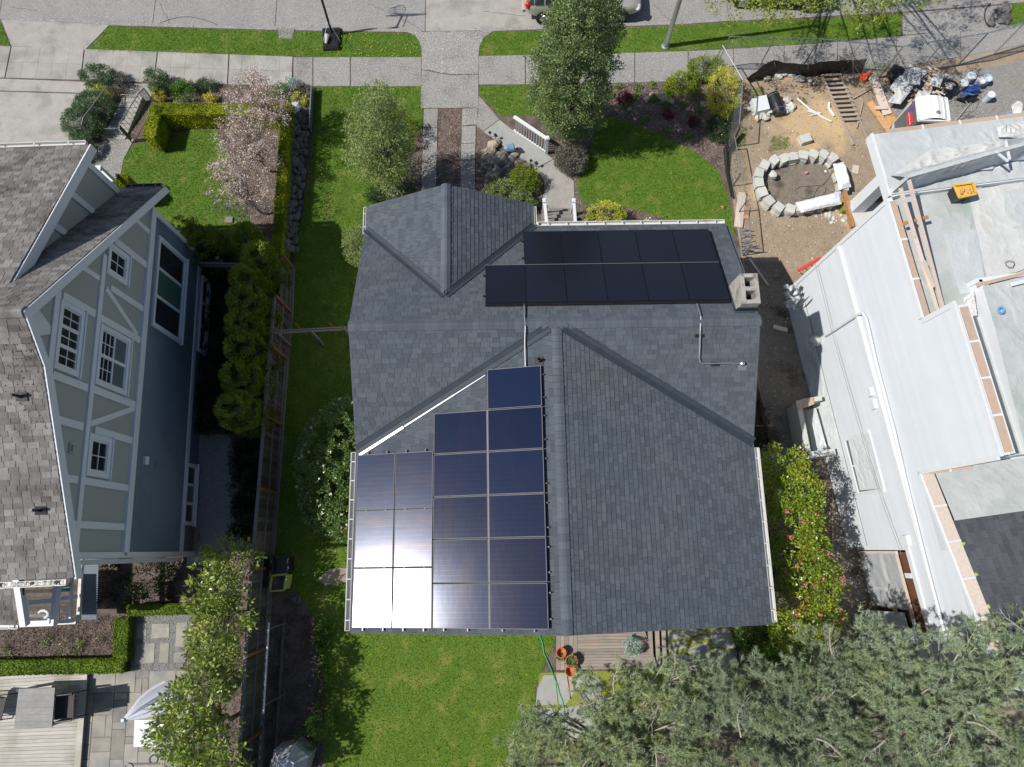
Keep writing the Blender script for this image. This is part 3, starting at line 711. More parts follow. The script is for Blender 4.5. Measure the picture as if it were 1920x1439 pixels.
# flagstone patio: irregular ashlar of many single stones
pt = thing('patio', None, None, (-12.5, -6, 0)); pt['kind'] = 'structure'
mb = MB(); mb.prism(GP([(168, 1258), (372, 1256), (360, 1520), (150, 1520)]), -.02, .008); mb.build('patio_bed', M['flagsand'], pt)
A = G(168, 1260); B = G(372, 1256); D_ = G(148, 1520); Cc = G(356, 1520)
ux, vy = (B - A), (D_ - A); W_, H_ = ux.length, vy.length
cell = .215; nx, ny = int(W_ / cell), int(H_ / cell); occ = np.zeros((nx, ny), bool); rnd = random.Random(12)
for j in range(ny):
    for i in range(nx):
        if occ[i, j]: continue
        w, h = rnd.choice([(2, 2), (3, 2), (2, 3), (3, 3), (1, 2), (2, 1), (3, 4), (4, 3)])
        while w > 1 and (i + w > nx or occ[i:i + w, j].any()): w -= 1
        w = min(w, nx - i)
        while h > 1 and (j + h > ny or occ[i:i + w, j:j + h].any()): h -= 1
        h = min(h, ny - j)
        occ[i:i + w, j:j + h] = True
        g = .009
        def P2(a, b): return A + ux.normalized() * a + vy.normalized() * b
        q = [P2(i * cell + g, j * cell + g), P2((i + w) * cell - g, j * cell + g), P2((i + w) * cell - g, (j + h) * cell - g), P2(i * cell + g, (j + h) * cell - g)]
        q = [p + Vector((rnd.uniform(-1, 1), rnd.uniform(-1, 1), 0)) * .005 for p in q]
        mb = MB(); mb.n().prism(q, .0, .028 + rnd.random() * .004); mb.build('flagstone', M['flag'], pt)

# ---- building lot on the right: bare dirt, gravel corner
mb = MB(); mb.prism(GP([(1392, 148), (1470, 146), (1570, 140), (1680, 128), (1800, 108), (1930, 82), (2200, 60), (2200, 1500), (1640, 1300), (1560, 1250), (1560, 900), (1436, 830), (1415, 700), (1390, 480), (1362, 300), (1388, 240)]), -.02, .009)
setting('dirt_lot', mb, M['dirt'])
mb = MB(); mb.prism(GP([(1395, 490), (1464, 491), (1486, 527), (1520, 600), (1640, 1150), (1640, 1300), (1570, 1250), (1560, 900), (1440, 860), (1415, 640)]), 0, .013)
setting('dark_dirt_and_shadow', mb, M['dirt_and_shadow'])  # the solar house's cast shadow, painted on the lot as darker dirt
gp = [(1648, 158), (1720, 150), (1800, 136), (1930, 112), (2200, 80), (2200, 330), (1660, 330), (1690, 225), (1655, 190)]
mb = MB(); mb.prism(GP(gp), 0, .015); setting('gravel_yard', mb, M['gravel'])
chips('gravel', GP([(1648, 158), (1720, 150), (1800, 136), (1930, 112), (1980, 100), (1980, 240), (1690, 240)]), M['gravel'], 500, .035, .015, 22, .8)
chips('dirt_debris', GP([(1395, 160), (1650, 160), (1690, 225), (1660, 400), (1500, 560), (1620, 1150), (1560, 1150), (1420, 700), (1370, 320)]), M['rubble'], 16, .055, .012, 23, .6)
chips('dirt_debris', GP([(1395, 160), (1650, 160), (1690, 225), (1660, 400), (1500, 560), (1370, 320)]), M['dirt_and_shadow'], 26, .05, .012, 24, .7)
def clods(name, px, m, n, r, seed, z=.01):
    rng = np.random.default_rng(seed); poly = GP(px); P = scatter(poly, n, rng); mb = MB()
    for k, p in enumerate(P):
        rr = r * (.4 + rng.random()); mb.n().rock((p[0], p[1], z + rr * .2), rr, k + seed, 0 if rr < .05 else 1, .6)
    return mb.build(name, m, None, kind='stuff')
clods('dirt_clods', [(1395, 165), (1540, 150), (1545, 185), (1450, 190), (1400, 260)], M['dirt_and_shadow'], 9, .06, 31)
clods('rubble', [(1515, 402), (1590, 378), (1612, 395), (1600, 425), (1560, 420)], M['rubble'], 55, .07, 32)
clods('rubble', [(1425, 360), (1440, 355), (1480, 385), (1500, 400), (1460, 398), (1430, 380)], M['rubble'], 22, .035, 33)
clods('dirt_clods', [(1430, 520), (1490, 600), (1520, 720), (1460, 760), (1430, 650)], M['dirt_and_shadow'], 10, .045, 34)
for k, (px, nn) in enumerate((([(1448, 255), (1478, 258), (1476, 280), (1440, 285)], 1500), ([(1405, 165), (1432, 165), (1432, 182), (1405, 186)], 1300), ([(1372, 235), (1400, 240), (1396, 275), (1372, 290)], 1300), ([(1365, 290), (1395, 285), (1408, 385), (1380, 400)], 500), ([(1495, 185), (1512, 185), (1512, 196), (1498, 198)], 1500), ([(1622, 120), (1662, 120), (1668, 132), (1620, 136)], 1500))):
    grass('grass_tuft', GP(px), M['grass'], nn, .08, .015, .012, 60 + k)

# ================================================================== shingle helper
def shingles(parent, org, ax, up, nrm, poly2, expo, w0, w1, m, seed, nparts=0, vis=None, gap=.007, lift=.012, base=None, t0=.006):
    """courses of single tabs on a roof plane. poly2: convex outline in (along, up) metres.
    The first nparts tabs passing vis() become objects of their own, the rest is one joined part."""
    rnd = random.Random(seed); org = Vector(org); ax = Vector(ax).normalized(); up = Vector(up).normalized(); nrm = Vector(nrm).normalized()
    def clip(sub):
        out = sub
        n = len(poly2)
        area = sum(poly2[i][0] * poly2[(i + 1) % n][1] - poly2[(i + 1) % n][0] * poly2[i][1] for i in range(n))
        pl = poly2 if area > 0 else poly2[::-1]
        for i in range(n):
            a = pl[i]; b = pl[(i + 1) % n]; res = []
            def sd(p): return (b[0] - a[0]) * (p[1] - a[1]) - (b[1] - a[1]) * (p[0] - a[0])
            for k in range(len(out)):
                p = out[k]; q = out[(k + 1) % len(out)]; sp, sq = sd(p), sd(q)
                if sp >= 0: res.append(p)
                if (sp >= 0) != (sq >= 0):
                    t = sp / (sp - sq); res.append((p[0] + (q[0] - p[0]) * t, p[1] + (q[1] - p[1]) * t))
            out = res
            if len(out) < 3: return None
        return out
    us = [p[0] for p in poly2]; vs_ = [p[1] for p in poly2]
    big = MB(); made = 0
    def W3(p, h): return org + ax * p[0] + up * p[1] + nrm * h
    j = 0; v = min(vs_)
    while v < max(vs_) - .01:
        u = min(us) - rnd.random() * w1
        while u < max(us):
            w = rnd.uniform(w0, w1)
            q = clip([(u + gap / 2, v), (u + w - gap / 2, v), (u + w - gap / 2, v + expo), (u + gap / 2, v + expo)])
            if q is not None:
                dk = rnd.choice((0, 0, .004))
                hh = [t0 + (lift + dk) * (1 - (p[1] - v) / expo) for p in q]
                mbx = MB() if (made < nparts and (vis is None or vis(W3(q[0], 0)))) else big
                mbx.n(rnd.random())
                k = len(q)
                vv = [W3(p, 0) for p in q] + [W3(p, h) for p, h in zip(q, hh)]
                ff = [tuple(range(k, 2 * k))] + [(i, (i + 1) % k, k + (i + 1) % k, k + i) for i in range(k)]
                mbx.add(vv, ff)
                if mbx is not big:
                    mbx.build('shingle', m, parent); made += 1
            u += w
        v += expo; j += 1
    if big.f:
        o = big.build('shingles', m, parent); o['kind'] = 'stuff'
    # deck under the tabs
    mb = MB(); mb.slab([W3(p, 0) for p in poly2], nrm, -.05); mb.build('roof_deck', base or M['underlay'], parent)
    return made

# ================================================================== the solar house
RX0, RX1, RXe = -4.2, 7.17, 6.47
house = thing('house', 'single storey house with charcoal shingle roof carrying dark solar panels', 'house', (1.5, 3.8, 0))
# walls
mb = MB()
mb.prism([(-3.8, -1.75), (6.75, -1.75), (6.75, 9.4), (.65, 9.4), (.65, 10.15), (-3.8, 10.15)], 0, 4.05)
mb.build('wall', M['white'], house)
ZR = 5.85; SM = .465; YR = 6.035
nF = Vector((0, SM, 1)).normalized(); uF = Vector((0, -1, SM)).normalized()      # front plane, up-slope goes -Y
LF = (9.82 - YR) * math.sqrt(1 + SM * SM)
vis_all = lambda p: True
# front main plane
shingles(house, (RX0, 9.82, ZR - SM * (9.82 - YR)), (1, 0, 0), uF, nF, [(0, 0), (RX1 - RX0 - .08, 0), (RX1 - RX0, LF), (0, LF)], .137, .14, .31, M['shingle'], 1, 40,
         vis=lambda p: (p.x < -.6 and 6.2 < p.y < 8.0 and p.x < -.45 - 0.0))
# rear main plane
nB = Vector((0, -SM, 1)).normalized(); uB = Vector((0, 1, SM)).normalized()
LB = (YR - 2.72) * math.sqrt(1 + SM * SM)
shingles(house, (RX0, 2.72, ZR - SM * (YR - 2.72)), (1, 0, 0), uB, nB, [(0, 0), (RX1 - RX0, 0), (RX1 - RX0, LB), (0, LB)], .137, .14, .31, M['shingle'], 2, 110,
         vis=lambda p: (p.y < 5.95 and ((p.x > 3.2 and p.y > 4.9) or (p.x < -1.0 and p.y > 4.9))))
# wing planes
SW = .2617; XR = 1.5; WY0, WY1 = -2.11, YR
for sgn, xe, seed in ((-1, RX0, 3), (1, RX1, 4)):
    run = abs(xe - XR); Lw = run * math.sqrt(1 + SW * SW)
    nrm = Vector((sgn * SW, 0, 1)).normalized(); up = Vector((-sgn, 0, SW)).normalized()
    ze = ZR - SW * run
    # plane narrows towards the main roof along the valley
    vy0 = YR - (SW * run) / SM
    if sgn < 0:
        poly = [(0, 0), (WY1 - WY0, Lw), (0, Lw)]
        poly = [(0, 0), (vy0 - WY0, 0), (WY1 - WY0, Lw), (0, Lw)]
        org = (xe, WY0, ze); ax = (0, 1, 0)
    else:
        poly = [(0, 0), (vy0 - WY0, 0), (WY1 - WY0, Lw), (0, Lw)]
        org = (xe, WY0, ze); ax = (0, 1, 0)
    shingles(house, org, ax, up, nrm, poly, .137, .13, .28, M['shingle'], seed, 110 if sgn > 0 else 20,
             vis=(lambda p: p.x < 3.6 and p.y > 0.5) if sgn > 0 else (lambda p: p.x > -.2 and p.y > 4.9))
# front gable
GX = -1.6; GE0, GE1 = -4.2, 1.06; GZ = 5.375; SG = .487; GY1, = (10.58,)
for sgn, xe, seed in ((-1, GE0, 5), (1, GE1, 6)):
    run = abs(xe - GX); Lw = run * math.sqrt(1 + SG * SG); ze = GZ - SG * run
    nrm = Vector((sgn * SG, 0, 1)).normalized(); up = Vector((-sgn, 0, SG)).normalized()
    yj = YR + (ZR - GZ) / SM; ye = YR + (ZR - ze) / SM
    poly = [(ye - yj, 0), (GY1 - yj, 0), (GY1 - yj, Lw), (0, Lw)]
    shingles(house, (xe, yj, ze), (0, 1, 0), up, nrm, poly, .137, .13, .28, M['shingle'], seed, 20, vis=lambda p: p.z > 4.9)
# ridge caps
def ridge(parent, a, b, half, drop, step, m, seed=0, name='ridge_cap'):
    a = Vector(a); b = Vector(b); d = (b - a); n = max(1, int(d.length / step)); d.normalize(); s = d.cross(Vector((0, 0, 1))).normalized()
    rnd = random.Random(seed)
    for i in range(n):
        p = a + (b - a) * (i / n); q = a + (b - a) * ((i + 1) / n) - d * .004; mb = MB(); mb.n(rnd.random())
        z1 = .045; z0 = .03
        pts = []
        for e, zz in ((p, z1), (q, z0)):
            for o_, dz in ((-half, -drop), (-half * .25, -.004), (half * .25, -.004), (half, -drop)):
                pts.append(e + s * o_ + Vector((0, 0, zz + dz)))
        low = [x - Vector((0, 0, .05)) for x in pts]
        mb.add(pts + low, [(0, 4, 5, 1), (1, 5, 6, 2), (2, 6, 7, 3), (0, 1, 9, 8), (1, 2, 10, 9), (2, 3, 11, 10), (4, 12, 13, 5), (5, 13, 14, 6), (6, 14, 15, 7), (0, 8, 12, 4), (3, 7, 15, 11)])
        mb.build(name, m, parent)
ridge(house, (RX0 - .03, YR, ZR), (RX1 + .03, YR, ZR), .155, .07, .19, M['capsh'], 1)
ridge(house, (XR, WY0 - .02, ZR), (XR, YR - .16, ZR), .145, .036, .19, M['capsh'], 2)
ridge(house, (GX, GY1 + .02, GZ), (GX, YR + (ZR - GZ) / SM - .05, GZ), .14, .062, .19, M['capsh'], 3)
# open metal valleys
def valley(a, b, n1, n2, w=.155, name='valley_flashing', lift=.03):
    a = Vector(a); b = Vector(b); L_ = (b - a).normalized(); mb = MB()
    for n in (n1, n2):
        n = Vector(n).normalized(); s = n.cross(L_).normalized()
        if s.z < 0: s = -s
        mb.n(.5).slab([a + n * lift, b + n * lift, b + s * w * (1 if b.z < ZR - .3 else .8) + n * lift, a + s * w + n * lift], n, .006)
        mb.n(.5).slab([a + s * (w - .02) + n * (lift + .006), b + s * (w - .02) * .98 + n * (lift + .006), b + s * w + n * (lift + .006), a + s * w + n * (lift + .006)], n, .008)
    mb.tube([a + Vector((0, 0, lift + .012)), b + Vector((0, 0, lift + .012))], .012, 5)
    return mb.build(name, M['flash'], house)
def valley_old(a, b, m=None, w=.17, name='valley_flashing', lift=.035):
    a = Vector(a); b = Vector(b); L_ = (b - a); mb = MB(); s = L_.cross(Vector((0, 0, 1))).normalized()
    for o_, w_, h in ((-w * .5, w * .42, 0), (w * .5, w * .42, 0), (0, .018, .012)):
        mb.n(.5).beam(a + s * o_ + Vector((0, 0, lift + h)), b + s * o_ + Vector((0, 0, lift + h)), w_ * 1.0, .012)
    mb.beam(a + Vector((0, 0, lift - .006)), b + Vector((0, 0, lift - .006)), w * 1.9, .006)
    mb.build(name, m or M['flash'], house)
zl = ZR - SW * (XR - RX0); zr_ = ZR - SW * (RX1 - XR)
valley((RX0 + .02, YR - SW * (XR - RX0) / SM, zl), (XR - .2, YR - SW * .2 / SM, ZR - .05), nB, (-SW, 0, 1))
valley((RX1 - .02, YR - SW * (RX1 - XR) / SM, zr_), (XR + .2, YR - SW * .2 / SM, ZR - .05), nB, (SW, 0, 1))
# a strip of bright metal edges the left valley, narrowing up the slope
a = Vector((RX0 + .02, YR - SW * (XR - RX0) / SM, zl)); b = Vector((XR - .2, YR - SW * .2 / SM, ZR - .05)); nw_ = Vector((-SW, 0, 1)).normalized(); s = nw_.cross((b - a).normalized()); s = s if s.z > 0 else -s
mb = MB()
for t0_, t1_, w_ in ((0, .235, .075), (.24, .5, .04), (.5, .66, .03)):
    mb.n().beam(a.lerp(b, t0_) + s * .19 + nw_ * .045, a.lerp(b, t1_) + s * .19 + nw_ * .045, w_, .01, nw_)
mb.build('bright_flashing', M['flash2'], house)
ge = GZ - SG * (GX - GE0)
valley((GE0 + .02, YR + (ZR - ge) / SM - .02, ge), (GX, YR + (ZR - GZ) / SM, GZ), nF, (-SG, 0, 1), .13)
ge = GZ - SG * (GE1 - GX)
valley((GE1 - .02, YR + (ZR - ge) / SM - .02, ge), (GX, YR + (ZR - GZ) / SM, GZ), nF, (SG, 0, 1), .13)
# gutters: an open trough with hidden hangers
def gutter(parent, a, b, out, m, w=.125, step=.6, name='gutter', hang=True):
    a = Vector(a); b = Vector(b); out = Vector(out).normalized(); mb = MB()
    Z = Vector((0, 0, 1))
    mb.n().beam(a, b, .012, .11, Z); mb.n().beam(a + out * w, b + out * w, .02, .11, Z); mb.n().beam(a + out * w / 2 - Z * .06, b + out * w / 2 - Z * .06, w, .01, Z)
    for e in (a, b): mb.beam(e, e + out * w, .012, .11, Z)
    o = mb.build(name, m, parent)
    if hang:
        n = int((b - a).length / step); mh = MB()
        for i in range(n + 1):
            p = a.lerp(b, (i + .5) / (n + 1)); mh.n().beam(p + Z * .045, p + out * (w + .01) + Z * .045, .03, .02, Z)
        mh.build('gutter_hangers', m, o)
    return o
gutter(house, (RX0 - .02, WY0 + .05, zl - .04), (RX0 - .02, 2.75, zl - .04), (-1, 0, 0), M['gutter'])
gutter(house, (RX1 + .02, WY0 + .05, zr_ - .04), (RX1 + .02, 2.68, zr_ - .04), (1, 0, 0), M['gutter'])
zfe = ZR - SM * (9.82 - YR)
gutter(house, (1.2, 9.84, zfe - .04), (RX1 - .1, 9.84, zfe - .04), (0, 1, 0), M['gutter'])
gutter(house, (GE1 + .02, 9.9, ge - .04), (GE1 + .02, 10.5, ge - .04), (1, 0, 0), M['gutter'], .06, hang=False)
gutter(house, (GE0 - .02, 9.65, ge - .02), (GE0 - .02, 10.55, ge - .02), (-1, 0, 0), M['gutter'], .07)
# rake boards
rk = []
for x, s_ in ((RX0, -1), (RX1, 1)):
    rk += [((x + s_ * .015, 9.82, zfe - .1), (x + s_ * .015, YR, ZR - .1)), ((x + s_ * .015, 2.72, ZR - SM * (YR - 2.72) - .1), (x + s_ * .015, YR, ZR - .1))]
rk += [((RX0, WY0 - .012, zl - .1), (XR, WY0 - .012, ZR - .1)), ((RX1, WY0 - .012, zr_ - .1), (XR, WY0 - .012, ZR - .1)), ((GE0, GY1 + .012, ge - .1), (GX, GY1 + .012, GZ - .1)), ((GE1, GY1 + .012, ge - .1), (GX, GY1 + .012, GZ - .1))]
for a, b in rk:
    mb = MB(); mb.n().beam(a, b, .02, .16); mb.build('rake_board', M['capsh'], house)
# gable infill walls
mb = MB()
mb.slab([(-3.8, -1.76, 4.0), (6.75, -1.76, 4.0), (6.75, -1.76, 4.35), (XR, -1.76, 5.7), (-3.8, -1.76, 4.35)], (0, 1, 0), .1)
mb.slab([(-3.8, 10.16, 4.0), (.65, 10.16, 4.0), (GX, 10.16, 5.1)], (0, -1, 0), .1)
mb.slab([(6.76, 3.1, 4.0), (6.76, 9.4, 4.0), (6.76, YR, 5.6)], (-1, 0, 0), .1); mb.slab([(-3.81, 3.1, 4.0), (-3.81, 9.4, 4.0), (-3.81, YR, 5.6)], (1, 0, 0), .1)
mb.build('gable_wall', M['white'], house)
# chimney of weathered concrete blocks
ch = MB(); cx0, cx1, cy0, cy1 = 6.56, 7.06, 6.36, 7.24
for k in range(6):
    z0 = 3.9 + k * .4; z1 = z0 + .392
    ins = .004 * (k % 2)
    for (a, b, c, d) in ((cx0 + ins, cy0 + ins, cx0 + .115, cy1 - ins), (cx1 - .115, cy0 + ins, cx1 - ins, cy1 - ins), (cx0 + .117, cy0 + ins, cx1 - .117, cy0 + .115), (cx0 + .117, cy1 - .115, cx1 - .117, cy1 - ins), (cx0 + .117, 6.74, cx1 - .117, 6.86)):
        ch.n().box(((a + c) / 2, (b + d) / 2, (z0 + z1) / 2), (c - a, d - b, z1 - z0))
o = ch.build('chimney', M['oldconc'], house)
mb = MB(); mb.box((6.81, 6.8, 4.9), (.3, .8, 1.8)); mb.build('flue_lining', M['black'], o)
mb = MB()
zb = ZR - SM * (cy0 - .03 - YR) + .03
mb.n().box((6.8, cy0 - .05, zb), (.56, .1, .03), rx=.3); mb.box((6.8, cy0 - .012, zb + .12), (.55, .02, .26)); mb.box((cx0 - .03, 6.8, ZR - SM * (6.8 - YR) + .06), (.06, .9, .03), rx=-.43)
mb.build('chimney_flashing', M['flash'], o)
# vent pipe and EMT conduits on the roof
def roofz(x, y):
    z = ZR - SM * abs(y - YR)
    if y < YR: z = max(z, ZR - SW * abs(x - XR)) if y > WY0 else z
    return z
def onroof(px, py, h=.03, mode='B'):
    d = ray(px, py); z = 5.5
    for _ in range(30): z = roofz(d.x * (CAMH - z), d.y * (CAMH - z)) + h
    s = CAMH - z; return Vector((d.x * s, d.y * s, z))
mb = MB(); p = onroof(1010, 678, 0); mb.lathe(p - Vector((0, 0, .1)), [(.045, 0), (.045, .34), (.035, .34), (.035, .2)], 14); mb.box(p + Vector((0, 0, .03)), (.26, .26, .012), ry=-.25)
mb.build('vent_pipe', M['black'], house)
def conduit(px, name='conduit'):
    pts = [onroof(x, y, .09) for x, y in px]
    mb = MB(); mb.n().tube(pts, .021, 8); o = mb.build(name, M['metal'], house)
    return o
co = conduit([(983, 572), (983, 590), (985, 612), (984, 640), (985, 690)])
co = conduit([(1307, 570), (1311, 582), (1314, 594), (1313, 620), (1312, 650), (1311, 672), (1313, 679), (1318, 682), (1340, 682), (1370, 681), (1376, 682), (1388, 682)])
mb = MB()
for x, y in ((1312, 630), (1341, 683)):
    p = onroof(x, y, .035); mb.n().box(p, (.24, .1, .02), rx=.43); mb.box(p + Vector((0, 0, .03)), (.04, .06, .07))
mb.build('conduit_mount', M['black'], co)
mb = MB(); p = onroof(1392, 682, .1); mb.lathe(p - Vector((0, 0, .08)), [(.06, 0), (.07, .05), (.06, .12), (.03, .14)], 12); mb.box(onroof(1392, 690, .03), (.24, .15, .01), rx=.43)
mb.build('junction_box', M['metal'], co)

# ------------------------------------------------------------------ solar arrays
def panel(arr, c, ax, up, nrm, L_, W_, glass, frame, along):
    """L_ along ax, W_ along up"""
    ax, up, nrm = Vector(ax).normalized(), Vector(up).normalized(), Vector(nrm).normalized(); c = Vector(c)
    def q(s): return [c + ax * (sx * (L_ / 2 - s)) + up * (sy * (W_ / 2 - s)) for sx, sy in ((-1, -1), (1, -1), (1, 1), (-1, 1))]
    mb = MB(); mb.n(.5).slab(q(.016), nrm, .034); o = mb.build('solar_panel', glass, arr)
    mb = MB(); mb.n(.5)
    for a, b in zip((0, 1, 2, 3), (1, 2, 3, 0)):
        Q = q(.008); mb.beam(Q[a] + nrm * .02, Q[b] + nrm * .02, .016, .042, nrm)
    mb.build('frame', frame, o)
    return o
arr = thing('solar_array', 'blue solar array stepped up the rear left roof slope, glinting in the sun', 'solar panels', (-1.5, 1.2, 4.8))
nrmL = Vector((-SW, 0, 1)).normalized(); axL = Vector((1, 0, SW)).normalized(); upL = Vector((0, 1, 0))
K_ = 18 * .9935
def wl_pt(X, Y): return Vector((X, Y, ZR - SW * abs(X - XR))) + nrmL * .11
rowsR = [.2704, .2067, .1427, .0777, .0153, -.0474, -.1107]
for i in range(6):
    y0, y1 = rowsR[i] * K_, rowsR[i + 1] * K_
    for c_, (a, b) in enumerate(((-.0219, .0605), (-.1058, -.0225))):
        if c_ == 1 and i == 0: continue
        a *= K_; b *= K_
        panel(arr, wl_pt((a + b) / 2, (y0 + y1) / 2), axL, upL, nrmL, (b - a) / nrmL.z - .012, (y0 - y1) - .022, M['solar2'], M['panelframe'], 0)
rowsP = [.1487, .0616, -.0243, -.1107]
for i in range(3):
    y0, y1 = rowsP[i] * K_, rowsP[i + 1] * K_
    for (a, b) in ((-.1664, -.1066), (-.2292, -.1672)):
        a *= K_; b *= K_
        panel(arr, wl_pt((a + b) / 2, (y0 + y1) / 2), axL, upL, nrmL, (b - a) / nrmL.z - .008, (y0 - y1) - .022, M['solar'], M['panelframe'], 0)
mb = MB()
for i in range(6):
    for f in (.22, .78):
        y = (rowsR[i] + (rowsR[i + 1] - rowsR[i]) * f) * K_
        x0 = (-.1055 if i > 0 else -.0215) * K_
        mb.n().beam(wl_pt(x0, y) - nrmL * .04, wl_pt(.0608 * K_ + .06, y) - nrmL * .04, .035, .04, nrmL)
for f in (-.2135, -.182, -.151, -.12):
    mb.n().beam(wl_pt(f * K_, rowsP[0] * K_ + .07) - nrmL * .04, wl_pt(f * K_, rowsP[3] * K_ - .07) - nrmL * .04, .035, .04, nrmL)
for xx in (-.09, -.055, -.005, .04):
    mb.n().beam(wl_pt(xx * K_, -.1107 * K_ - .06) - nrmL * .04, wl_pt(xx * K_, -.1107 * K_ + .3) - nrmL * .04, .035, .04, nrmL)
mb.build('mounting_rails', M['black'], arr)
mb = MB()
for x in (-.0222, ):
    mb.n().beam(wl_pt(x * K_, .2067 * K_) + nrmL * .03, wl_pt(x * K_, -.1107 * K_) + nrmL * .03, .03, .012, nrmL)
mb.build('cover_strip', M['fencerail'], arr)
arr2 = thing('solar_array', 'black solar array of eleven panels on the street side roof, in two rows', 'solar panels', (3.2, 8.1, 5.0))
def fp_pt(X, Y): return Vector((X, Y, ZR - SM * (Y - YR))) + nF * .12
K2 = 18 * .9935
for (n, xs, ya, yb) in ((5, .0388, .4515, .5272), (6, -.0255, .3708, .4502)):
    for i in range(n):
        a = (xs + i * .0643) * K2; b = a + .0643 * K2; y0 = ya * K2; y1 = yb * K2
        panel(arr2, fp_pt((a + b) / 2, (y0 + y1) / 2), (1, 0, 0), uF, nF, (b - a) - .01, (y1 - y0) / nF.z - .012, M['solark'], M['blackframe'], 1)
mb = MB(); mb.n().beam(fp_pt(-.0255 * K2, .4508 * K2) + nF * .03, fp_pt(.3603 * K2, .4508 * K2) + nF * .03, .022, .012, nF); mb.build('cover_strip', M['panelframe'], arr2)
mb = MB()
for yy in (.389, .432, .47, .509):
    mb.n().beam(fp_pt((-.0255 if yy < .45 else .0388) * K2 - .07, yy * K2) - nF * .045, fp_pt(.3603 * K2, yy * K2) - nF * .045, .035, .04, nF)
mb.build('mounting_rails', M['black'], arr2)
# dark skirt on the lower edges of the arrays
mb = MB(); mb.n().beam(fp_pt(-.0255 * K2, .3702 * K2) - nF * .03, fp_pt(.3603 * K2, .3702 * K2) - nF * .03, .02, .1, nF); mb.build('array_skirt', M['black'], arr2)

# ------------------------------------------------------------------ front steps and their white railings
st = thing('front_steps', 'grey board steps from the front path up to the porch', 'steps', G(1045, 405))
for i in range(6):
    y = 391 + i * 6.2
    q = GP([(1016 - i * .3, y), (1077 + i * .6, y), (1078 + i * .6, y + 6), (1016 - i * .3, y + 6)], .02 + i * .14)
    mb = MB(); mb.n().prism(q, 0, .05 + i * .14); mb.build('tread', M['fencerail'], st)
def baluster_rail(name, label, p, q, h, n, m, post=.1, top=(.11, .05), bal=.035, posts=True, dz=0.0, group=None, z0=.1):
    """white railing between ground points p, q (q raised by dz)"""
    p = Vector(p); q = Vector(q); t = thing(name, label, 'railing', p, group); Z = Vector((0, 0, 1))
    mb = MB(); mb.n().beam(p + Z * h, q + Z * (h), top[0], top[1]); mb.build('top_rail', m, t)
    mb = MB(); mb.n().beam(p + Z * z0, q + Z * z0, .06, .06); mb.build('bottom_rail', m, t)
    for i in range(n):
        e = p.lerp(q, (i + 1) / (n + 1)); mb = MB(); mb.n().beam(e + Z * (z0 + .03), e + Z * (h - .025), bal, bal, (0, 1, 0)); mb.build('baluster', m, t)
    if posts:
        for e in ((p, q) if posts is True else posts):
            mb = MB(); e = Vector(e); mb.n().box(e + Z * (h * .5 + .03), (post, post, h + .06)); mb.box(e + Z * (h + .09), (post * 1.5, post * 1.5, .05)); mb.box(e + Z * (h + .13), (post, post, .04)); mb.build('post', m, t)
    return t
pA = G(963, 247); pB = G(1024, 288); h_ = .95
baluster_rail('white_railing', 'white picket railing running diagonally beside the front path', pA, pB, h_, 12, M['white'], posts=[pB], top=(.13, .06))
baluster_rail('white_railing', 'white railing on the left of the front steps', G(1018, 403), G(1022, 441), 1.0, 3, M['white'], posts=True)
baluster_rail('white_railing', 'white railing on the right of the front steps', G(1071, 403), G(1076, 470), 1.0, 5, M['white'], posts=True)
mb = MB(); a = G(1003, 443) + Vector((0, 0, 1.0)); b = G(1022, 443) + Vector((0, 0, 1.0)); mb.beam(a, b, .12, .08)
solo('porch_beam', mb, M['white'], 'short white beam joining the left step railing to the house', 'beam', a)

# more cracks, gutter dirt and leaf litter along the kerb
rnd = random.Random(14); mb = MB()
for pa, pb, n_, am in (((20, 14), (70, 20), 8, .03), ((300, 5), (318, 46), 9, .04), ((690, 6), (786, 52), 12, .05), ((905, 22), (985, 30), 9, .04), ((1225, 8), (1262, 44), 9, .04), ((1290, 100), (1300, 150), 8, .03), ((1130, 118), (1180, 154), 7, .03)):
    mb.tube(wiggle(G(*pa, -.12) if pa[1] < 60 else G(*pa), G(*pb, -.12) if pb[1] < 60 else G(*pb), n_, am, rnd, .004 if pa[1] < 60 else .033), .006, 4)
setting('pavement_cracks', mb, M['underlay'])
kl = [(p.x, p.y + .18) for p in kerb] + [(p.x, p.y + .34) for p in kerb[::-1]]
chips('leaf_litter', [q for q in kl if abs(q[0]) < 30], M['bark'], 60, .045, -.117, 26)
chips('leaf_litter', GP([(640, 60), (1690, 10), (1690, 160), (640, 163)]), M['bark'], 3, .04, .032, 27)
chips('leaf_litter', GP([(0, 40), (640, 60), (640, 160), (0, 145)]), M['bark'], 2, .04, .034, 28)
# ================================================================== neighbour's half-timbered house (left)
TH = R(1.6); LU = Vector((math.cos(TH), math.sin(TH), 0)); LV = Vector((-math.sin(TH), math.cos(TH), 0))
def LH(u, v, z): return LU * u + LV * v + Vector((0, 0, z))
def onU(px, py, u, A_=None, B_=None):
    """photo point on the vertical plane u = const -> (v, z)"""
    a = A_ or LU; b = B_ or LV; d = ray(px, py); s = u / (d.x * a.x + d.y * a.y)
    return s * (d.x * b.x + d.y * b.y), CAMH - s
lh = thing('house', 'tall half-timbered neighbour house with grey panels, pale trim and slate blue siding', 'house', LH(-14, 5, 0))
UW = -10.5
def lbox(mb, u0, u1, v0, v1, z0, z1):
    return mb.hexa([LH(u0, v0, z0), LH(u1, v0, z0), LH(u1, v1, z0), LH(u0, v1, z0)], [LH(u0, v0, z1), LH(u1, v0, z1), LH(u1, v1, z1), LH(u0, v1, z1)])
VR_, ZRd = 5.46, 9.78; SLF = .897
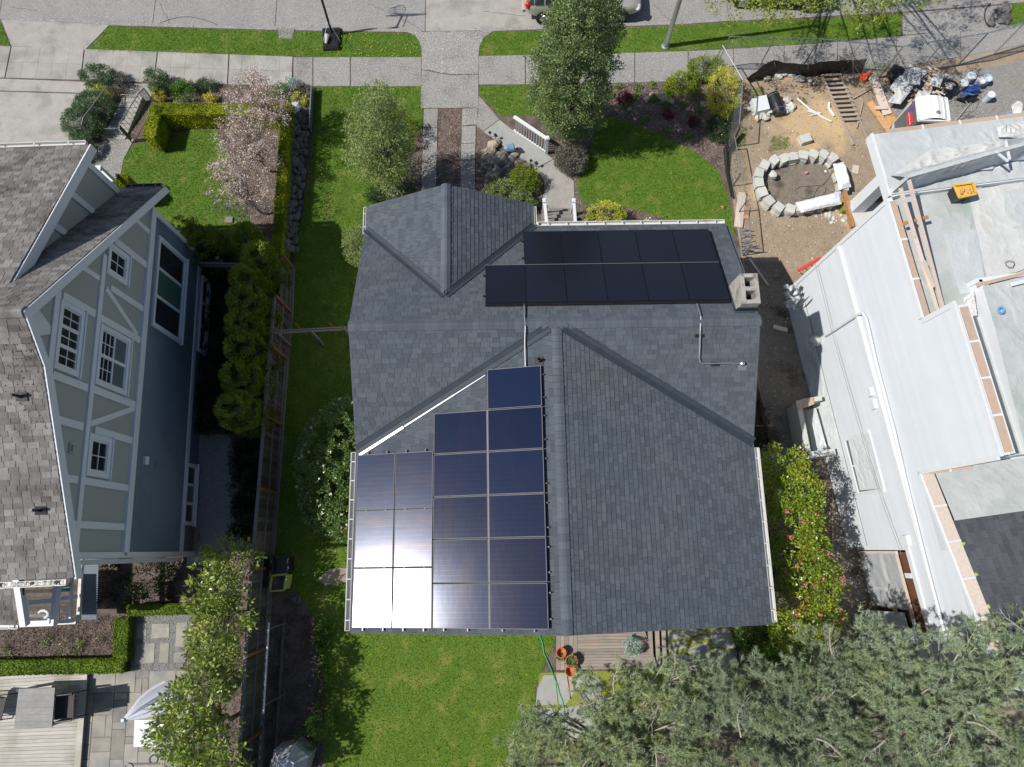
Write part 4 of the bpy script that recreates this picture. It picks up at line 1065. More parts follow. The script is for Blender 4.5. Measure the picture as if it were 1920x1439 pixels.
def zrake(v):
    if v >= VR_: return ZRd - SLF * (v - VR_)
    if v >= 4.45: return ZRd - .84 * (VR_ - v)
    return ZRd - .84 * (VR_ - 4.45) - .416 * (4.45 - v)
# walls
mb = MB(); mb.slab([LH(UW, v, z) for v, z in ((.4, 4.3), (10.7, 4.3), (10.7, zrake(10.7) - .12), (VR_, ZRd - .16), (4.45, zrake(4.45) - .14), (.4, zrake(.4) - .12))], -LU, .2)
mb.build('panel_wall', M['stucco'], lh)
mb = MB(); lbox(mb, -20, UW - .2, .4, 10.7, 0, 4.3); mb.slab([LH(-20, v, z) for v, z in ((.4, 4.3), (10.7, 4.3), (10.7, 4.7), (VR_, 9.35), (.4, 6.4))], LU, 9.2)
mb.build('wall_core', M['bluesiding'], lh)
# blue lap siding: single boards
k = 0; z = .98
sid = MB()
while z < 4.28:
    zt_ = min(z + .092, 4.29)
    sid.n(); sid.hexa([LH(UW - .2, .38, z), LH(UW + .018, .38, z), LH(UW + .018, 10.72, z), LH(UW - .2, 10.72, z)], [LH(UW - .2, .38, zt_), LH(UW + .004, .38, zt_), LH(UW + .004, 10.72, zt_), LH(UW - .2, 10.72, zt_)]); z += .095
o = sid.build('siding_boards', M['bluesiding'], lh); o['kind'] = 'stuff'
mb = MB(); lbox(mb, UW - .2, UW - .02, .4, 10.9, 0, .98); mb.build('base_wall', M['bluesiding'], lh)
mb = MB(); lbox(mb, UW - .02, UW + .06, .3, 10.95, .86, 1.04); mb.build('base_trim', M['trim'], lh)
mb = MB(); lbox(mb, UW - .02, UW + .09, .3, 10.8, 4.2, 4.46); mb.build('belt_trim', M['trim'], lh)
mb = MB(); lbox(mb, UW - .2, UW + .07, 10.62, 10.78, .98, 4.3); mb.build('corner_board', M['trim'], lh)
mb = MB(); lbox(mb, UW - .2, UW + .07, .24, .40, .0, 4.3); lbox(mb, UW - .2, UW + .09, .24, .40, 4.3, 6.6); mb.build('corner_board', M['trim'], lh)
mb = MB(); lbox(mb, UW - .3, UW + .14, .10, .22, 1.1, 6.5); mb.build('downspout', M['gutter'], lh)
def trimboard(pa, pb, w=.17, off=.045):
    (v0, z0), (v1, z1) = onU(*pa, UW + .04), onU(*pb, UW + .04)
    if abs(z1 - z0) > 4 * abs(v1 - v0): v0 = v1 = (v0 + v1) / 2
    if abs(v1 - v0) > 6 * abs(z1 - z0): z0 = z1 = (z0 + z1) / 2
    mb = MB(); mb.n().beam(LH(UW + off / 2, v0, z0), LH(UW + off / 2, v1, z1), w, off, LU); return mb.build('timber', M['trim'], lh)
for a, b, w, off in (((200, 480), (139, 1034), .17, .05), ((110, 545), (89, 735), .2, .05),
        ((255, 414), (283, 436), .14, .044), ((216, 452), (277, 498), .2, .044), ((156, 503), (187, 521), .14, .044), ((208, 543), (271, 578), .17, .044),
        ((119, 553), (179, 590), .2, .044), ((188, 597), (265, 638), .2, .044), ((100, 705), (165, 726), .19, .044), ((175, 730), (254, 760), .2, .044),
        ((98, 783), (156, 801), .19, .044), ((179, 806), (248, 827), .19, .044), ((113.6, 895), (146, 900.5), .18, .044), ((156, 902.5), (240, 914.6), .18, .044),
        ((126, 982.8), (233, 988.4), .18, .044), ((200, 541), (258, 628), .14, .04), ((171, 795), (253, 766), .15, .04)):
    trimboard(a, b, w, off)
(v0, z0) = onU(150, 900, UW + .04)
mb = MB(); kn = [onU(x, y, UW + .1) for x, y in ((64, 590), (76, 582), (97, 612), (96, 627), (73, 630))]; mb.slab([LH(UW + .03, v, z) for v, z in kn], LU, .05); mb.build('knee_brace', M['trim'], lh)
def lwin(px4, cols, rows, glass='glass', fr=.09, grid=None, m='trim', name='window', u=None):
    u = UW if u is None else u
    vz = [onU(x, y, u + .05) for x, y in px4]; v0 = (vz[0][0] + vz[1][0]) / 2; v1 = (vz[2][0] + vz[3][0]) / 2; z0 = (vz[1][1] + vz[2][1]) / 2; z1 = (vz[0][1] + vz[3][1]) / 2
    if v0 > v1: v0, v1 = v1, v0
    if z0 > z1: z0, z1 = z1, z0
    mb = MB()
    for (a, b, c, d) in ((v0, v0 + fr, z0, z1), (v1 - fr, v1, z0, z1), (v0 + fr, v1 - fr, z0, z0 + fr), (v0 + fr, v1 - fr, z1 - fr, z1)):
        mb.n(); lbox(mb, u, u + .08, a, b, c, d)
    lbox(mb, u, u + .12, v0 - .04, v1 + .04, z0 - .05, z0)
    w = mb.build(name, M[m], lh)
    cw = (v1 - v0 - 2 * fr) / rows; chh = (z1 - z0 - 2 * fr) / cols        # rows along v, cols along z
    for i in range(rows):
        for j in range(cols):
            a = v0 + fr + i * cw; c = z0 + fr + j * chh
            g = glass[i * cols + j] if isinstance(glass, (list, tuple)) else glass
            mb = MB(); mb.n(); lbox(mb, u, u + .03, a + .02, a + cw - .02, c + .02, c + chh - .02); mb.build('pane', M[g], w)
            mb = MB()
            lbox(mb, u, u + .055, a, a + .045, c, c + chh); lbox(mb, u, u + .055, a + cw - .045, a + cw, c, c + chh)
            lbox(mb, u, u + .052, a + .03, a + cw - .03, c, c + .03); lbox(mb, u, u + .052, a + .03, a + cw - .03, c + chh - .03, c + chh)
            if grid:
                gi = grid[i * cols + j] if isinstance(grid, list) else grid
                if gi:
                    for p in range(1, gi[0]):
                        x = a + cw * p / gi[0]; lbox(mb, u, u + .045, x - .011, x + .011, c + .03, c + chh - .03)
                    for p in range(1, gi[1]):
                        x = c + chh * p / gi[1]; lbox(mb, u, u + .043, a + .03, a + cw - .03, x - .011, x + .011)
            mb.build('sash', M[m], w)
    return w
lwin([(113.6, 562), (158.4, 585), (145, 709), (100, 689)], 1, 3, 'glass', .12, (2, 2))
lwin([(188.6, 609), (245, 635), (234.5, 743), (177, 719)], 2, 2, ['blind', 'glass', 'blind', 'glass'], .12, [None, (2, 3), None, (2, 3)])
lwin([(205, 457), (243, 480), (235.5, 535), (198, 511)], 1, 1, 'glass', .13, (2, 2))
lwin([(168, 815), (209, 820), (202, 900), (160, 890)], 1, 1, 'glass', .14, (2, 2))
lwin([(299, 442), (350, 488), (338.7, 645), (283.5, 610)], 1, 3, ['glass', 'glassg', 'glass'], .11)
lwin([(352, 869), (370, 872), (363, 986), (342, 984)], 1, 3, ['glass', 'blind', 'glass'], .08)
lwin([(379, 520), (392, 524), (384, 664), (371, 660)], 1, 3, 'glass', .08)
(v0, z0) = onU(270, 864, UW); mb = MB(); lbox(mb, UW, UW + .1, v0 - .12, v0 + .12, z0 - .1, z0 + .1); mb.build('meter_box', M['trim'], lh)
(v0, z0) = onU(291, 872, UW); mb = MB(); lbox(mb, UW, UW + .04, v0 - .13, v0 + .13, z0 - .05, z0 + .05); mb.build('wall_vent', M['bluesiding'], lh)
(v0, z0) = onU(132, 841, UW)
mb = MB(); lbox(mb, UW, UW + .04, v0 - .13, v0 + .13, z0 - .09, z0 + .09); lbox(mb, UW + .04, UW + .09, v0 - .07, v0 + .07, z0 - .04, z0 + .04); mb.build('wall_vent', M['stucco'], lh)
# roof planes
ax = -LU
def lplane(v_lo, z_lo, v_hi, z_hi, u0, u1, seed, nparts, vis=None, expo=.143, m='shingle2', w0=.2, w1=.28, poly=None, gap=.012):
    a = LH(u0, v_lo, z_lo); up = (LH(u0, v_hi, z_hi) - a); Lw = up.length; up.normalize(); axd = (LH(u1, v_lo, z_lo) - a).normalized()
    nrm = axd.cross(up);
    if nrm.z < 0: nrm = -nrm
    shingles(lh, a, axd, up, nrm, poly(Lw) if poly else [(0, 0), (u1 - u0, 0), (u1 - u0, Lw), (0, Lw)], expo, w0, w1, M[m], seed, nparts, vis, gap, .01)
UE = -10.17
lplane(-.17, zrake(-.17), 4.45, zrake(4.45), -17, UE, 11, 170, lambda p: p.x > -13 and p.y > .5)
lplane(4.45, zrake(4.45), VR_, ZRd, -17, UE, 12, 20, lambda p: p.x > -12)
lplane(11.45, zrake(11.45), VR_, ZRd, -17, UE, 13, 0, poly=lambda Lw: [(17 - 11.5, 0), (17 + UE, 0), (17 + UE, Lw), (0, Lw), (0, Lw * .82), (17 - 11.5, Lw * .82)][0:0] or [(17 - 11.5, 0), (17 + UE, 0), (17 + UE, Lw), (17 - 11.5, Lw)])
lplane(6.7, zrake(6.7), VR_, ZRd, -17, -11.5, 15, 0)
lplane(11.55, 6.58, 6.42, 8.9, -17, -11.2, 14, 100, lambda p: p.x > -13.4)
mb = MB(); mb.n(); 
ridge(lh, LH(-17, VR_, ZRd), LH(UE, VR_, ZRd), .13, .09, .2, M['shingle2'], 7)
# fascias (broad pale boards seen from the side)
def fascia(u, pts, w=.26):
    for (v0, z0), (v1, z1) in zip(pts[:-1], pts[1:]):
        mb = MB(); mb.n(); q = [LH(u, v0, z0 - w), LH(u, v1, z1 - w), LH(u, v1, z1 - .01), LH(u, v0, z0 - .01)]; mb.slab(q, LU, .045); mb.build('rake_board', M['trim'], lh)
fascia(UE, [(11.5, zrake(11.5)), (VR_, ZRd)], .3); fascia(UE, [(VR_, ZRd), (4.45, zrake(4.45)), (-.22, zrake(-.22))], .28)
fascia(-11.2, [(11.6, 6.58), (6.42, 8.88)], .32)
# soffit under the overhang
mb = MB(); mb.poly([LH(UE, 11.4, zrake(11.4) - .09), LH(UE, VR_, ZRd - .12), LH(UW, VR_, ZRd - .12), LH(UW, 11.4, zrake(11.4) - .09)]); mb.poly([LH(UE, -.1, zrake(-.1) - .09), LH(UE, 4.45, zrake(4.45) - .1), LH(UW, 4.45, zrake(4.45) - .1), LH(UW, -.1, zrake(-.1) - .09)]); mb.build('soffit', M['trim'], lh)
# dormer cheek wall
UC = -11.42
mb = MB(); mb.slab([LH(UC, 6.5, zrake(6.5)), LH(UC, 11.3, zrake(11.3)), LH(UC, 11.3, 6.55), LH(UC, 6.5, 8.75)], -LU, .15); mb.build('dormer_cheek', M['stucco'], lh)
for v in (11.2, 9.95, 8.75):
    zt_ = 8.9 - .452 * (v - 6.42) - .2; mb = MB(); mb.n().beam(LH(UC + .02, v, zrake(v)), LH(UC + .02, v, zt_), .19, .045, LU); mb.build('timber', M['trim'], lh)
mb = MB(); lbox(mb, -20, UC - .16, 6.6, 11.25, 4, 6.4); mb.build('dormer_wall', M['stucco'], lh)
gutter(lh, LH(-17, 11.58, 6.55), LH(-11.3, 11.58, 6.55), LV, M['gutter'], step=1.1)
gutter(lh, LH(-11.35, 11.5, zrake(11.5) - .02), LH(-10.25, 11.5, zrake(11.5) - .02), LV, M['dkmetal'], w=.1, step=.5)
gutter(lh, LH(-17, -.22, zrake(-.17) - .05), LH(-10.35, -.22, zrake(-.17) - .05), -LV, M['gutter'])
# leaf litter in the rear gutter
rng = np.random.default_rng(5); mb = MB()
for i in range(60):
    p = LH(-13.5 + 3.1 * rng.random(), -.28, zrake(-.17) + .01); mb.n().rock(p, .03 + .03 * rng.random(), i, 0, .5)
o = mb.build('gutter_debris', M['rubble'], lh); o['kind'] = 'stuff'
# plumbing vents with long shadows
for px, py in ((42, 745), (78, 958)):
    d = ray(px, py); z = 8.2
    for _ in range(30):
        s = CAMH - z; v = Vector((d.x * s, d.y * s, 0)).dot(LV); z = zrake(v)
    p = Vector((d.x * (CAMH - z), d.y * (CAMH - z), z)); mb = MB(); mb.tube([p - Vector((0, 0, .05)), p + Vector((-.05, 0, .3))], .035, 10); mb.n().box(p + Vector((0, 0, .03)), (.26, .2, .015), rx=.4); mb.build('vent_pipe', M['black'], lh)
# moss and lichen on the old slope
rng = np.random.default_rng(8); mb = MB()
for i in range(240):
    v = 3.0 + 1.9 * rng.random() ** .6; u = UE - .06 - abs(rng.normal()) * .42; v = round(v / .132) * .132 + rng.normal() * .012; mb.n().rock(LH(u, v, zrake(v) + .008), .010 + .022 * rng.random(), i, 0, .35)
for i in range(60):
    v = .3 + 4 * rng.random(); u = UE - 3.2 * rng.random(); v = round(v / .132) * .132; mb.n().rock(LH(u, v, zrake(v) + .012), .010 + .014 * rng.random(), i, 0, .4)
o = mb.build('roof_moss', M['roofmoss'], lh); o['kind'] = 'stuff'
# rear porch: lower shingled roof, deck, posts, railing
def LZ(px, py, z): p = G(px, py, z); return p
zp = 4.6
mb = MB(); a = G(-60, 1084, zp); b = G(33, 1082, zp); c = G(45, 1172, zp - .5); d = G(-60, 1172, zp - .5)
upv = (a - d); Lw = upv.length
shingles(lh, d, (c - d).normalized(), upv.normalized(), (c - d).cross(upv).normalized(), [(0, 0), ((c - d).length, 0), ((b - d).dot((c - d).normalized()), Lw), (0, Lw)], .143, .2, .28, M['shingle2'], 16, 0, None, .012, .01)
mb = MB(); mb.n().beam(G(33, 1082, zp), G(47, 1173, zp - .5), .16, .2); mb.build('porch_fascia', M['trim'], lh)
gutter(lh, G(-60, 1171, zp - .55), G(36, 1170, zp - .55), -LV, M['gutter'])
for i in range(12):
    y = 1086 + i * 6.6; q = [G(36, y, 1.6), G(112, y - 1, 1.6), G(112, y + 5.4, 1.6), G(36, y + 6.4, 1.6)]; mb = MB(); mb.n().slab(q, (0, 0, 1), .03); mb.build('porch_board', M['fencerail'] if i == 10 else M['fencewood'], lh)
for pa, pb, w, h, z, mm in (((109, 1086), (100, 1172), .12, .2, 3.4, 'trim'), ((44, 1133), (143, 1119), .11, .14, 3.1, 'trim'), ((50, 1170), (104, 1168), .16, .18, 2.6, 'trim'), ((136, 1062), (132, 1160), .06, .08, 2.6, 'trim'),
                            ((154, 1042), (147, 1166), .09, .1, 1.9, 'gutter'), ((104, 1168), (144, 1166), .12, .12, 2.2, 'gutter')):
    mb = MB(); mb.n().beam(G(*pa, z), G(*pb, z), w, h); mb.build('porch_beam', M[mm], lh)
for i in range(6):
    y = 1096 + i * 12 if i < 3 else 1132 + (i - 3) * 10; mb = MB(); mb.n().beam(G(110, y, 2.5), G(135, y - 2, 2.5), .05, .05); mb.build('porch_rail', M['trim'], lh)
mb = MB(); mb.box(G(97, 1166, 2.75), (.2, .2, .12)); mb.build('post_cap', M['white'], lh)
# lattice skirt
lat = MB()
for i in range(12):
    f = i / 11; lat.n().beam(G(158 + 26 * f, 1040, .8), G(154 + 26 * f, 1162, .8), .03, .015)
for j in range(30):
    f = j / 29; lat.n().beam(G(157 - 4 * f, 1041 + 120 * f, .815), G(186 - 5 * f, 1040 + 120 * f, .815), .03, .012)
o = lat.build('lattice_panel', M['bluesiding'], lh)
mb = MB(); pts = [G(82 + 9 * math.cos(a), 1152 - 7 * math.sin(a), 2.0) for a in np.linspace(2.9, -1.4, 9)]; mb.tube(pts, .045, 8)
solo('bent_pipe', mb, M['white'], 'curled white pipe lying on the neighbour rear porch boards', 'pipe', pts[0])
mb = MB()
for y, w in ((1098, 20), (1107, 18)):
    mb.n().slab([G(114, y - 3, 2.6), G(114 + w, y - 4, 2.6), G(113 + w, y + 2, 2.6), G(113, y + 3, 2.6)], (0, 0, 1), .12)
solo('shopping_bag', mb, M['teal'], 'teal and white folded bags on the neighbour porch steps', 'bag', G(114, 1100, 2.6))
# small white entry railing beside the cheek wall
t = thing('entry_railing', 'small white boxed railing at the neighbour front entry', 'railing', G(185, 345))
a = G(186, 318, 1.6); b = G(212, 343, 1.6); c = G(176, 330, 1.6)
mb = MB(); mb.n().box(a + Vector((0, 0, -.6)), (.2, .2, 1.4)); mb.build('post', M['white'], t)
mb = MB(); mb.n().beam(a, b, .1, .1); mb.n().beam(b, G(198, 349, 1.6), .14, .14); mb.build('top_rail', M['white'], t)
for i in range(7):
    f = i / 6; mb = MB(); mb.n().beam(a.lerp(b, f) + Vector((0, 0, -.1)), c.lerp(G(198, 349, 1.6), f) + Vector((0, 0, -.15)), .025, .025); mb.build('baluster', M['dkmetal'], t)
# red hose coil on the gravel, hose reel
mb = MB(); c = G(358, 1008, .35)
pts = [c + Vector((math.cos(a * .7) * (.27 + .02 * math.sin(a)), math.sin(a * .7) * (.2 + .02 * math.cos(a * 1.3)), .03 * math.sin(a * 2))) for a in np.linspace(0, 40, 90)]
mb.tube(pts, .011, 5)
solo('hose_coil', mb, M['redhose'], 'red garden hose coiled against the blue siding', 'hose', c)

# ------------------------------------------------------------------ timber fence between the lots
fence = thing('fence', 'long dark board fence with grey rails and orange cedar posts between the lots', 'fence', G(527, 860))
fl = [(547, 505), (544, 588), (536, 675), (527, 798), (518, 925), (506, 1065), (497, 1215), (488, 1370), (480, 1520)]
hts = [1.15, 1.75, 1.75, 1.75, 1.75, 1.75, 1.75, 1.75]
me_board = None; rnd = random.Random(3); nb = 0
mbp = MB(); mbp.n(.5).box((0, 0, .5), (.018, .152, 1.0)); board_me = mbp.mesh('fence_board'); board_me.materials.append(M['fencewood'])
for i in range(8):
    a = G(*fl[i]); b = G(*fl[i + 1]); h = hts[i]; d = (b - a).normalized(); n = int((b - a).length / .142)
    for k in range(n):
        p = a + d * (k + .5) * (b - a).length / n
        o = bpy.data.objects.new('fence_board', board_me); COL.objects.link(o); o.parent = fence; ROOT[o.name] = ROOT[fence.name]
        o.location = p + Vector((.012 if k % 2 else -.012, 0, .03)) - ROOT[fence.name]; o.scale = (1, 1, h - .08 + rnd.uniform(-.01, .01))
        o.rotation_euler = (0, 0, math.atan2(d.y, d.x) + math.pi / 2)
    off = Vector((.0, 0, 0))
    for z, w in ((h - .02, .10), (.12, .05), (h * .5, .05)):
        mb = MB(); mb.n().beam(a + Vector((.03 if z < h - .1 else 0, 0, z)), b + Vector((.03 if z < h - .1 else 0, 0, z)), w, .04); mb.build('fence_rail', M['fencerail'], fence)
    mb = MB(); mb.n().box(a + Vector((.055, 0, h / 2 + .02)), (.09, .09, h + .06)); mb.build('fence_post', M['cedard'], fence)
    mb = MB(); mb.n().beam(a + Vector((.1, 0, .05)), b + Vector((.1, 0, .05)), .05, .12); mb.build('kick_board', M['fencerail'], fence)
# side gate fence to our house
gate = thing('fence', 'slim grey rail fence joining the board fence to the solar house', 'fence', G(600, 635))
a = G(543, 650); b = G(668, 643); h = 1.7
for f_ in (.02, .5, .97):
    mb = MB(); mb.n().box(a.lerp(b, f_) + Vector((0, 0, h / 2)), (.08, .08, h)); mb.build('fence_post', M['fencerail'], gate)
for y_, z in ((-.03, h), (.05, h - .04), (.0, h - .18)):
    mb = MB(); mb.n().beam(a + Vector((0, y_, z)), b + Vector((0, y_, z)), .032, .04); mb.build('fence_rail', M['ladderwood'], gate)
for pa, pb in (((575, 628), (552, 604)), ((629, 624), (616, 604))):
    mb = MB(); mb.n().beam(G(*pa, .25), G(*pb, .9), .07, .09); mb.build('brace', M['cedard'], gate)
g2 = thing('fence', 'thin grey rail fence between the neighbour house and the cedars', 'fence', G(400, 500))
mb = MB(); mb.n().beam(G(375, 494, 1.6), G(455, 496, 1.6), .05, .1); mb.build('fence_rail', M['fencerail'], g2)
mb = MB(); mb.n().beam(G(378, 499, 1.3), G(452, 500, 1.3), .05, .1); mb.build('fence_rail', M['fencerail'], g2)
mb = MB(); mb.n().box(G(425, 502, .8), (.1, .1, 1.7)); mb.build('fence_post', M['fencerail'], g2)
# narrow trellis fence at the edge of the front lawn
mb = MB(); mb.n().beam(G(586, 166, .2), G(582, 245, .2), .04, .4)
solo('fence', mb, M['dkmetal'], 'low dark metal fence at the top of the rock wall', 'fence', G(585, 200))

# ------------------------------------------------------------------ rock retaining wall
rw = thing('rock_wall', 'dark boulder retaining wall dropping beside the clipped hedge', 'wall', G(568, 300))
rnd = random.Random(21); k = 0
y = 214
while y < 470:
    xr = 582 - (y - 200) * .11; xl = xr - 26 + (y > 380) * 8
    x = xl
    while x < xr:
        f = (x - xl) / max(1, xr - xl); r_ = rnd.uniform(.09, .16)
        p = G(x + rnd.uniform(-2, 2), y + rnd.uniform(-3, 3), .5 - .45 * f)
        mb = MB(); mb.n().rock(p, (r_, r_ * 1.2, r_ * .8), k, 2); mb.build('rock', M['rock'], rw); k += 1
        x += r_ * 54 * 1.15
    y += 12
mb = MB(); mb.n().rock(G(548, 208, .5), (.34, .3, .2), 5, 2); mb.build('rock', M['rubble'], rw)
mb = MB(); q = GP([(556, 210), (580, 210), (553, 470), (535, 470)]); mb.add([q[0] + Vector((0, 0, .5)), q[1], q[2], q[3] + Vector((0, 0, .4))], [(0, 1, 2, 3)]); mb.build('wall_earth', M['soil'], rw)

# ------------------------------------------------------------------ stairs and iron handrails left of the hedge
ns = thing('garden_stairs', 'concrete garden stairs between two iron handrails', 'steps', G(225, 225))
for i in range(8):
    y0 = 191 + i * 9; xl = 239 - i * 6.2; xr = xl + 36 + i * 1.2
    mb = MB(); mb.n().prism(GP([(xl, y0), (xr, y0), (xr - 5, y0 + 9.5), (xl - 5, y0 + 9.5)]), -.0, .30 - i * .035); mb.build('step', M['concrete'], ns)
def iron_rail(label, pts, zs, n):
    t = thing('handrail', label, 'handrail', G(*pts[0])); P0 = [G(*p) for p in pts]; top = [G(*p) + Vector((0, 0, z)) for p, z in zip(pts, zs)]; low = [p + Vector((0, 0, .12)) for p in P0]
    mb = MB(); mb.n().tube([top[0] - Vector((0, 0, .35))] + top, .022, 6); mb.build('top_rail', M['dkmetal'], t)
    mb = MB(); mb.n().tube(low, .014, 5); mb.build('bottom_rail', M['dkmetal'], t)
    for e in (0, -1):
        mb = MB(); mb.n().tube([P0[e], top[e]], .02, 6); mb.build('post', M['dkmetal'], t)
    def at(L_, f):
        f *= len(L_) - 1; i = min(int(f), len(L_) - 2); return L_[i].lerp(L_[i + 1], f - i)
    for k in range(n):
        f = (k + 1) / (n + 1); mb = MB(); mb.n().tube([at(low, f), at(top, f)], .009, 4); mb.build('baluster', M['dkmetal'], t)
    return t
iron_rail('grey iron handrail along the right side of the garden stairs', [(290, 192), (283, 205), (250, 262), (248, 268)], [.85, .95, 1.0, .9], 24)
iron_rail('grey iron handrail half buried in the lavender left of the garden stairs', [(222, 190), (216, 205), (185, 250), (180, 262)], [.85, .95, 1.0, .95], 20)
mb = MB(); p = G(232, 256); mb.tube([p, p + Vector((0, 0, .5)), p + Vector((-.5, 0, .5))], .014, 5); p = G(240, 193); mb.tube([p, p + Vector((0, 0, .5)), p + Vector((.4, 0, .5))], .014, 5)
solo('handrail', mb, M['dkmetal'], 'small iron grab rail beside the lowest garden step', 'handrail', G(232, 256))

# ------------------------------------------------------------------ lower left: timber deck, table, chairs, parasol
dk = thing('deck', 'silvery timber deck with parallel boards in the lower left corner', 'deck', G(60, 1380))
y = 0
A1 = G(-40, 1272, .18); B1 = G(163, 1258, .18); A2 = G(-40, 1500, .18); B2 = G(143, 1500, .18)
n = 34
for k in range(n):
    f0 = k / n; f1 = (k + 1) / n - .002
    q = [A1.lerp(A2, f0), B1.lerp(B2, f0), B1.lerp(B2, f1), A1.lerp(A2, f1)]
    q = [q[0], q[1] - Vector((.145, 0, 0)), q[2] - Vector((.145, 0, 0)), q[3]]
    mb = MB(); mb.n().slab([p - Vector((0, 0, .03)) for p in q], (0, 0, 1), .03); mb.build('deck_board', M['deckw'], dk)
mb = MB(); mb.n().beam(B1 - Vector((.08, 0, .015)), B2 - Vector((.05, 0, .015)), .19, .034); mb.build('border_board', M['deckw'], dk)
mb = MB(); mb.prism([(A1.x, A1.y - .02), (B1.x + .03, B1.y - .02), (B2.x + .03, B2.y), (A2.x, A2.y)], 0, .145); mb.build('deck_frame', M['fencerail'], dk)
tb = thing('patio_table', 'square weathered grey timber table on the deck', 'table', G(65, 1325, .18))
q = GP([(35, 1292), (103, 1290), (97, 1365), (26, 1366)], .93)
for k in range(6):
    f0 = k / 6; f1 = (k + 1) / 6 - .003; p = [q[0].lerp(q[3], f0), q[1].lerp(q[2], f0), q[1].lerp(q[2], f1), q[0].lerp(q[3], f1)]
    mb = MB(); mb.n().slab([x - Vector((0, 0, .035)) for x in p], (0, 0, 1), .035); mb.build('table_slat', M['tablew'], tb)
ce = sum(q, Vector()) / 4
for p in q:
    e = ce + (p - ce) * .88; mb = MB(); mb.n().box((e.x, e.y, .53), (.08, .08, .70)); mb.build('leg', M['deckw'], tb)
mb = MB()
for a, b in zip(q, q[1:] + q[:1]):
    a = ce + (a - ce) * .9; b = ce + (b - ce) * .9; mb.n().beam(a - Vector((0, 0, .09)), b - Vector((0, 0, .09)), .03, .1)
mb.build('apron', M['deckw'], tb)
def recliner(label, c, rz):
    t = thing('patio_chair', label, 'chair', c, 'black reclining chairs round the deck table'); mr = Matrix.Rotation(rz, 3, 'Z'); c = Vector(c)
    def T(x, y, z): return c + mr @ Vector((x * 1.2, y * 1.25, z))
    mb = MB(); pts = [(-.26, .43), (0, .40), (.24, .42)]; mb.n().slab([T(-.26, -.25, .43), T(.24, -.25, .41), T(.24, .25, .41), T(-.26, .25, .43)], (0, 0, 1), .025); mb.build('seat', M['sling'], t)
    mb = MB(); mb.n().slab([T(.24, -.25, .42), T(.52, -.25, 1.02), T(.52, .25, 1.02), T(.24, .25, .42)], mr @ Vector((.8, 0, -.3)), .025); mb.build('backrest', M['sling'], t)
    mb = MB(); mb.n().tube([T(.47, -.18, .93), T(.53, -.2, 1.04), T(.53, .2, 1.04), T(.47, .18, .93)], .045, 8); mb.build('headrest', M['sling'], t)
    for s in (-1, 1):
        mb = MB(); mb.n().tube([T(-.3, s * .29, .0), T(.1, s * .29, .62), T(.36, s * .29, .66)], .016, 6); mb.n().tube([T(.42, s * .29, 0), T(-.1, s * .29, .6)], .016, 6); mb.build('leg', M['black'], t)
        mb = MB(); mb.n().tube([T(-.28, s * .29, .64), T(-.1, s * .31, .68), T(.3, s * .3, .68)], .028, 6); mb.build('armrest', M['black'], t)
        mb = MB(); mb.n().tube([T(-.27, s * .26, .43), T(.25, s * .26, .42), T(.54, s * .26, 1.04)], .016, 6); mb.build('side_frame', M['black'], t)
    return t
recliner('black sling recliner on the right side of the deck table', G(138, 1320, .18), .1)
recliner('black sling recliner on the left side of the deck table, cut by the frame', G(8, 1322, .18), math.pi - .1)
mb = MB(); p = G(60, 1378, .18); mb.n().slab([p + Vector((-.25, -.22, .4)), p + Vector((.25, -.22, .4)), p + Vector((.25, .1, .42)), p + Vector((-.25, .1, .42))], (0, 0, 1), .025)
# closed parasol, leaning, pale folds
t = thing('parasol', 'closed pale grey parasol with drooping folds beside the patio', 'parasol', G(330, 1300))
a = G(232, 1350, 2.1); b = G(318, 1300, 1.5); ax_ = (b - a); rnd = random.Random(2)
v = []; nseg = 14; nr = 18
mb = MB()
for i in range(nseg + 1):
    f = i / nseg; c = a.lerp(b, f); rad = .05 + .22 * math.sin(min(1, f * 1.15) * math.pi * .55)
    s = ax_.cross(Vector((0, 0, 1))).normalized(); w_ = s.cross(ax_.normalized())
    for k in range(nr):
        an = 2 * math.pi * k / nr; rr = rad * (1 + .5 * (1 if k % 2 else -1) * min(1, f * 2.5)) * (1 + .1 * math.sin(k * 3.1))
        v.append(c + (s * math.cos(an) + w_ * math.sin(an)) * rr + ax_.normalized() * (.08 * (k % 3) if i == nseg else 0))
f_ = [(i * nr + k, i * nr + (k + 1) % nr, (i + 1) * nr + (k + 1) % nr, (i + 1) * nr + k) for i in range(nseg) for k in range(nr)]
mb.add(v, f_); mb.build('canopy', M['umbrella'], t)
mb = MB(); mb.tube([a - ax_ * .04, b + ax_ * .4], .03, 8); mb.build('pole', M['black'], t)
mb = MB(); mb.n().tube([a + Vector((0, 0, -.12)), a + Vector((0, 0, .08))], [.09, .05], 9); mb.build('finial', M['white'], t)
wt = thing('side_table', 'plain white square table under the evergreen branches', 'table', G(275, 1378))
q = GP([(252, 1350), (292, 1350), (292, 1401), (250, 1401)], .5); mb = MB(); mb.n().slab(q, (0, 0, -1), .04); mb.build('table_top', M['umbrella'], wt)
ce = sum(q, Vector()) / 4
for p in q:
    e = ce + (p - ce) * .85; mb = MB(); mb.n().box((e.x, e.y, .24), (.05, .05, .46)); mb.build('leg', M['umbrella'], wt)
q = GP([(290, 1310), (318, 1296), (322, 1330), (300, 1338)], .45); mb = MB(); mb.n().slab(q, (0, 0, -1), .05)
solo('bench', mb, M['umbrella'], 'white slab seat end behind the closed parasol', 'bench', q[0])
mb = MB(); c = G(242, 1440, .6); pts = [c + Vector((.13 * math.cos(a), .13 * math.sin(a), 0)) for a in np.linspace(0, 2 * math.pi, 14)]; mb.tube(pts, .022, 6); mb.beam(G(250, 1433, .6), G(300, 1432, .6), .05, .05)
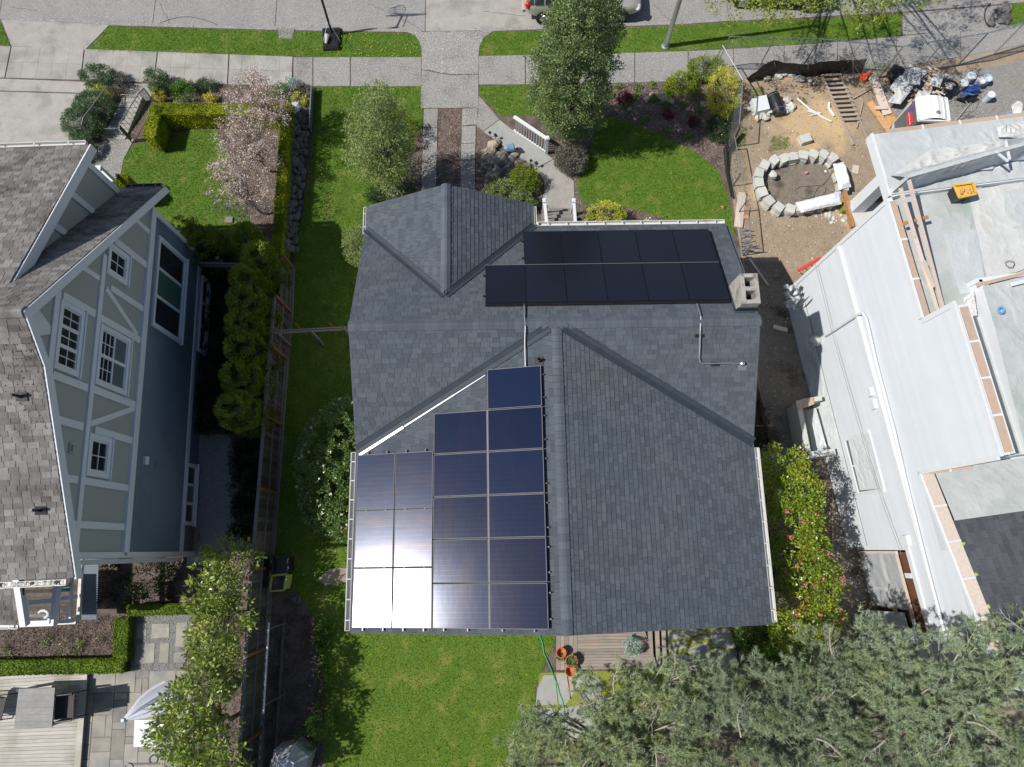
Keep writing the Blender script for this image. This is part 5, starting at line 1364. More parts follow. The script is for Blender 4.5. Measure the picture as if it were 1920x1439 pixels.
solo('lounger_frame', mb, M['black'], 'black curved frame end at the bottom edge of the patio', 'chair', c)
# clothes-line frame, bins, greenhouse
t = thing('clothes_rail', 'white pipe frame standing over the mulch bed by the fence', 'frame', G(535, 1240))
mb = MB(); mb.n().tube([G(504, 1168, 1.75), G(494, 1338, 1.75)], .026, 8); mb.build('pole', M['umbrella'], t)
for pa, pb in (((504, 1180), (541, 1167)), ((497, 1322), (534, 1302))):
    mb = MB(); mb.n().tube([G(*pa, 1.75), G(*pb, .05)], .018, 6); mb.build('post', M['metal'], t)
def tub(name, label, cat, px4, z, m, rim, inner):
    t = thing(name, label, cat, G(*px4[0])); q = GP(px4, z); c = sum(q, Vector()) / 4
    mb = MB(); base = [Vector((c.x + (p.x - c.x) * .85 , c.y + (p.y - c.y) * .85, .0)) for p in q]; 
    for i in range(4):
        mb.n().add([base[i], base[(i + 1) % 4], q[(i + 1) % 4], q[i]], [(0, 1, 2, 3)])
    mb.build('body', m, t)
    mb = MB()
    for i in range(4): mb.n().beam(q[i], q[(i + 1) % 4], .06, .05)
    mb.build('rim', rim, t)
    mb = MB(); mb.poly([c + (p - c) * .95 - Vector((0, 0, .12)) for p in q]); mb.build('contents', inner, t)
    return t
tub('compost_bin', 'square compost bin with a lime green rim by the fence', 'bin', [(510, 1080), (538, 1077), (532, 1107), (506, 1109)], .8, M['limegrn'], M['limegrn'], M['soil'])
tub('compost_bin', 'black bin with a dark lid north of the lime rimmed bin', 'bin', [(512, 1045), (540, 1045), (540, 1073), (512, 1075)], .8, M['black'], M['black'], M['black'])
mb = MB(); p = G(557, 1124, .05); mb.lathe(p, [(.13, 0), (.15, .1), (.1, .12), (.05, .06)], 14)
solo('bird_bath', mb, M['rock'], 'small round grey bowl on the soil below the bins', 'bowl', p)
mb = MB(); mb.n().beam(G(533, 1160, .03), G(517, 1420, .03), .08, .06)
solo('bed_edging', mb, M['rock'], 'long grey timber edging through the mulch bed', 'edging', G(530, 1280))
gh = thing('cold_frame', 'clear hexagonal plastic greenhouse top at the bottom edge', 'greenhouse', G(535, 1440))
c = G(535, 1436, 1.3); ring = [c + Vector((.62 * math.cos(a), .5 * math.sin(a), -.35)) for a in np.linspace(.3, 2 * math.pi + .3, 7)[:-1]]; top = [c + Vector((.28 * math.cos(a), .22 * math.sin(a), 0)) for a in np.linspace(.3, 2 * math.pi + .3, 7)[:-1]]
for i in range(6):
    j = (i + 1) % 6; mb = MB(); mb.n().add([ring[i], ring[j], top[j], top[i]], [(0, 1, 2, 3)]); mb.build('roof_pane', M['polycarb'], gh)
    mb = MB(); mb.n().add([ring[i] - Vector((0, 0, .9)), ring[j] - Vector((0, 0, .9)), ring[j], ring[i]], [(0, 1, 2, 3)]); mb.build('wall_pane', M['polycarb'], gh)
    mb = MB(); mb.n().tube([ring[i] - Vector((0, 0, .9)), ring[i], top[i]], .015, 5); mb.build('frame_bar', M['white'], gh)
mb = MB(); mb.slab(top, (0, 0, 1), .04); mb.build('roof_cap', M['polycarb'], gh)
# flat stone by the west lawn and small box on the neighbour lawn
mb = MB(); mb.n().prism(GP([(596, 1085), (618, 1068), (640, 1065), (664, 1066), (664, 1090), (640, 1094), (610, 1098)]), 0, .05)
solo('stepping_stone', mb, M['tanrock'], 'flat tan stone on the lawn beside the solar panels', 'stone', G(630, 1080))
mb = MB(); mb.n().box(G(430, 413, .04), (.26, .24, .08)); solo('valve_box', mb, M['fencerail'], 'small grey square cover on the neighbour lawn', 'cover', G(430, 413))

# ------------------------------------------------------------------ rear deck, steps, stones, pots, hoses
rd = thing('deck', 'brown timber deck at the back of the solar house with potted plants', 'deck', G(1140, 1215))
z = .35
for k in range(13):
    y0 = 1184 + k * 5.6; y1 = y0 + 5.2
    xr = 1206 + (k > 5) * 3 + k * 1.6; mb = MB(); mb.n().slab([p - Vector((0, 0, .03)) for p in GP([(1083, y0), (xr + 4, y0 - 2), (xr + 4, y1 - 2), (1083, y1)], z)], (0, 0, 1), .03); mb.build('deck_board', M['deckw2'], rd)
for k in range(5):
    x0 = 1043 + k * 8; mb = MB(); mb.n().slab([p - Vector((0, 0, .03)) for p in GP([(x0, 1184), (x0 + 7.5, 1184), (x0 + 7.5, 1256), (x0, 1257)], z)], (0, 0, 1), .03); mb.build('deck_board', M['deckw2'], rd)
mb = MB(); mb.prism(GP([(1044, 1184), (1205, 1182), (1222, 1254), (1044, 1256)], z), 0, z - .035); mb.build('deck_frame', M['underlay'], rd)
for k, (x0, zz) in enumerate(((1215, .36), (1228, .27), (1240, .16))):
    mb = MB(); mb.n().prism(GP([(x0, 1183), (x0 + 8, 1183), (x0 + 11, 1250 + k * 4), (x0 + 3, 1246 + k * 4)], zz), zz - .05, zz); mb.build('tread', M['deckw2'], rd)
    mb = MB(); mb.n().prism(GP([(x0 - 3, 1183), (x0 + 2, 1183), (x0 + 5, 1246), (x0, 1246)], zz - .1), 0, zz - .06); mb.build('riser', M['black'], rd)
sp = thing('stepping_pavers', None, None, G(1290, 1215)); sp['kind'] = 'structure'
mb = MB(); mb.prism(GP([(1240, 1180), (1372, 1178), (1382, 1255), (1300, 1300), (1240, 1300)]), 0, .018); mb.build('moss_bed', M['moss'], sp)
mb = MB(); mb.prism(GP([(1010, 1262), (1222, 1255), (1300, 1300), (1150, 1500), (1006, 1400)]), 0, .017); mb.build('moss_bed', M['moss'], sp)
for px in ([(1248, 1184), (1322, 1181), (1318, 1186), (1290, 1196), (1250, 1200)], [(1250, 1205), (1290, 1201), (1284, 1214), (1262, 1222), (1250, 1220)], [(1297, 1198), (1326, 1190), (1329, 1196), (1300, 1206)], [(1290, 1216), (1328, 1203), (1334, 1232), (1310, 1234), (1284, 1222)],
           [(1328, 1184), (1366, 1178), (1380, 1216), (1338, 1212)], [(1339, 1216), (1381, 1220), (1383, 1256), (1340, 1250)], [(1255, 1226), (1285, 1228), (1328, 1238), (1330, 1256), (1255, 1262)],
           [(1020, 1266), (1040, 1266), (1044, 1300), (1046, 1322), (1004, 1322), (1008, 1290)], [(1043, 1262), (1072, 1262), (1076, 1300), (1060, 1322), (1048, 1320), (1045, 1290)], [(1080, 1262), (1100, 1262), (1086, 1292), (1080, 1290)],
           [(1103, 1262), (1125, 1274), (1128, 1310), (1090, 1312), (1088, 1298)], [(1004, 1326), (1040, 1328), (1045, 1378), (1006, 1376)], [(1048, 1328), (1120, 1318), (1130, 1380), (1050, 1386)]):
    mb = MB(); mb.n().prism(GP(px), 0, .035); mb.build('paver', M['walk'], sp)
def pot(name, label, px, r, h, z, m, plant=None, seed=0):
    p = G(*px, z); t = thing(name, label, 'plant pot', p)
    mb = MB(); mb.n().lathe(p, [(r * .68, 0), (r * .95, h * .86), (r * 1.06, h * .87), (r * 1.06, h), (r * .92, h), (r * .85, h * .8), (r * .5, h * .35)], 20); mb.build('pot', m, t, smooth=False)
    mb = MB(); mb.lathe(p + Vector((0, 0, h * (.7 if plant else .3))), [(r * .8, 0), (r * .2, .01)], 14); mb.build('soil', M['soil'] if plant else m, t)
    if plant:
        crown(t, [((p.x, p.y, p.z + h), (r * plant[1], r * plant[1], r * plant[2]))], 22, 14, .06, plant[0], .06, .022, seed, name='foliage')
    return t
pot('plant_pot', 'empty orange terracotta pot at the top of the deck corner', (1051, 1222), .155, .3, .35, M['terra'])
pot('plant_pot', 'terracotta bowl holding a leafy plant in the middle of the pot group', (1070, 1238), .19, .3, .35, M['terra'], (M['l_green'], .9, .7), 3)
pot('plant_pot', 'empty terracotta pot lowest of the group beside the red hose', (1068, 1256), .165, .3, .3, M['terra'])
pot('plant_pot', 'small dark nursery pot under the highest terracotta pot', (1050, 1231), .09, .14, .35, M['black'], (M['l_dark'], .9, .5), 4)
shrub('potted_plant', 'pale blue grey potted plant at the deck end by the steps', 'plant', G(1183, 1212, .35), (.26, .28, .3), M['l_blue'], 40, 26, .08, .06, .03, 44, flowers=(M['whitefl'], 6, .04))
mb = MB(); ps = [(1010, 1188), (1017, 1205), (1020, 1225), (1028, 1243), (1034, 1257), (1040, 1273), (1046, 1285), (1049, 1300), (1055, 1315), (1058, 1330), (1057, 1360)]
mb.tube([G(x, y, .04) for x, y in ps], .02, 7); solo('garden_hose', mb, M['hose'], 'green and white garden hose snaking over the lawn edge', 'hose', G(1030, 1250))
mb = MB(); mb.tube([G(x, y, .06) for x, y in ((1062, 1256), (1064, 1275), (1067, 1292), (1069, 1312))], .012, 6); solo('garden_hose', mb, M['redhose'], 'thin red hose trailing from the pots onto the stones', 'hose', G(1065, 1280))
# ================================================================== white house under renovation (right)
TW = R(7.0); WU = Vector((math.cos(TW), math.sin(TW), 0)); WV = Vector((-math.sin(TW), math.cos(TW), 0)); BW = 11.87
def WH(u, v, z): return WU * u + WV * v + Vector((0, 0, z))
def onW(px, py, u=BW): return onU(px, py, u, WU, WV)
wh = thing('house', 'white lap sided house under renovation with masked roof edges and plastic covered decks', 'house', WH(14, 3, 0))
def wbox(mb, u0, u1, v0, v1, z0, z1):
    return mb.hexa([WH(u0, v0, z0), WH(u1, v0, z0), WH(u1, v1, z0), WH(u0, v1, z0)], [WH(u0, v0, z1), WH(u1, v0, z1), WH(u1, v1, z1), WH(u0, v1, z1)])
def zlow(v): return 4.6 + (.45 - v) * .175
mb = MB(); wbox(mb, BW + .02, 18, 4.25, 7.85, 0, 6.3); wbox(mb, BW + .02, 12.1, .47, 4.25, 0, 7.85); wbox(mb, 12.1, 18, .47, 4.25, 0, 5.3)
wbox(mb, 13.56, 20, .47, 5.2, 5.3, 6.7); mb.prism([(WH(u, v, 0).x, WH(u, v, 0).y) for u, v in ((BW + .02, -1.72), (18, -1.72), (18, .47), (BW + .02, .47))], 0, 4.5)
mb.prism([(WH(u, v, 0).x, WH(u, v, 0).y) for u, v in ((12.9, -5.5), (18, -5.5), (18, -1.72), (12.9, -1.72))], 0, 4.7)
mb.build('wall_core', M['white'], wh)
# lap siding, board by board
z = .3
while z < 7.8:
    runs = []
    hi = z + .147
    if hi < 6.5: runs.append((4.25, 7.85))
    if hi < 7.8: runs.append((.47, 4.25))
    if hi < 4.6: runs.append((-1.72, .47))
    elif z < 5.2: pass
    if 2.95 < z and hi < 5.0: runs.append((-4.4, -1.72))
    elif hi < 2.95: runs.append((-4.4, -4.2))
    rr = []
    for r_ in sorted(runs):
        if rr and abs(rr[-1][1] - r_[0]) < .01: rr[-1] = (rr[-1][0], r_[1])
        else: rr.append(r_)
    for a, b in rr:
        if a < .3 and b <= .48:
            # stays under the sloping top
            while zlow(b) < hi - .05 and b > a + .3: b -= .2
        mb = MB(); mb.n(); t_ = .026
        mb.hexa([WH(BW + .02, a, z), WH(BW + .02, b, z), WH(BW - t_, b, z), WH(BW - t_, a, z)], [WH(BW + .02, a, hi), WH(BW + .02, b, hi), WH(BW - .006, b, hi), WH(BW - .006, a, hi)])
        mb.build('siding_board', M['siding'], wh)
    z += .15
mb = MB(); mb.slab([WH(BW + .02, -4.4, 4.6), WH(BW + .02, .47, 4.4), WH(BW + .02, .47, 4.6), WH(BW + .02, -4.4, zlow(-4.4))], -WU, .022); mb.build('siding_gusset', M['siding'], wh)
def wtrim(name, u0, u1, v0, v1, z0, z1, m='white'):
    mb = MB(); mb.n(); wbox(mb, u0, u1, v0, v1, z0, z1); return mb.build(name, M[m], wh)
wtrim('corner_board', BW - .06, BW + .1, 7.78, 7.9, .2, 6.62)
wtrim('corner_board', BW - .05, BW + .02, 4.22, 4.36, 6.55, 7.9)
wtrim('top_trim', BW - .055, BW + .02, 4.37, 7.78, 6.44, 6.6); wtrim('top_trim', BW - .055, BW + .02, .45, 4.22, 7.76, 7.9)
wtrim('belt_trim', BW - .07, BW, -4.4, 7.78, 3.58, 3.72); wtrim('belt_cap', BW - .11, BW, -4.4, 7.78, 3.722, 3.76)
wtrim('foundation', BW - .06, BW + .02, -1.7, 7.8, 0, .3, 'plastic')
wtrim('corner_board', BW - .05, BW + .02, .38, .5, 4.55, 7.76)
mb = MB(); mb.slab([WH(BW - .05, -4.4, zlow(-4.4) - .1), WH(BW - .05, .45, zlow(.45) - .1), WH(BW - .05, .45, zlow(.45)), WH(BW - .05, -4.4, zlow(-4.4))], WU, .08); mb.build('rake_trim', M['white'], wh)
# plastic skirt at the wall foot
o = wrinkle([WH(BW - .35, -1.6, .02), WH(BW - .35, 7.7, .02), WH(BW - .06, 7.7, .75), WH(BW - .06, -1.6, .75)], 60, 8, .04, 3, 2.0).build('plastic_skirt', M['plastic'], wh)
# conduit pipe
mb = MB(); P_ = [(1547, 630), (1560, 622), (1590, 602), (1609, 590), (1618, 588), (1624, 597), (1634, 640), (1643, 680), (1676, 805), (1710, 950), (1735, 1050), (1772, 1190)]
pts = []
for x, y in P_:
    v, z = onW(x, y, BW - .09); pts.append(WH(BW - .09, v, z))
mb.tube(pts, .045, 8); mb.build('downpipe', M['white'], wh)
for x, y, s in ((1636, 735, .14), (1642, 758, .15), (1704, 1013, .15)):
    v, z = onW(x, y); mb = MB(); mb.n(); wbox(mb, BW - .13, BW, v - s, v + s, z - s * .7, z + s * .7); mb.build('meter_box', M['white'], wh)
for x, y in ((1544, 758), (1550, 782)):
    v, z = onW(x, y); mb = MB(); mb.n(); wbox(mb, BW - .1, BW, v - .07, v + .07, z - .07, z + .07); wbox(mb, BW - .18, BW - .1, v - .03, v + .03, z - .1, z + .03); mb.build('wall_light', M['white'], wh)
v, z = onW(1538, 637); p = WH(BW - .16, v, z)
mb = MB(); mb.n().rock(p, (.2, .22, .2), 4, 2); mb.build('bagged_light', M['plasticw'], wh)
mb = MB(); mb.beam(p + WV * .1 + Vector((-.1, -.35, -.3)), p + Vector((.25, .1, .1)), .02, .02); mb.build('light_bracket', M['metal'], wh)
# masked window
def wwin(px4, panes, name='window', fr=.09):
    vz = [onW(x, y) for x, y in px4]; v0 = min((vz[0][0] + vz[1][0]) / 2, (vz[2][0] + vz[3][0]) / 2); v1 = max((vz[0][0] + vz[1][0]) / 2, (vz[2][0] + vz[3][0]) / 2)
    za = (vz[0][1] + vz[3][1]) / 2; zb_ = (vz[1][1] + vz[2][1]) / 2; z0, z1 = min(za, zb_), max(za, zb_)
    mb = MB()
    for a, b, c, d in ((v0, v0 + fr, z0, z1), (v1 - fr, v1, z0, z1), (v0 + fr, v1 - fr, z0, z0 + fr), (v0 + fr, v1 - fr, z1 - fr, z1)):
        mb.n(); wbox(mb, BW - .075, BW - .01, a, b, c, d)
    w = mb.build(name, M['white'], wh)
    n = panes; h = (v1 - v0 - 2 * fr) / n
    for i in range(n):
        a = v0 + fr + i * h; mb = MB(); mb.n(); wbox(mb, BW - .045, BW - .01, a + .03, a + h - .03, z0 + fr + .03, z1 - fr - .03); mb.build('pane', M['blind'], w)
        mb = MB(); wbox(mb, BW - .06, BW - .01, a, a + .03, z0 + fr, z1 - fr); wbox(mb, BW - .06, BW - .01, a + h - .03, a + h, z0 + fr, z1 - fr); wbox(mb, BW - .06, BW - .01, a + .03, a + h - .03, z0 + fr, z0 + fr + .03); wbox(mb, BW - .06, BW - .01, a + .03, a + h - .03, z1 - fr - .03, z1 - fr); mb.build('sash', M['white'], w)
    return w
w = wwin([(1585, 822), (1631, 805), (1661, 925), (1610, 928)], 2)
vz = [onW(x, y, BW - .09) for x, y in ((1590, 826), (1628, 812), (1655, 916), (1612, 920))]
wrinkle([WH(BW - .085, v, z) for v, z in vz], 14, 16, .02, 9, 3.0).build('masking_film', M['film'], w)
# garage opening: plastic sheets on a timber frame and a dark gap
wtrim('door_header', BW - .07, BW + .05, -4.4, -1.62, 2.92, 3.1)
mb = MB(); wbox(mb, 12.0, 12.9, -4.4, -1.8, .0, 2.9); mb.build('opening_back', M['brownwood'], wh)
for a, b, c, d in ((-1.8, -4.3, 1.28, 1.4), (-1.8, -4.3, 2.2, 2.28), (-1.75, -1.85, .1, 2.3), (-2.9, -3.0, .1, 2.2)):
    wtrim('door_stud', BW - .04, BW + .04, min(a, b), max(a, b), c, d, 'lumber')
wrinkle([WH(BW - .06, -1.8, .1), WH(BW - .06, -1.8, 2.25), WH(BW - .06, -3.5, 2.25), WH(BW - .06, -3.5, .1)], 14, 12, .03, 12, 2.0).build('door_plastic', M['polycarb'], wh)
wrinkle([WH(BW - .5, -3.6, .1), WH(BW - .02, -3.6, 1.9), WH(BW - .02, -4.6, 1.9), WH(BW - .5, -4.6, .1)], 10, 10, .04, 13, 2.0).build('door_panel', M['canvas'], wh)
wtrim('notice_card', BW - .02, BW + .13, -2.55, -2.4, 2.45, 2.75, 'white')
# masked metal edges: paper runs with tape at each joint
def maskstrip(a, b, w, m='paper', step=.8, up=(0, 0, 1), side=None):
    a = Vector(a); b = Vector(b); n = max(1, round((b - a).length / step)); d = (b - a).normalized()
    for i in range(n):
        p = a + (b - a) * (i / n) + d * .03; q = a + (b - a) * ((i + 1) / n) - d * .03
        mb = MB(); mb.n().beam(p, q, w, .03, up); mb.build('masking_paper', M[m], wh)
        if i: mb = MB(); mb.n().beam(a + (b - a) * (i / n) - d * .028, a + (b - a) * (i / n) + d * .028, w + .02, .034, up); mb.build('tape', M['white'], wh)
maskstrip(WH(BW + .1, 4.3, 6.61), WH(BW + .1, 7.8, 6.61), .14, step=1.2)
maskstrip(WH(BW + .17, .5, 7.9), WH(BW + .17, 4.2, 7.9), .2, step=.85)
wtrim('strip_edge', BW + .275, BW + .295, .48, 4.22, 7.8, 7.93)
maskstrip(WH(13.66, .5, 6.78), WH(13.66, 5.1, 6.78), .13, step=1.15)
wtrim('fascia', 13.5, 13.59, .47, 5.15, 5.3, 6.8); wtrim('fascia', 13.45, 19, 5.08, 5.2, 6.2, 6.8)
maskstrip(WH(BW + .17, .42, zlow(.42) + .03), WH(BW + .17, -4.4, zlow(-4.4) + .03), .32, 'lumber', 1.05)
maskstrip(WH(BW + .15, .40, 4.66), WH(13.3, .40, 4.72), .12, step=.7)
wtrim('rail_beam', 12.1, 19, .38, .5, 7.0, 7.1) if False else None
# roof deck floor with canvases
mb = MB(); wbox(mb, 12.05, 18, 4.4, 8.0, 6.25, 6.34); mb.build('deck_floor', M['canvas'], wh)
def WG(px, py, z): return G(px, py, z)
for k, (c4, m, am) in enumerate((([(1685, 372), (1760, 358), (1800, 590), (1740, 600)], 'canvas', .02), ([(1745, 362), (1840, 345), (1860, 520), (1790, 548)], 'canvas', .025), ([(1815, 360), (1935, 335), (1935, 500), (1852, 530)], 'plasticw', .03), ([(1880, 360), (1980, 340), (1990, 420), (1900, 430)], 'plastic', .025), ([(1770, 440), (1830, 430), (1850, 545), (1800, 552)], 'plastic', .02))):
    wrinkle([WG(x, y, 6.37 + k * .012) for x, y in c4], 34, 34, am * .55, 20 + k, 1.6).build('dust_sheet', M[m], wh)
# blocks and roofs on the right
mb = MB(); wbox(mb, 12.1, 13.5, .47, 5.2, 6.2, 6.4); mb.build('gap_floor', M['canvas'], wh)
for k, (c4, m) in enumerate((([(1842, 538), (1980, 505), (1985, 600), (1868, 625)], 'canvas'), ([(1866, 618), (1985, 590), (1990, 700), (1890, 712)], 'canvas'), ([(1888, 705), (1990, 690), (1998, 850), (1926, 856)], 'canvas'))):
    wrinkle([WG(x, y, 6.83 + k * .008) for x, y in c4], 26, 26, .018, 30 + k, 1.8).build('dust_sheet', M[m], wh)
maskstrip(WG(1829, 536, 6.8), WG(1985, 497, 6.8), .09, step=2)
wrinkle([WG(1806, 560, 6.6), WG(1826, 545, 6.7), WG(1832, 592, 6.6), WG(1812, 595, 6.4)], 14, 14, .07, 36, 5.0).build('bunched_plastic', M['plasticw'], wh)
# sloping lower roof: shingles, canvas above
za, zc = zlow(.45), zlow(-4.6)
a = WH(BW + .33, -4.6, zc + .0); ax = WU; upd = (WH(BW + .33, .45, za) - a); Lw = upd.length; upn = upd.normalized(); nn_ = WU.cross(upn).normalized()
if nn_.z < 0: nn_ = -nn_
o_ = a
shingles(wh, WH(BW + .33, -4.6, zc), upn, WU, nn_, [(0, 0), (Lw * .72, 0), (Lw * .72, 6.5), (0, 6.5)], .16, .17, .42, M['shingle3'], 40, 60, lambda p: p.x < 15.2, .006, .012)
wrinkle([WH(BW + .36, .42, za + .05), WH(18, .42, za + .05), WH(18, -1.02, zlow(-1.0) + .07), WH(BW + .36, -.98, zlow(-1.0) + .07)], 50, 18, .016, 41, 1.8).build('dust_sheet', M['canvas'], wh)
for v in (-1.6, -2.4, -3.2):
    mb = MB(); mb.n().rock(WH(BW + .36, v, zlow(v) + .06), (.05, .07, .02), int(-v * 10), 0); mb.build('tape_scrap', M['limegrn'], wh)
# porch roof at the street side, all in plastic
mb = MB(); wbox(mb, BW + .08, 20, 7.97, 9.93, 6.3, 6.56); mb.build('porch_roof', M['white'], wh)
maskstrip(WH(BW + .5, 9.96, 6.57), WH(19, 9.96, 6.57), .14, step=1.1)
mb = MB(); mb.n(); wbox(mb, BW + .05, BW + .13, 7.97, 9.95, 6.3, 6.6); mb.build('porch_edge', M['white'], wh)
wrinkle([WH(BW + .1, 9.9, 6.59), WH(19.5, 9.9, 6.59), WH(19.5, 8.0, 6.6), WH(BW + .1, 8.0, 6.6)], 90, 26, .03, 50, 1.6).build('plastic_cover', M['plastic'], wh)
wrinkle([WG(1672, 330, 6.66), WG(1745, 280, 6.7), WG(1905, 262, 6.68), WG(1860, 318, 6.7)], 40, 24, .05, 51, 2.6).build('dust_sheet', M['plasticw'], wh)
wrinkle([WG(1868, 240, 6.7), WG(1960, 215, 6.75), WG(1960, 262, 6.75), WG(1872, 258, 6.7)], 20, 14, .12, 52, 2.2).build('dust_sheet', M['plasticw'], wh)
# plastic wrapped parapet between porch roof and deck
b0, b1 = WG(1672, 362, 6.6), WG(1893, 303, 6.6); tt0, tt1 = b0 + Vector((.1, .06, .72)), b1 + Vector((0, .06, .78))
mid0 = b0.lerp(b1, .5); midt = tt0.lerp(tt1, .5)
mb = MB(); mb.n().hexa([b0, b1, b1 + Vector((0, .14, 0)), b0 + Vector((0, .14, 0))], [tt0, tt1, tt1 + Vector((0, .1, 0)), tt0 + Vector((0, .1, 0))]); mb.build('parapet', M['plastic'], wh)
wrinkle([b0 + Vector((0, -.03, -.25)), b1 + Vector((0, -.03, -.2)), tt1 + Vector((0, -.03, .02)), tt0 + Vector((0, -.03, .02))], 60, 12, .03, 55, 3.0).build('parapet_plastic', M['plastic'], wh)
wrinkle([tt0 + Vector((0, -.03, .03)), tt1 + Vector((0, -.03, .03)), b1 + Vector((0, .5, .05)), b0 + Vector((0, .5, .05))], 60, 12, .04, 56, 3.0).build('parapet_plastic', M['plastic'], wh)
mb = MB(); mb.n().beam(b0 + Vector((0, -.06, -.12)), b1 + Vector((0, -.06, -.05)), .1, .14); mb.build('parapet_sill', M['white'], wh)
for q_ in (((1885, 262), (1893, 300)), ((1866, 284), (1890, 303))):
    mb = MB(); mb.n().beam(WG(*q_[0], 7.35), WG(*q_[1], 7.3), .05, .05); mb.build('rail_bar', M['white'], wh)
o = wrinkle([WG(1880, 262, 7.4), WG(1990, 252, 7.4), WG(1990, 296, 6.7), WG(1893, 302, 6.7)], 24, 12, .03, 57, 3.0).build('parapet_plastic', M['plastic'], wh)
# white porch column (a real column seen leaning away)
mb = MB(); c = G(1607, 388, 3.4)
top = 2.9; mb.n().hexa([c + Vector(p) for p in ((-.2, -.2, 0), (.2, -.2, 0), (.2, .2, 0), (-.2, .2, 0))], [c + Vector(p) for p in ((-.17, -.17, top), (.17, -.17, top), (.17, .17, top), (-.17, .17, top))]); mb.build('porch_column', M['white'], wh)
mb = MB(); p = G(1645, 365, 3.45); mb.n().lathe(p, [(.28, 0), (.28, .12), (.2, .12), (.2, .02)], 16); mb.box(p + Vector((.25, .06, .1)), (.3, .3, .24)); mb.build('dark_opening', M['brownwood'], wh)
mb = MB(); mb.n().prism(GP([(1590, 388), (1640, 372), (1700, 372), (1612, 436)], 3.35), 3.2, 3.38); mb.build('porch_floor', M['plasticw'], wh)
mb = MB(); mb.n().beam(G(1583, 360, 3.3), G(1598, 427, 3.3), .10, .16); mb.build('porch_board', M['cedar'], wh)
mb = MB(); mb.n().beam(G(1575, 378, .4), G(1584, 374, .5), .16, .1); mb.build('porch_board', M['cedar'], wh)
mb = MB(); mb.n().box(G(1582, 392, .15), (.22, .3, .3)); mb.build('porch_post', M['moss'], wh)

# ------------------------------------------------------------------ loose things on the decks
t = thing('planks', 'pair of long pale planks laid over the masked deck edge, doubled at their lower ends', 'planks', WG(1720, 450, 6.6))
for a, b, za, zb_ in (((1688, 353), (1716, 445), 7.4, 6.95), ((1716, 445), (1757, 581), 6.93, 6.5), ((1704, 338), (1726, 420), 7.45, 7.0), ((1726, 420), (1768, 579), 7.02, 6.5), ((1732, 490), (1751, 539), 6.86, 6.66)):
    mb = MB(); mb.n().beam(WG(*a, za), WG(*b, zb_), .10, .045); mb.build('plank', M['lumber'], t)
mb = MB(); mb.n().beam(WG(1693, 420, 6.8), WG(1740, 407, 6.8), .09, .04); solo('batten', mb, M['cedar'], 'short orange brown batten crossing under the long planks', 'batten', WG(1715, 413, 6.8))
def boxtub(name, label, cat, px4, z0, h, m, inner, org=None):
    q = GP(px4, z0 + h); c = sum(q, Vector()) / 4; t = thing(name, label, cat, (c.x, c.y, z0))
    base = [Vector((c.x + (p.x - c.x) * .82, c.y + (p.y - c.y) * .82, z0 + .01)) for p in q]
    mb = MB(); mb.n()
    for i in range(4): mb.add([base[i], base[(i + 1) % 4], q[(i + 1) % 4], q[i]], [(0, 1, 2, 3)])
    mb.build('body', m, t); mb = MB(); mb.n()
    for i in range(4): mb.beam(q[i], q[(i + 1) % 4], .05, .04)
    mb.poly([c + (p - c) * .97 - Vector((0, 0, .06)) for p in q]); mb.build('lid', inner, t)
    mb = MB(); 
    for i in range(7): mb.n().rock(c + Vector((random.uniform(-.16, .16), random.uniform(-.08, .08), -.02)), (.07, .05, .03), i, 1)
    mb.build('residue', M['ply'], t)
    return t
boxtub('tool_case', 'black case with a dirty yellow tray on the plastic covered deck', 'case', [(1789, 348), (1824, 343), (1831, 364), (1799, 371)], 6.4, .42, M['black'], M['yellow'])
mb = MB(); p = WG(1876, 583, 6.9); mb.tube([p + Vector((.08 * math.cos(a), .08 * math.sin(a), .03)) for a in np.linspace(0, 2 * math.pi, 14)], .03, 6); solo('tape_roll', mb, M['bluelt'], 'blue tape roll on the grey green tarpaulin', 'tape', p)
mb = MB(); mb.tube([WG(1890, 516, 6.5), WG(1903, 512, 6.5)], .03, 6); solo('spray_can', mb, M['green'], 'small lime green tool on the white dust sheet', 'tool', WG(1896, 514, 6.5))
mb = MB(); p = WG(1893, 496, 6.5); mb.tube([p + Vector((.12 * math.cos(a) * (1 + .2 * math.sin(3 * a)), .1 * math.sin(a), .02)) for a in np.linspace(0, 9, 30)], .01, 5); solo('cord', mb, M['dkmetal'], 'small tangle of dark cord on the white dust sheet', 'cord', p)
mb = MB(); mb.n().beam(WG(1896, 534, 6.95), WG(1960, 518, 6.95), .1, .04); solo('plank', mb, M['white'], 'short white board on the edge of the upper tarpaulin', 'board', WG(1910, 530, 6.9))
mb = MB(); pts = [G(1515, 455, 3.2), G(1540, 540, 4.1), G(1563, 622, 4.5), G(1600, 740, 4.6), G(1640, 880, 4.3), G(1668, 985, 3.9)]
mb = MB(); mb.tube([WH(BW - .25, onW(x, y, BW - .25)[0], onW(x, y, BW - .25)[1]) for x, y in ((1528, 495), (1541, 545), (1560, 625), (1590, 730), (1625, 850), (1655, 945), (1690, 1040))], .007, 5)
solo('cable', mb, M['dkmetal'], 'thin dark cable strung along the white siding', 'cable', WH(BW - .25, 3, 3))
mb = MB(); mb.n().beam(G(1497, 508, .9), G(1538, 484, .9), .1, .1); t = thing('red_rail', 'red painted rail beside the white wall corner', 'rail', G(1515, 500)); mb.build('rail', M['red'], t)
for x, y in ((1499, 511), (1510, 504), (1521, 497)):
    mb = MB(); mb.n().tube([G(x, y, .85), G(x, y, .0)], .02, 6); mb.build('post', M['white'], t)
t = thing('plastic_bundle', 'torn plastic and tape bundle at the foot of the wall corner', 'bundle', G(1490, 555)); mb = MB(); rnd = random.Random(6)
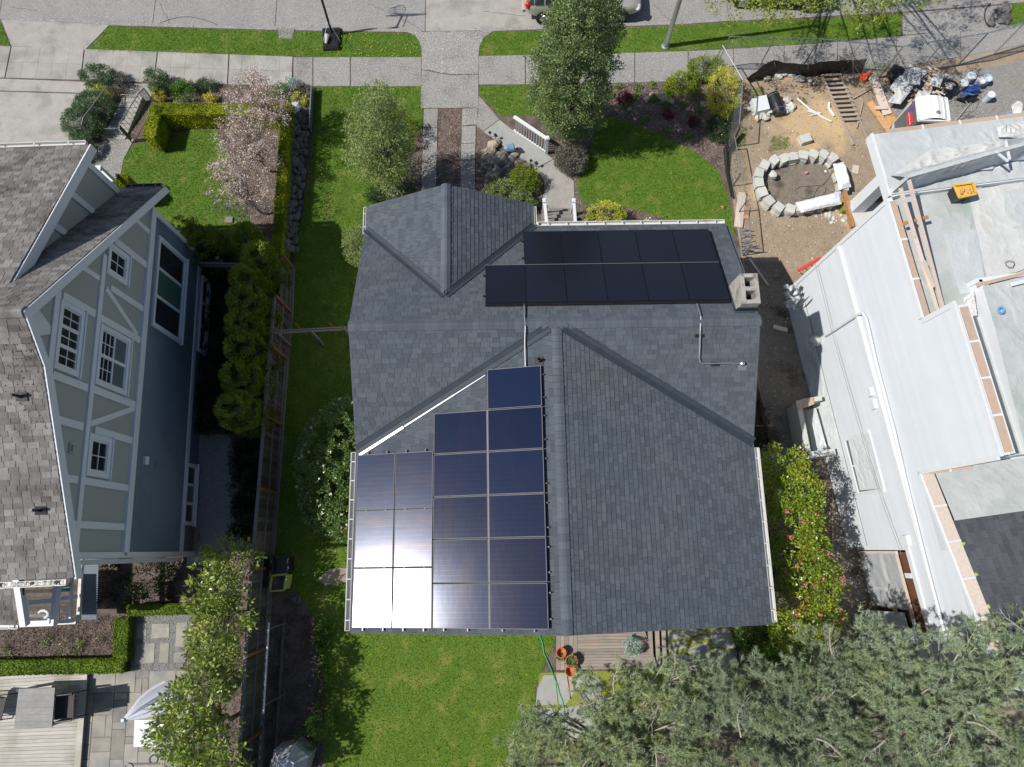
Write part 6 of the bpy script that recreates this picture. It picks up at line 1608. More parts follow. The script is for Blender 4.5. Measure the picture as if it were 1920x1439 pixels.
for i in range(16): mb.n().rock(G(1483 + rnd.uniform(-9, 14), 535 + i * 3, .6 + rnd.random() * .8), (rnd.uniform(.06, .16), rnd.uniform(.04, .16), .12), i, 1)
mb.build('plastic', M['plastic'], t)
mb = MB()
for a, b in (((1467, 570), (1482, 558)), ((1505, 570), (1517, 556)), ((1500, 552), (1492, 540)), ((1498, 574), (1515, 558))): mb.n().beam(G(*a, 1.0), G(*b, 1.6), .03, .03)
mb.build('bracket', M['metal'], t)
# window well
ww = thing('window_well', 'concrete window well with brown paper on its top edge beside the white wall', 'well', G(1510, 800))
for a, b, w_, z, m in (((1488, 762), (1505, 850), .17, .9, 'block'), ((1494, 758), (1530, 752), .16, .9, 'block'), ((1508, 856), (1556, 850), .2, .8, 'plasticw')):
    mb = MB(); mb.n().beam(G(*a, z / 2), G(*b, z / 2), w_, z); mb.build('well_wall', M[m], ww)
wrinkle([G(1492, 752, .98), G(1524, 745, .98), G(1527, 758, .96), G(1496, 770, .94)], 12, 6, .03, 61, 5).build('paper', M['paper'], ww)
wrinkle([G(1512, 770, .1), G(1530, 765, .5), G(1552, 845, .5), G(1524, 848, .1)], 12, 14, .03, 62, 3).build('plastic', M['plastic'], ww)
mb = MB(); mb.n().prism(GP([(1500, 768), (1520, 770), (1535, 850), (1512, 850)]), 0, .03); mb.build('well_gravel', M['gravel'], ww)

# ================================================================== the building lot
# circular-ended block planter
pl = thing('block_planter', 'oval planter of stacked grey concrete blocks in the dirt', 'planter', G(1500, 330))
H_ = .55
def block(parent, c, rz, w=.3, d=.34, h=.19, z=None, taper=.75):
    mb = MB(); mb.n(); m_ = Matrix.Rotation(rz, 3, 'Z'); c = Vector(c)
    q = [Vector((-w / 2 * taper, -d / 2, 0)), Vector((w / 2 * taper, -d / 2, 0)), Vector((w / 2, d / 2 * .8, 0)), Vector((0, d / 2, 0)), Vector((-w / 2, d / 2 * .8, 0))]
    b = [c + m_ @ p for p in q]; t_ = [p + Vector((0, 0, h)) for p in b]; k = len(b)
    mb.add(b + t_, [tuple(range(k, 2 * k)), tuple(range(k - 1, -1, -1))] + [(i, (i + 1) % k, k + (i + 1) % k, k + i) for i in range(k)])
    return mb.build('block', M['block'], parent)
ring = [(1455, 297), (1473, 293), (1491, 290), (1510, 287), (1529, 285), (1548, 286), (1565, 292), (1438, 306), (1428, 321), (1427, 338), (1433, 355), (1447, 372), (1465, 384), (1485, 387), (1580, 322), (1586, 344), (1566, 372), (1546, 377), (1526, 381), (1506, 385)]
cc = G(1505, 336, .57)
for i, (x, y) in enumerate(ring):
    p = G(x, y, .57); d = p - cc; rz = math.atan2(d.y, d.x) - math.pi / 2
    for k in range(3):
        e = p.copy(); e.z = k * .15 + .0; e += Vector((random.uniform(-.02, .02), random.uniform(-.02, .02), 0)); e -= Vector((d.x, d.y, 0)).normalized() * (-.015 * k)
        block(pl, e, rz + (random.uniform(-.04, .04)), .37 + .03 * random.random(), .33 + .02 * random.random(), .146, taper=.88)
inner = [(cc.x + (G(x, y, .57).x - cc.x) * .9, cc.y + (G(x, y, .57).y - cc.y) * .9) for x, y in sorted(ring, key=lambda q: math.atan2(q[1] - 336, q[0] - 1505))]
mb = MB(); mb.prism(inner, .01, .06); mb.build('planter_soil', M['dirt_and_shadow'], pl)
def sackm(px4, z, h, label, seed):
    q = GP(px4, z + h); c = sum(q, Vector()) / 4; t = thing('sandbag', label, 'bag', (c.x, c.y, z))
    mb = MB(); n1, n2 = 16, 8; v = []; f = []
    for j in range(n2 + 1):
        for i in range(n1 + 1):
            s, t_ = i / n1, j / n2; p = q[0].lerp(q[1], s).lerp(q[3].lerp(q[2], s), t_)
            e = min(1, 5 * min(s, 1 - s)) ** .5 * min(1, 4 * min(t_, 1 - t_)) ** .5
            v.append(p + Vector((0, 0, -h * (1 - e) + .03 * mnoise.noise(p * 6 + Vector((seed, 0, 0))))))
    f = [(j * (n1 + 1) + i, j * (n1 + 1) + i + 1, (j + 1) * (n1 + 1) + i + 1, (j + 1) * (n1 + 1) + i) for j in range(n2) for i in range(n1)]
    mb.n().add(v, f); mb.build('sack', M['sack'], t)
sackm([(1566, 303), (1586, 299), (1600, 346), (1578, 352)], .5, .18, 'long white sack lying on the right rim of the block planter', 1)
sackm([(1494, 377), (1579, 356), (1581, 380), (1505, 396)], .5, .12, 'long white sack draped along the lower rim of the block planter', 2)
mb = MB(); c = G(1450, 328, .35); mb.n().rock(c, (.16, .15, .12), 3, 2); solo('rubbish_bag', mb, M['rubble'], 'grey crumpled bag inside the planter at its left end', 'bag', c)
mb = MB(); c = G(1509, 326, .1); mb.n().lathe(c, [(.035, 0), (.05, .11), (.04, .12)], 12, (.7, .2, .6)); solo('paint_cup', mb, M['pink'], 'small red and white cup lying on the planter soil', 'cup', c)
mb = MB(); c = G(1548, 322, .1); mb.n().rock(c, (.05, .07, .04), 5, 1); solo('litter', mb, M['white'], 'scrap of white litter at the right end of the planter', 'litter', c)
mb = MB(); pts = [G(x, y, .1) for x, y in ((1560, 318), (1553, 335), (1543, 346), (1533, 352), (1528, 361), (1526, 368), (1516, 372), (1503, 372), (1492, 365), (1490, 356), (1500, 350), (1520, 349), (1540, 347), (1548, 352), (1546, 362), (1538, 368))]
mb.tube(pts, .011, 5); solo('cable', mb, M['fencerail'], 'loose grey cable looped on the planter soil', 'cable', pts[5])
mb = MB(); mb.n().box(G(1509, 262, .12), (.42, .34, .24), rz=.3); solo('concrete_block', mb, M['block'], 'single concrete block on the sandy dirt above the planter', 'block', G(1509, 262))
mb = MB(); mb.n().box(G(1604, 318, .03), (.24, .36, .03), rz=-.25); solo('plywood_scrap', mb, M['lumber'], 'small pale plywood rectangle right of the planter', 'plywood', G(1604, 318))
mb = MB(); mb.n().box(G(1470, 394, .1), (.2, .22, .16), rz=.1); solo('timber_block', mb, M['lumber'], 'short timber offcut against the lower planter blocks', 'offcut', G(1470, 394))
# wooden ladder lying on the dirt
ld = thing('ladder', 'old grey wooden ladder lying across the dirt', 'ladder', G(1580, 190))
LA, LBp = G(1540, 141, .12), G(1600, 272, .08); RA, RB = G(1574, 139, .12), G(1631, 270, .08)
for a, b in ((LA, LBp), (RA, RB)):
    mb = MB(); mb.n().beam(a, b, .07, .07); mb.build('side_rail', M['ladderwood'], ld)
for i in range(11):
    f = .02 + i * .064; mb = MB(); mb.n().beam(LA.lerp(LBp, f) + Vector((-.02, 0, .05)), RA.lerp(RB, f) + Vector((.02, 0, .05)), .09, .045); mb.build('rung', M['ladderwood'], ld)
# planks, plywood and sheet near the rubbish heap
def plank(label, a, b, w, h, z0, z1, m, name='plank'):
    mb = MB(); mb.n().beam(G(*a, z0), G(*b, z1), w, h); return solo(name, mb, M[m], label, name, G(*a, z0))
plank('long pale plank leaning from the heap beside the ladder', (1637, 145), (1664, 215), .34, .05, .35, .2, 'lumber')
plank('orange plywood strip under the pale plank', (1655, 195), (1682, 245), .36, .04, .15, .12, 'ply', 'board')
plank('second orange plywood strip, split at its end, left of the first', (1630, 192), (1668, 246), .26, .05, .2, .16, 'ply', 'board')
plank('short pale cross batten over the orange plywood', (1641, 203), (1664, 202), .14, .04, .3, .3, 'lumber', 'batten')
mb = MB(); mb.n().slab(GP([(1708, 190), (1720, 240), (1715, 262), (1668, 250), (1674, 232)], .5), (0, 0, 1), .03); solo('sheet_panel', mb, M['rubble'], 'pale plasterboard sheet leaning beside the portable toilet', 'panel', G(1695, 225, .5))
plank('weathered plank beside the mesh fence left of the dirt', (1391, 362), (1384, 427), .3, .1, .06, .06, 'lumber')
plank('short orange plank end beside the weathered plank', (1401, 388), (1398, 411), .18, .08, .05, .05, 'ply', 'plank_end')
plank('broken lumber piece on the shadow-darkened dirt near the chimney', (1450, 613), (1476, 620), .14, .09, .06, .06, 'lumber')
plank('thin rusty rod leaning across the black silt fence', (1417, 150), (1434, 182), .03, .03, .5, .1, 'brownwood', 'rod')
plank('long thin pole lying beside the chimney on the dirt', (1405, 485), (1440, 535), .05, .05, .3, .1, 'lumber', 'pole')
for i, (a, b) in enumerate((((1600, 185), (1632, 167)), ((1606, 240), (1618, 190)))):
    plank(('grey scrap timber between ladder and plywood', 'thin scrap lath beside the ladder rungs')[i], a, b, .05, .04, .08, .06, 'ladderwood', 'scrap_timber')
# black silt fence with a flap of board behind
t = thing('silt_fence', 'black silt fabric sagging along the top of the dirt lot', 'silt fence', G(1500, 140))
sf = [(1400, 148, .35), (1425, 128, .75), (1452, 112, .95), (1475, 119, .8), (1515, 121, .75), (1560, 114, .8), (1600, 113, .85), (1630, 110, .8)]
gf = [(1402, 149), (1428, 148), (1455, 143), (1480, 142), (1515, 144), (1560, 139), (1600, 139), (1616, 137)]
mb = MB(); v = []; nsub = 8
for i in range(len(sf) - 1):
    for k in range(nsub):
        f = k / nsub; a = G(sf[i][0], sf[i][1], sf[i][2]).lerp(G(sf[i + 1][0], sf[i + 1][1], sf[i + 1][2]), f); b = G(*gf[i], .0).lerp(G(*gf[i + 1], .0), f)
        for j in range(7):
            g_ = j / 6; p = a.lerp(b, g_); p += Vector((0, .05 * mnoise.noise(p * 3) - .05 * math.sin(g_ * math.pi), .03 * mnoise.noise(p * 5))); v.append(p)
nn = len(v) // 7; mb.add(v, [(i * 7 + j, (i + 1) * 7 + j, (i + 1) * 7 + j + 1, i * 7 + j + 1) for i in range(nn - 1) for j in range(6)]); mb.build('fabric', M['tarp'], t)
for i in (0, 2, 4, 6, 7):
    mb = MB(); mb.n().tube([G(*gf[i], 0), G(*sf[i][:2], sf[i][2] + .06)], .018, 5); mb.build('stake', M['ladderwood'], t)
mb = MB(); mb.n().slab([G(1422, 141, .05), G(1452, 132, .05), G(1459, 118, .6), G(1430, 126, .6)], (0, 1, 0), .02); solo('plywood_board', mb, M['cedar'], 'brown plywood board propped under the black silt fabric', 'board', G(1440, 138))
rnd = random.Random(9); mb = None
for i, (x, y, r_) in enumerate(((1455, 136, .26), (1470, 139, .2), (1484, 137, .24), (1500, 148, .22), (1438, 146, .17), (1462, 143, .16), (1520, 151, .12))):
    mb = MB(); mb.n().rock(G(x, y, .1), (r_, r_ * .8, r_ * .6), i + 60, 1)
    solo('concrete_chunk', mb, M['rubble'], ('large pale concrete chunk under the propped board', 'pale chunk tucked behind the largest concrete chunk', 'flat pale slab chunk below the silt fabric', 'round pale chunk right of the flat slab', 'leftmost small concrete chunk by the rusty rod', 'small chunk in front of the largest concrete chunk', 'smallest pale chunk near the ladder top')[i], 'rubble', G(x, y), 'concrete chunks along the silt fence')
# white carton, black drum and rubble heaps on the left
mb = MB(); mb.n().slab([p for p in GP([(1409, 184), (1437, 178), (1444, 204), (1418, 210)], .35)], (0, 0, -1), .33); solo('carton', mb, M['white'], 'white carton lid among rubble next to the black drum', 'box', G(1425, 195))
t = thing('plastic_drum', 'black ribbed plastic drum lying on the rubble', 'drum', G(1455, 195))
a, b = G(1448, 178, .22), G(1462, 214, .22); d = (b - a).normalized()
mb = MB(); mb.n().lathe(a, [(.10, 0), (.24, .01), (.26, .05), (.24, .08), (.245, (b - a).length * .5), (.25, (b - a).length * .55), (.235, (b - a).length - .08), (.2, (b - a).length)], 22, d); mb.build('drum', M['black'], t, smooth=False)
for f in (.1, .82):
    p = a.lerp(b, f); s = d.cross(Vector((0, 0, 1))).normalized(); w_ = s.cross(d)
    mb = MB(); mb.tube([p + (s * math.cos(q) + w_ * math.sin(q)) * .25 for q in np.linspace(0, 2 * math.pi, 20)], .012, 5); mb.build('strap', M['metal'], t)
def heap(name, label, cat, px, n, r, m, seed, hmax=.3, mats=None):
    rng = np.random.default_rng(seed); poly = GP(px); P = scatter(poly, 60, rng); P = P[rng.permutation(len(P))[:n]]; t = thing(name, label, cat, (P[:, 0].mean(), P[:, 1].mean(), 0))
    for k, p in enumerate(P):
        mb = MB(); rr = r * (.6 + .8 * rng.random()); mb.n().rock((p[0], p[1], rr * .3 + rng.random() * hmax), (rr, rr * (.5 + .5 * rng.random()), rr * .45), seed + k, 1)
        mb.build('chunk', M[mats[k % len(mats)] if mats else m], t)
heap('rubble_heap', 'pale broken rubble heap in front of the white carton', 'rubble', [(1400, 208), (1418, 205), (1455, 205), (1455, 222), (1432, 228), (1400, 222)], 26, .14, 'rubble', 71, .15)
heap('rubble_heap', 'small pale rubble heap right of the black drum', 'rubble', [(1464, 192), (1480, 188), (1487, 205), (1476, 214), (1466, 208)], 12, .14, 'rubble', 72, .1)
mb = MB(); mb.n().beam(G(1414, 222, .1), G(1421, 228, .1), .06, .06); solo('yellow_scrap', mb, M['gold'] if 'gold' in M else M['yellow'], 'yellow plastic scrap at the foot of the rubble', 'scrap', G(1417, 225))
for i, (pts_, r_) in enumerate((([(1495, 185), (1510, 198), (1518, 205), (1530, 212), (1545, 222), (1559, 228)], .035), ([(1514, 208), (1528, 212), (1538, 213)], .045), ([(1521, 217), (1540, 212)], .03), ([(1555, 193), (1554, 203), (1560, 212), (1564, 218)], .05))):
    mb = MB(); mb.n().tube([G(x, y, .06) for x, y in pts_], r_, 7)
    solo('pipe_scrap', mb, M['white'], ('long white twisted pipe scrap across the sandy dirt', 'short thick white pipe piece on the twisted scrap', 'thin white offcut crossing the twisted scrap', 'white pipe offcut beside the ladder side')[i], 'pipe', G(*pts_[0]))
# orange cone on its side and a scrap
t = thing('traffic_cone', 'orange traffic cone fallen by the right end of the silt fence', 'cone', G(1622, 142)); c = G(1618, 146, .12); mb = MB(); mb.lathe(c, [(.15, 0), (.13, .02), (.04, .42), (.02, .43)], 14, (.75, .6, .12)); mb.build('cone', M['orange'], t); mb = MB(); mb.n().box(c, (.04, .3, .3), rz=.6); mb.build('base', M['orange'], t)
mb = MB(); mb.n().rock(G(1607, 146, .06), (.14, .08, .05), 5, 1); solo('scrap', mb, M['tanrock'], 'tan scrap left of the orange cone', 'scrap', G(1607, 146))
# rubbish heap with plastics, paper, black bags
hp = thing('rubbish_heap', 'sprawling heap of plastic sheeting, paper and lath on the gravel', 'rubbish', G(1720, 165))
for k, (c4, m, am) in enumerate((([(1668, 165), (1700, 122), (1742, 133), (1690, 185)], 'plasticw', .07), ([(1664, 192), (1690, 160), (1712, 165), (1688, 196)], 'plasticw', .05), ([(1700, 130), (1728, 132), (1725, 160), (1702, 158)], 'plasticw', .07), ([(1735, 152), (1752, 150), (1745, 180), (1728, 182)], 'paper', .05),
                                 ([(1752, 138), (1770, 142), (1762, 165), (1742, 160)], 'plasticw', .05), ([(1722, 170), (1745, 172), (1740, 190), (1715, 186)], 'plasticw', .05))):
    wrinkle([G(x, y, .38 + .06 * (k % 3)) for x, y in c4], 18, 18, am, 80 + k, 3.0).build('sheet', M[m], hp)
rng = np.random.default_rng(91); P = scatter(GP([(1690, 135), (1770, 138), (1778, 178), (1700, 200), (1668, 190)]), 60, rng)
rnd = random.Random(5)
for k, p in enumerate(P[:110]):
    mb = MB(); zz = .1 + .3 * rnd.random()
    if k % 3 == 0: mb.n().beam((p[0], p[1], zz), (p[0] + rnd.uniform(-.35, .35), p[1] + rnd.uniform(-.3, .3), zz + rnd.uniform(-.1, .12)), .05, .015)
    else: mb.n().rock((p[0], p[1], zz), (rnd.uniform(.04, .15), rnd.uniform(.03, .1), .03), k, 1)
    mb.build('debris', M[('lumber', 'plasticw', 'paper', 'rubble', 'paper', 'plasticw', 'cedar')[k % 7]], hp)
def bagm(label, px, r, seed, open_=False):
    c = G(*px, r * .5); t = thing('rubbish_bag', label, 'bag', G(*px)); mb = MB(); mb.n().rock(c, (r, r * .85, r * .75), seed, 3); mb.build('bag', M['tarp'] if not open_ else M['black'], t, smooth=True)
    if open_:
        rim = [c + Vector((r * .85 * math.cos(a), r * .7 * math.sin(a), r * .65)) for a in np.linspace(0, 2 * math.pi, 18)]
        mb = MB(); mb.tube(rim, .045, 7); mb.build('rim', M['black'], t); mb = MB(); mb.n().rock(c + Vector((-.04, 0, r * .45)), (r * .6, r * .45, .12), seed + 3, 2); mb.build('rubbish', M['plasticw'], t)
bagm('black rubbish bag behind the plastic sheeting heap', (1681, 142), .4, 3)
bagm('open black bag of white rubbish at the right of the heap', (1775, 168), .34, 4, True)
mb = MB(); mb.n().box(G(1762, 165, .25), (.16, .12, .08), rz=.3); solo('yellow_packet', mb, M['yellow'], 'yellow packet beside the open black bag', 'packet', G(1762, 165))
# pails, sprayer, hand truck
def pail(label, px, r, h, m, lid, tilt=None, group='pails on the gravel'):
    p = G(*px, .0); t = thing('pail', label, 'pail', p, group); ax = tilt
    base = p + (Vector((0, 0, r)) if tilt else Vector((0, 0, .02)))
    mb = MB(); mb.n().lathe(base, [(r * .82, 0), (r, h * .93), (r * 1.07, h * .94), (r * 1.07, h), (r * .9, h), (r * .85, h * .75 if not lid else h * .99)], 20, ax); mb.build('body', m, t)
    if lid:
        mb = MB(); q = base + (Vector(ax).normalized() if ax else Vector((0, 0, 1))) * h; mb.n().lathe(q, [(r * 1.08, 0), (r * 1.08, .03), (r * .9, .035), (r * .2, .03)], 20, ax); mb.build('lid', M['white'], t)
    return t
pail('white lidded pail standing furthest from the toilet', (1810, 155), .17, .38, M['pail'], True)
pail('white lidded pail nearest the open black bag', (1796, 168), .16, .36, M['pail'], True)
pail('white lidded pail crowded behind the blue tank', (1828, 163), .16, .36, M['pail'], True)
pail('open pale blue pail at the right of the lidded pails', (1841, 158), .16, .36, M['pail'], False)
pail('tall pale blue pail standing alone near the hand truck', (1846, 190), .14, .38, M['pail'], True)
mb = MB(); mb.n().box(G(1822, 170, .2), (.42, .24, .36), rz=.35); solo('blue_tank', mb, M['bluep'], 'dark blue plastic tank between the pails', 'tank', G(1822, 170))
t = thing('paint_sprayer', 'paint sprayer with black wheel and blue frame in front of the pails', 'sprayer', G(1812, 185))
mb = MB(); mb.n().lathe(G(1802, 188, .14), [(.05, -.03), (.16, -.03), (.17, 0), (.16, .03), (.05, .03)], 18, (.4, .9, .5)); mb.build('wheel', M['rubber'], t)
mb = MB(); mb.n().box(G(1822, 183, .2), (.3, .22, .26), rz=.5); mb.build('body', M['black'], t)
mb = MB(); mb.tube([G(1800, 178, .3), G(1810, 175, .5), G(1825, 178, .5), G(1832, 176, .45)], .018, 6); mb.build('handle', M['bluelt'], t)
mb = MB(); mb.n().lathe(G(1805, 180, .2), [(.08, -.1), (.1, 0), (.08, .12)], 14, (1, .2, .1)); mb.build('motor', M['metal'], t)
mb = MB(); mb.tube([G(1826, 181, .2), G(1836, 190, .06), G(1830, 205, .03), G(1790, 232, .03), G(1775, 245, .03)], .012, 5); mb.build('spray_hose', M['fencerail'], t)
mb = MB(); mb.n().tube([G(1822, 190, .08), G(1775, 245, .25)], .015, 6); solo('pole', mb, M['rubble'], 'long pale pole lying from the sprayer to the porch roof', 'pole', G(1800, 215))
mb = MB(); rnd = random.Random(3)
for k in range(9):
    pts = []; x, y = 1795 + rnd.uniform(-10, 15), 218 + rnd.uniform(-6, 6)
    for i in range(7): pts.append(G(x, y, .03)); x += rnd.uniform(2, 7); y += rnd.uniform(-4, 4)
    mb.n().tube(pts, .008, 4)
solo('wire_tangle', mb, M['dkmetal'], 'tangle of dark wire and hose on the gravel below the toilet', 'wire', G(1800, 218))
t = thing('tarp_bundle', 'crumpled white bundle with a blue end at the right edge of the gravel', 'bundle', G(1905, 212)); mb = MB(); mb.n().rock(G(1908, 208, .25), (.4, .22, .22), 8, 3); mb.build('bundle', M['plasticw'], t); mb = MB(); mb.n().rock(G(1892, 216, .15), (.12, .08, .08), 9, 2); mb.build('blue_end', M['bluelt'], t)
# portable toilet
pc = [G(1668 + 50, 179, 2.2)]
tq = [G(1719, 180, 2.1), G(1773, 181, 2.1), G(1781, 226, 2.1), G(1731, 226, 2.1)]
tt_ = thing('portable_toilet', 'portable toilet with ribbed white roof and dark grey walls', 'portable toilet', (sum((p.x for p in tq)) / 4, sum((p.y for p in tq)) / 4, 0))
c = sum(tq, Vector()) / 4; half = ((tq[1] - tq[0]).length / 2 + .02, (tq[3] - tq[0]).length / 2 * .93); rz = math.atan2((tq[1] - tq[0]).y, (tq[1] - tq[0]).x) - .02
mr = Matrix.Rotation(rz, 3, 'Z')
def TQ(x, y, z): return Vector((c.x, c.y, 0)) + mr @ Vector((x, y, z))
hx, hy = half
for (a, b) in (((-hx, -hy), (hx, -hy)), ((hx, -hy), (hx, hy)), ((hx, hy), (-hx, hy)), ((-hx, hy), (-hx, -hy))):
    mb = MB(); A_, B_ = TQ(a[0] * .95, a[1] * .95, 1.0), TQ(b[0] * .95, b[1] * .95, 1.0); mb.n().beam(A_, B_, .04, 1.95); mb.build('side_panel', M['toiletg'], tt_)
mb = MB(); v = []; nsx, nsy = 24, 10
for j in range(nsy + 1):
    for i in range(nsx + 1):
        s = -1 + 2 * i / nsx; t_ = -1 + 2 * j / nsy
        rib = .035 if abs(((s * 2.2 + .2) % 1) - .5) < .13 else 0
        v.append(TQ(s * hx, t_ * hy, 2.02 + .2 * (1 - s * s) * 1.0 * (1 - .1 * t_ * t_) + rib * (1 - abs(t_) ** 6)))
mb.add(v, [(j * (nsx + 1) + i, j * (nsx + 1) + i + 1, (j + 1) * (nsx + 1) + i + 1, (j + 1) * (nsx + 1) + i) for j in range(nsy) for i in range(nsx)]); rf = mb.build('roof', M['toiletw'], tt_)
mb = MB()
for a, b in (((-hx, -hy), (hx, -hy)), ((hx, -hy), (hx, hy)), ((hx, hy), (-hx, hy)), ((-hx, hy), (-hx, -hy))): mb.n().beam(TQ(*a, 2.02), TQ(*b, 2.02), .06, .1)
mb.build('roof_edge', M['toiletw'], tt_)
mb = MB(); mb.n().lathe(TQ(.05, -hy * .55, 2.2), [(.07, 0), (.08, .04), (.05, .06)], 14); mb.build('vent_cap', M['dkmetal'], rf)
def signboard(org, xdir, ydir, w, h, txt, parent, bg='signred'):
    nrm = xdir.cross(ydir).normalized()
    mb = MB(); mb.slab([org, org + xdir * w, org + xdir * w + ydir * h, org + ydir * h], nrm, .012); s = mb.build('sign', M[bg], parent)
    cu = bpy.data.curves.new('lettering', 'FONT'); cu.body = txt; cu.size = h * .62; cu.align_x = 'CENTER'; cu.align_y = 'CENTER'; cu.extrude = .003; cu.shear = .2
    tmp = bpy.data.objects.new('tmp', cu); COL.objects.link(tmp); dg = bpy.context.evaluated_depsgraph_get(); me = bpy.data.meshes.new_from_object(tmp.evaluated_get(dg)); bpy.data.objects.remove(tmp)
    wmax = max(v_.co.x for v_ in me.vertices) - min(v_.co.x for v_ in me.vertices); sc_ = min(1, w * .9 / wmax)
    mt = Matrix((( *(xdir * 1), 0), (*(ydir), 0), (*(nrm), 0), (0, 0, 0, 1))).transposed()
    o = bpy.data.objects.new('lettering', me); me.materials.clear(); me.materials.append(M['signwhite']); COL.objects.link(o)
    ro = ROOT[s.name]; pos = org + xdir * w / 2 + ydir * h / 2 + nrm * .016
    me.transform(Matrix.Translation(pos - ro) @ mt @ Matrix.Scale(sc_, 4)); o.parent = s; ROOT[o.name] = ro
    return s
xd = mr @ Vector((0, -1, 0)); signboard(TQ(-hx * .95 - .025, hy * .5, 1.35), xd, Vector((0, 0, 1)), hy * 1.2, .34, 'Honey Bucket', tt_)
mb = MB(); mb.slab([TQ(-hx * .95 - .026, hy * .6, 1.5), TQ(-hx * .95 - .026, hy * .28, 1.5), TQ(-hx * .95 - .026, hy * .28, 1.78), TQ(-hx * .95 - .026, hy * .6, 1.78)], mr @ Vector((-1, 0, 0)), .012); mb.build('sign', M['signpur'], tt_)
xd = mr @ Vector((1, 0, 0)); signboard(TQ(-hx * .35, -hy * .95 - .025, 1.35), xd, Vector((0, 0, 1)), hx * 1.2, .3, 'Honey Bucket', tt_, 'brownwood')

# ------------------------------------------------------------------ temporary chain-link fences
def chainlink(label, pts, h, spacing=.085, lean=(0, 0), rail_m='metal', posts=None):
    t = thing('chainlink_fence', label, 'fence', pts[0]); L_ = Vector((lean[0], lean[1], 0))
    for i in range(len(pts) - 1):
        a, b = Vector(pts[i]), Vector(pts[i + 1]); d = (b - a); ln = d.length; d.normalize(); up = (Vector((0, 0, h)) + L_)
        for z in (0.03, 1.0):
            mb = MB(); mb.n().tube([a + up * z, b + up * z], .021, 6); mb.build('rail', M[rail_m], t)
        npst = max(1, round(ln / 2.0))
        for k in range(npst + 1):
            p = a + d * (ln * k / npst); mb = MB(); mb.n().tube([p, p + up], .021, 6); mb.build('post', M[rail_m], t)
        wires = MB(); wires.n(.5); n = int((ln + h) / spacing)
        for k in range(n):
            s0 = k * spacing
            for sg in (1, -1):
                # wire rising along +d (sg=1) or -d
                x0, z0 = (s0 - h, 0.0) if sg == 1 else (s0, 0.0)
                x1, z1 = (x0 + h, h) if sg == 1 else (x0 - h, h)
                def cl(xa, za, xb, zb):
                    if xa < 0: f = (0 - xa) / (xb - xa); za += (zb - za) * f; xa = 0
                    if xa > ln: f = (ln - xa) / (xb - xa); za += (zb - za) * f; xa = ln
                    return xa, za
                xa, za = cl(x0, z0, x1, z1); xb, zb = cl(x1, z1, x0, z0)
                if abs(xa - xb) < .02: continue
                wires.tube([a + d * xa + up * (za / h), a + d * xb + up * (zb / h)], .0016, 3, False)
        wires.build('mesh', M['wire'], t)
    return t
chainlink('temporary chain-link fence along the sidewalk in front of the dirt lot', [G(1368, 69, 1.8) - Vector((0, 0, 1.8)), G(1537, 73, 1.8) - Vector((0, 0, 1.8)), G(1693, 88, 1.8) - Vector((0, 0, 1.8))], 1.8)
chainlink('temporary chain-link fence angling away over the gravel towards the right edge', [G(1695, 87, 1.8) - Vector((0, 0, 1.8)), G(1853, 62, 1.8) - Vector((0, 0, 1.8)), G(1990, 22, 1.8) - Vector((0, 0, 1.8))], 1.8)
chainlink('short chain-link panels turning the corner beside the golden shrub', [G(1358, 78, 1.8) - Vector((0, 0, 1.8)), G(1393, 150, 1.6) - Vector((0, 0, 1.6)), G(1385, 235, 1.5) - Vector((0, 0, 1.5))], 1.6)
chainlink('dark low mesh fence between the front lawn and the dirt lot', [G(1362, 285), G(1374, 350), G(1384, 400), G(1392, 480)], 1.0, .09, rail_m='dkmetal')
mb = MB(); pts = [G(1385, 240, .5), G(1374, 262, .3), G(1360, 282, .3), G(1362, 320, .2), G(1372, 370, .2)]
mb.tube(pts, [.08, .1, .09, .05, .04], 7); solo('silt_roll', mb, M['tarp'], 'rolled black silt fabric at the foot of the mesh fence', 'roll', pts[2])
mb = MB(); rnd = random.Random(12)
for k in range(16):
    a = G(1392 + rnd.uniform(-5, 8), 430 + k * 4, .1); b = G(1400 + rnd.uniform(-2, 14), 428 + k * 4 + rnd.uniform(-8, 8), .25); mb.n().beam(a, b, .035, .02)
solo('slat_pile', mb, M['fencerail'], 'pile of thin grey slats beside the front corner of the solar house', 'slats', G(1396, 460))
for i, (a, b) in enumerate((((1397, 456), (1412, 454)), ((1395, 466), (1428, 466)))):
    plank(('upper thin stake casting a long shadow by the mesh fence', 'lower thin stake casting a long shadow by the mesh fence')[i], a, b, .03, .03, .5, .5, 'dkmetal', 'stake')
mb = MB(); mb.n().tube([G(1412, 700, .7), G(1430, 760, .7), G(1448, 840, .7)], .02, 6); mb.n().slab([G(1415, 700, .0), G(1452, 850, .0), G(1448, 850, .75), G(1412, 700, .75)], (1, 0, 0), .02)
solo('silt_fence', mb, M['tarp'], 'low black silt barrier between the solar house and the shadow-darkened dirt', 'silt fence', G(1430, 760))
mb = MB(); mb.n().beam(G(1417, 799, .5), G(1450, 798, .5), .05, .06); mb.n().beam(G(1425, 800, .5), G(1436, 788, .5), .04, .05); solo('brace_frame', mb, M['cedar'], 'orange timber brace behind the black silt barrier', 'brace', G(1435, 798))
mb = MB(); c = G(1370, 385, 0.2); mb.n().add([G(1349, 386, .05), G(1363, 386, .05), G(1356, 393, .05), G(1357, 387, .16)], [(0, 1, 3), (1, 2, 3), (2, 0, 3), (0, 2, 1)]); solo('marker', mb, M['ply'], 'small orange triangular marker on the front lawn edge', 'marker', G(1356, 388))

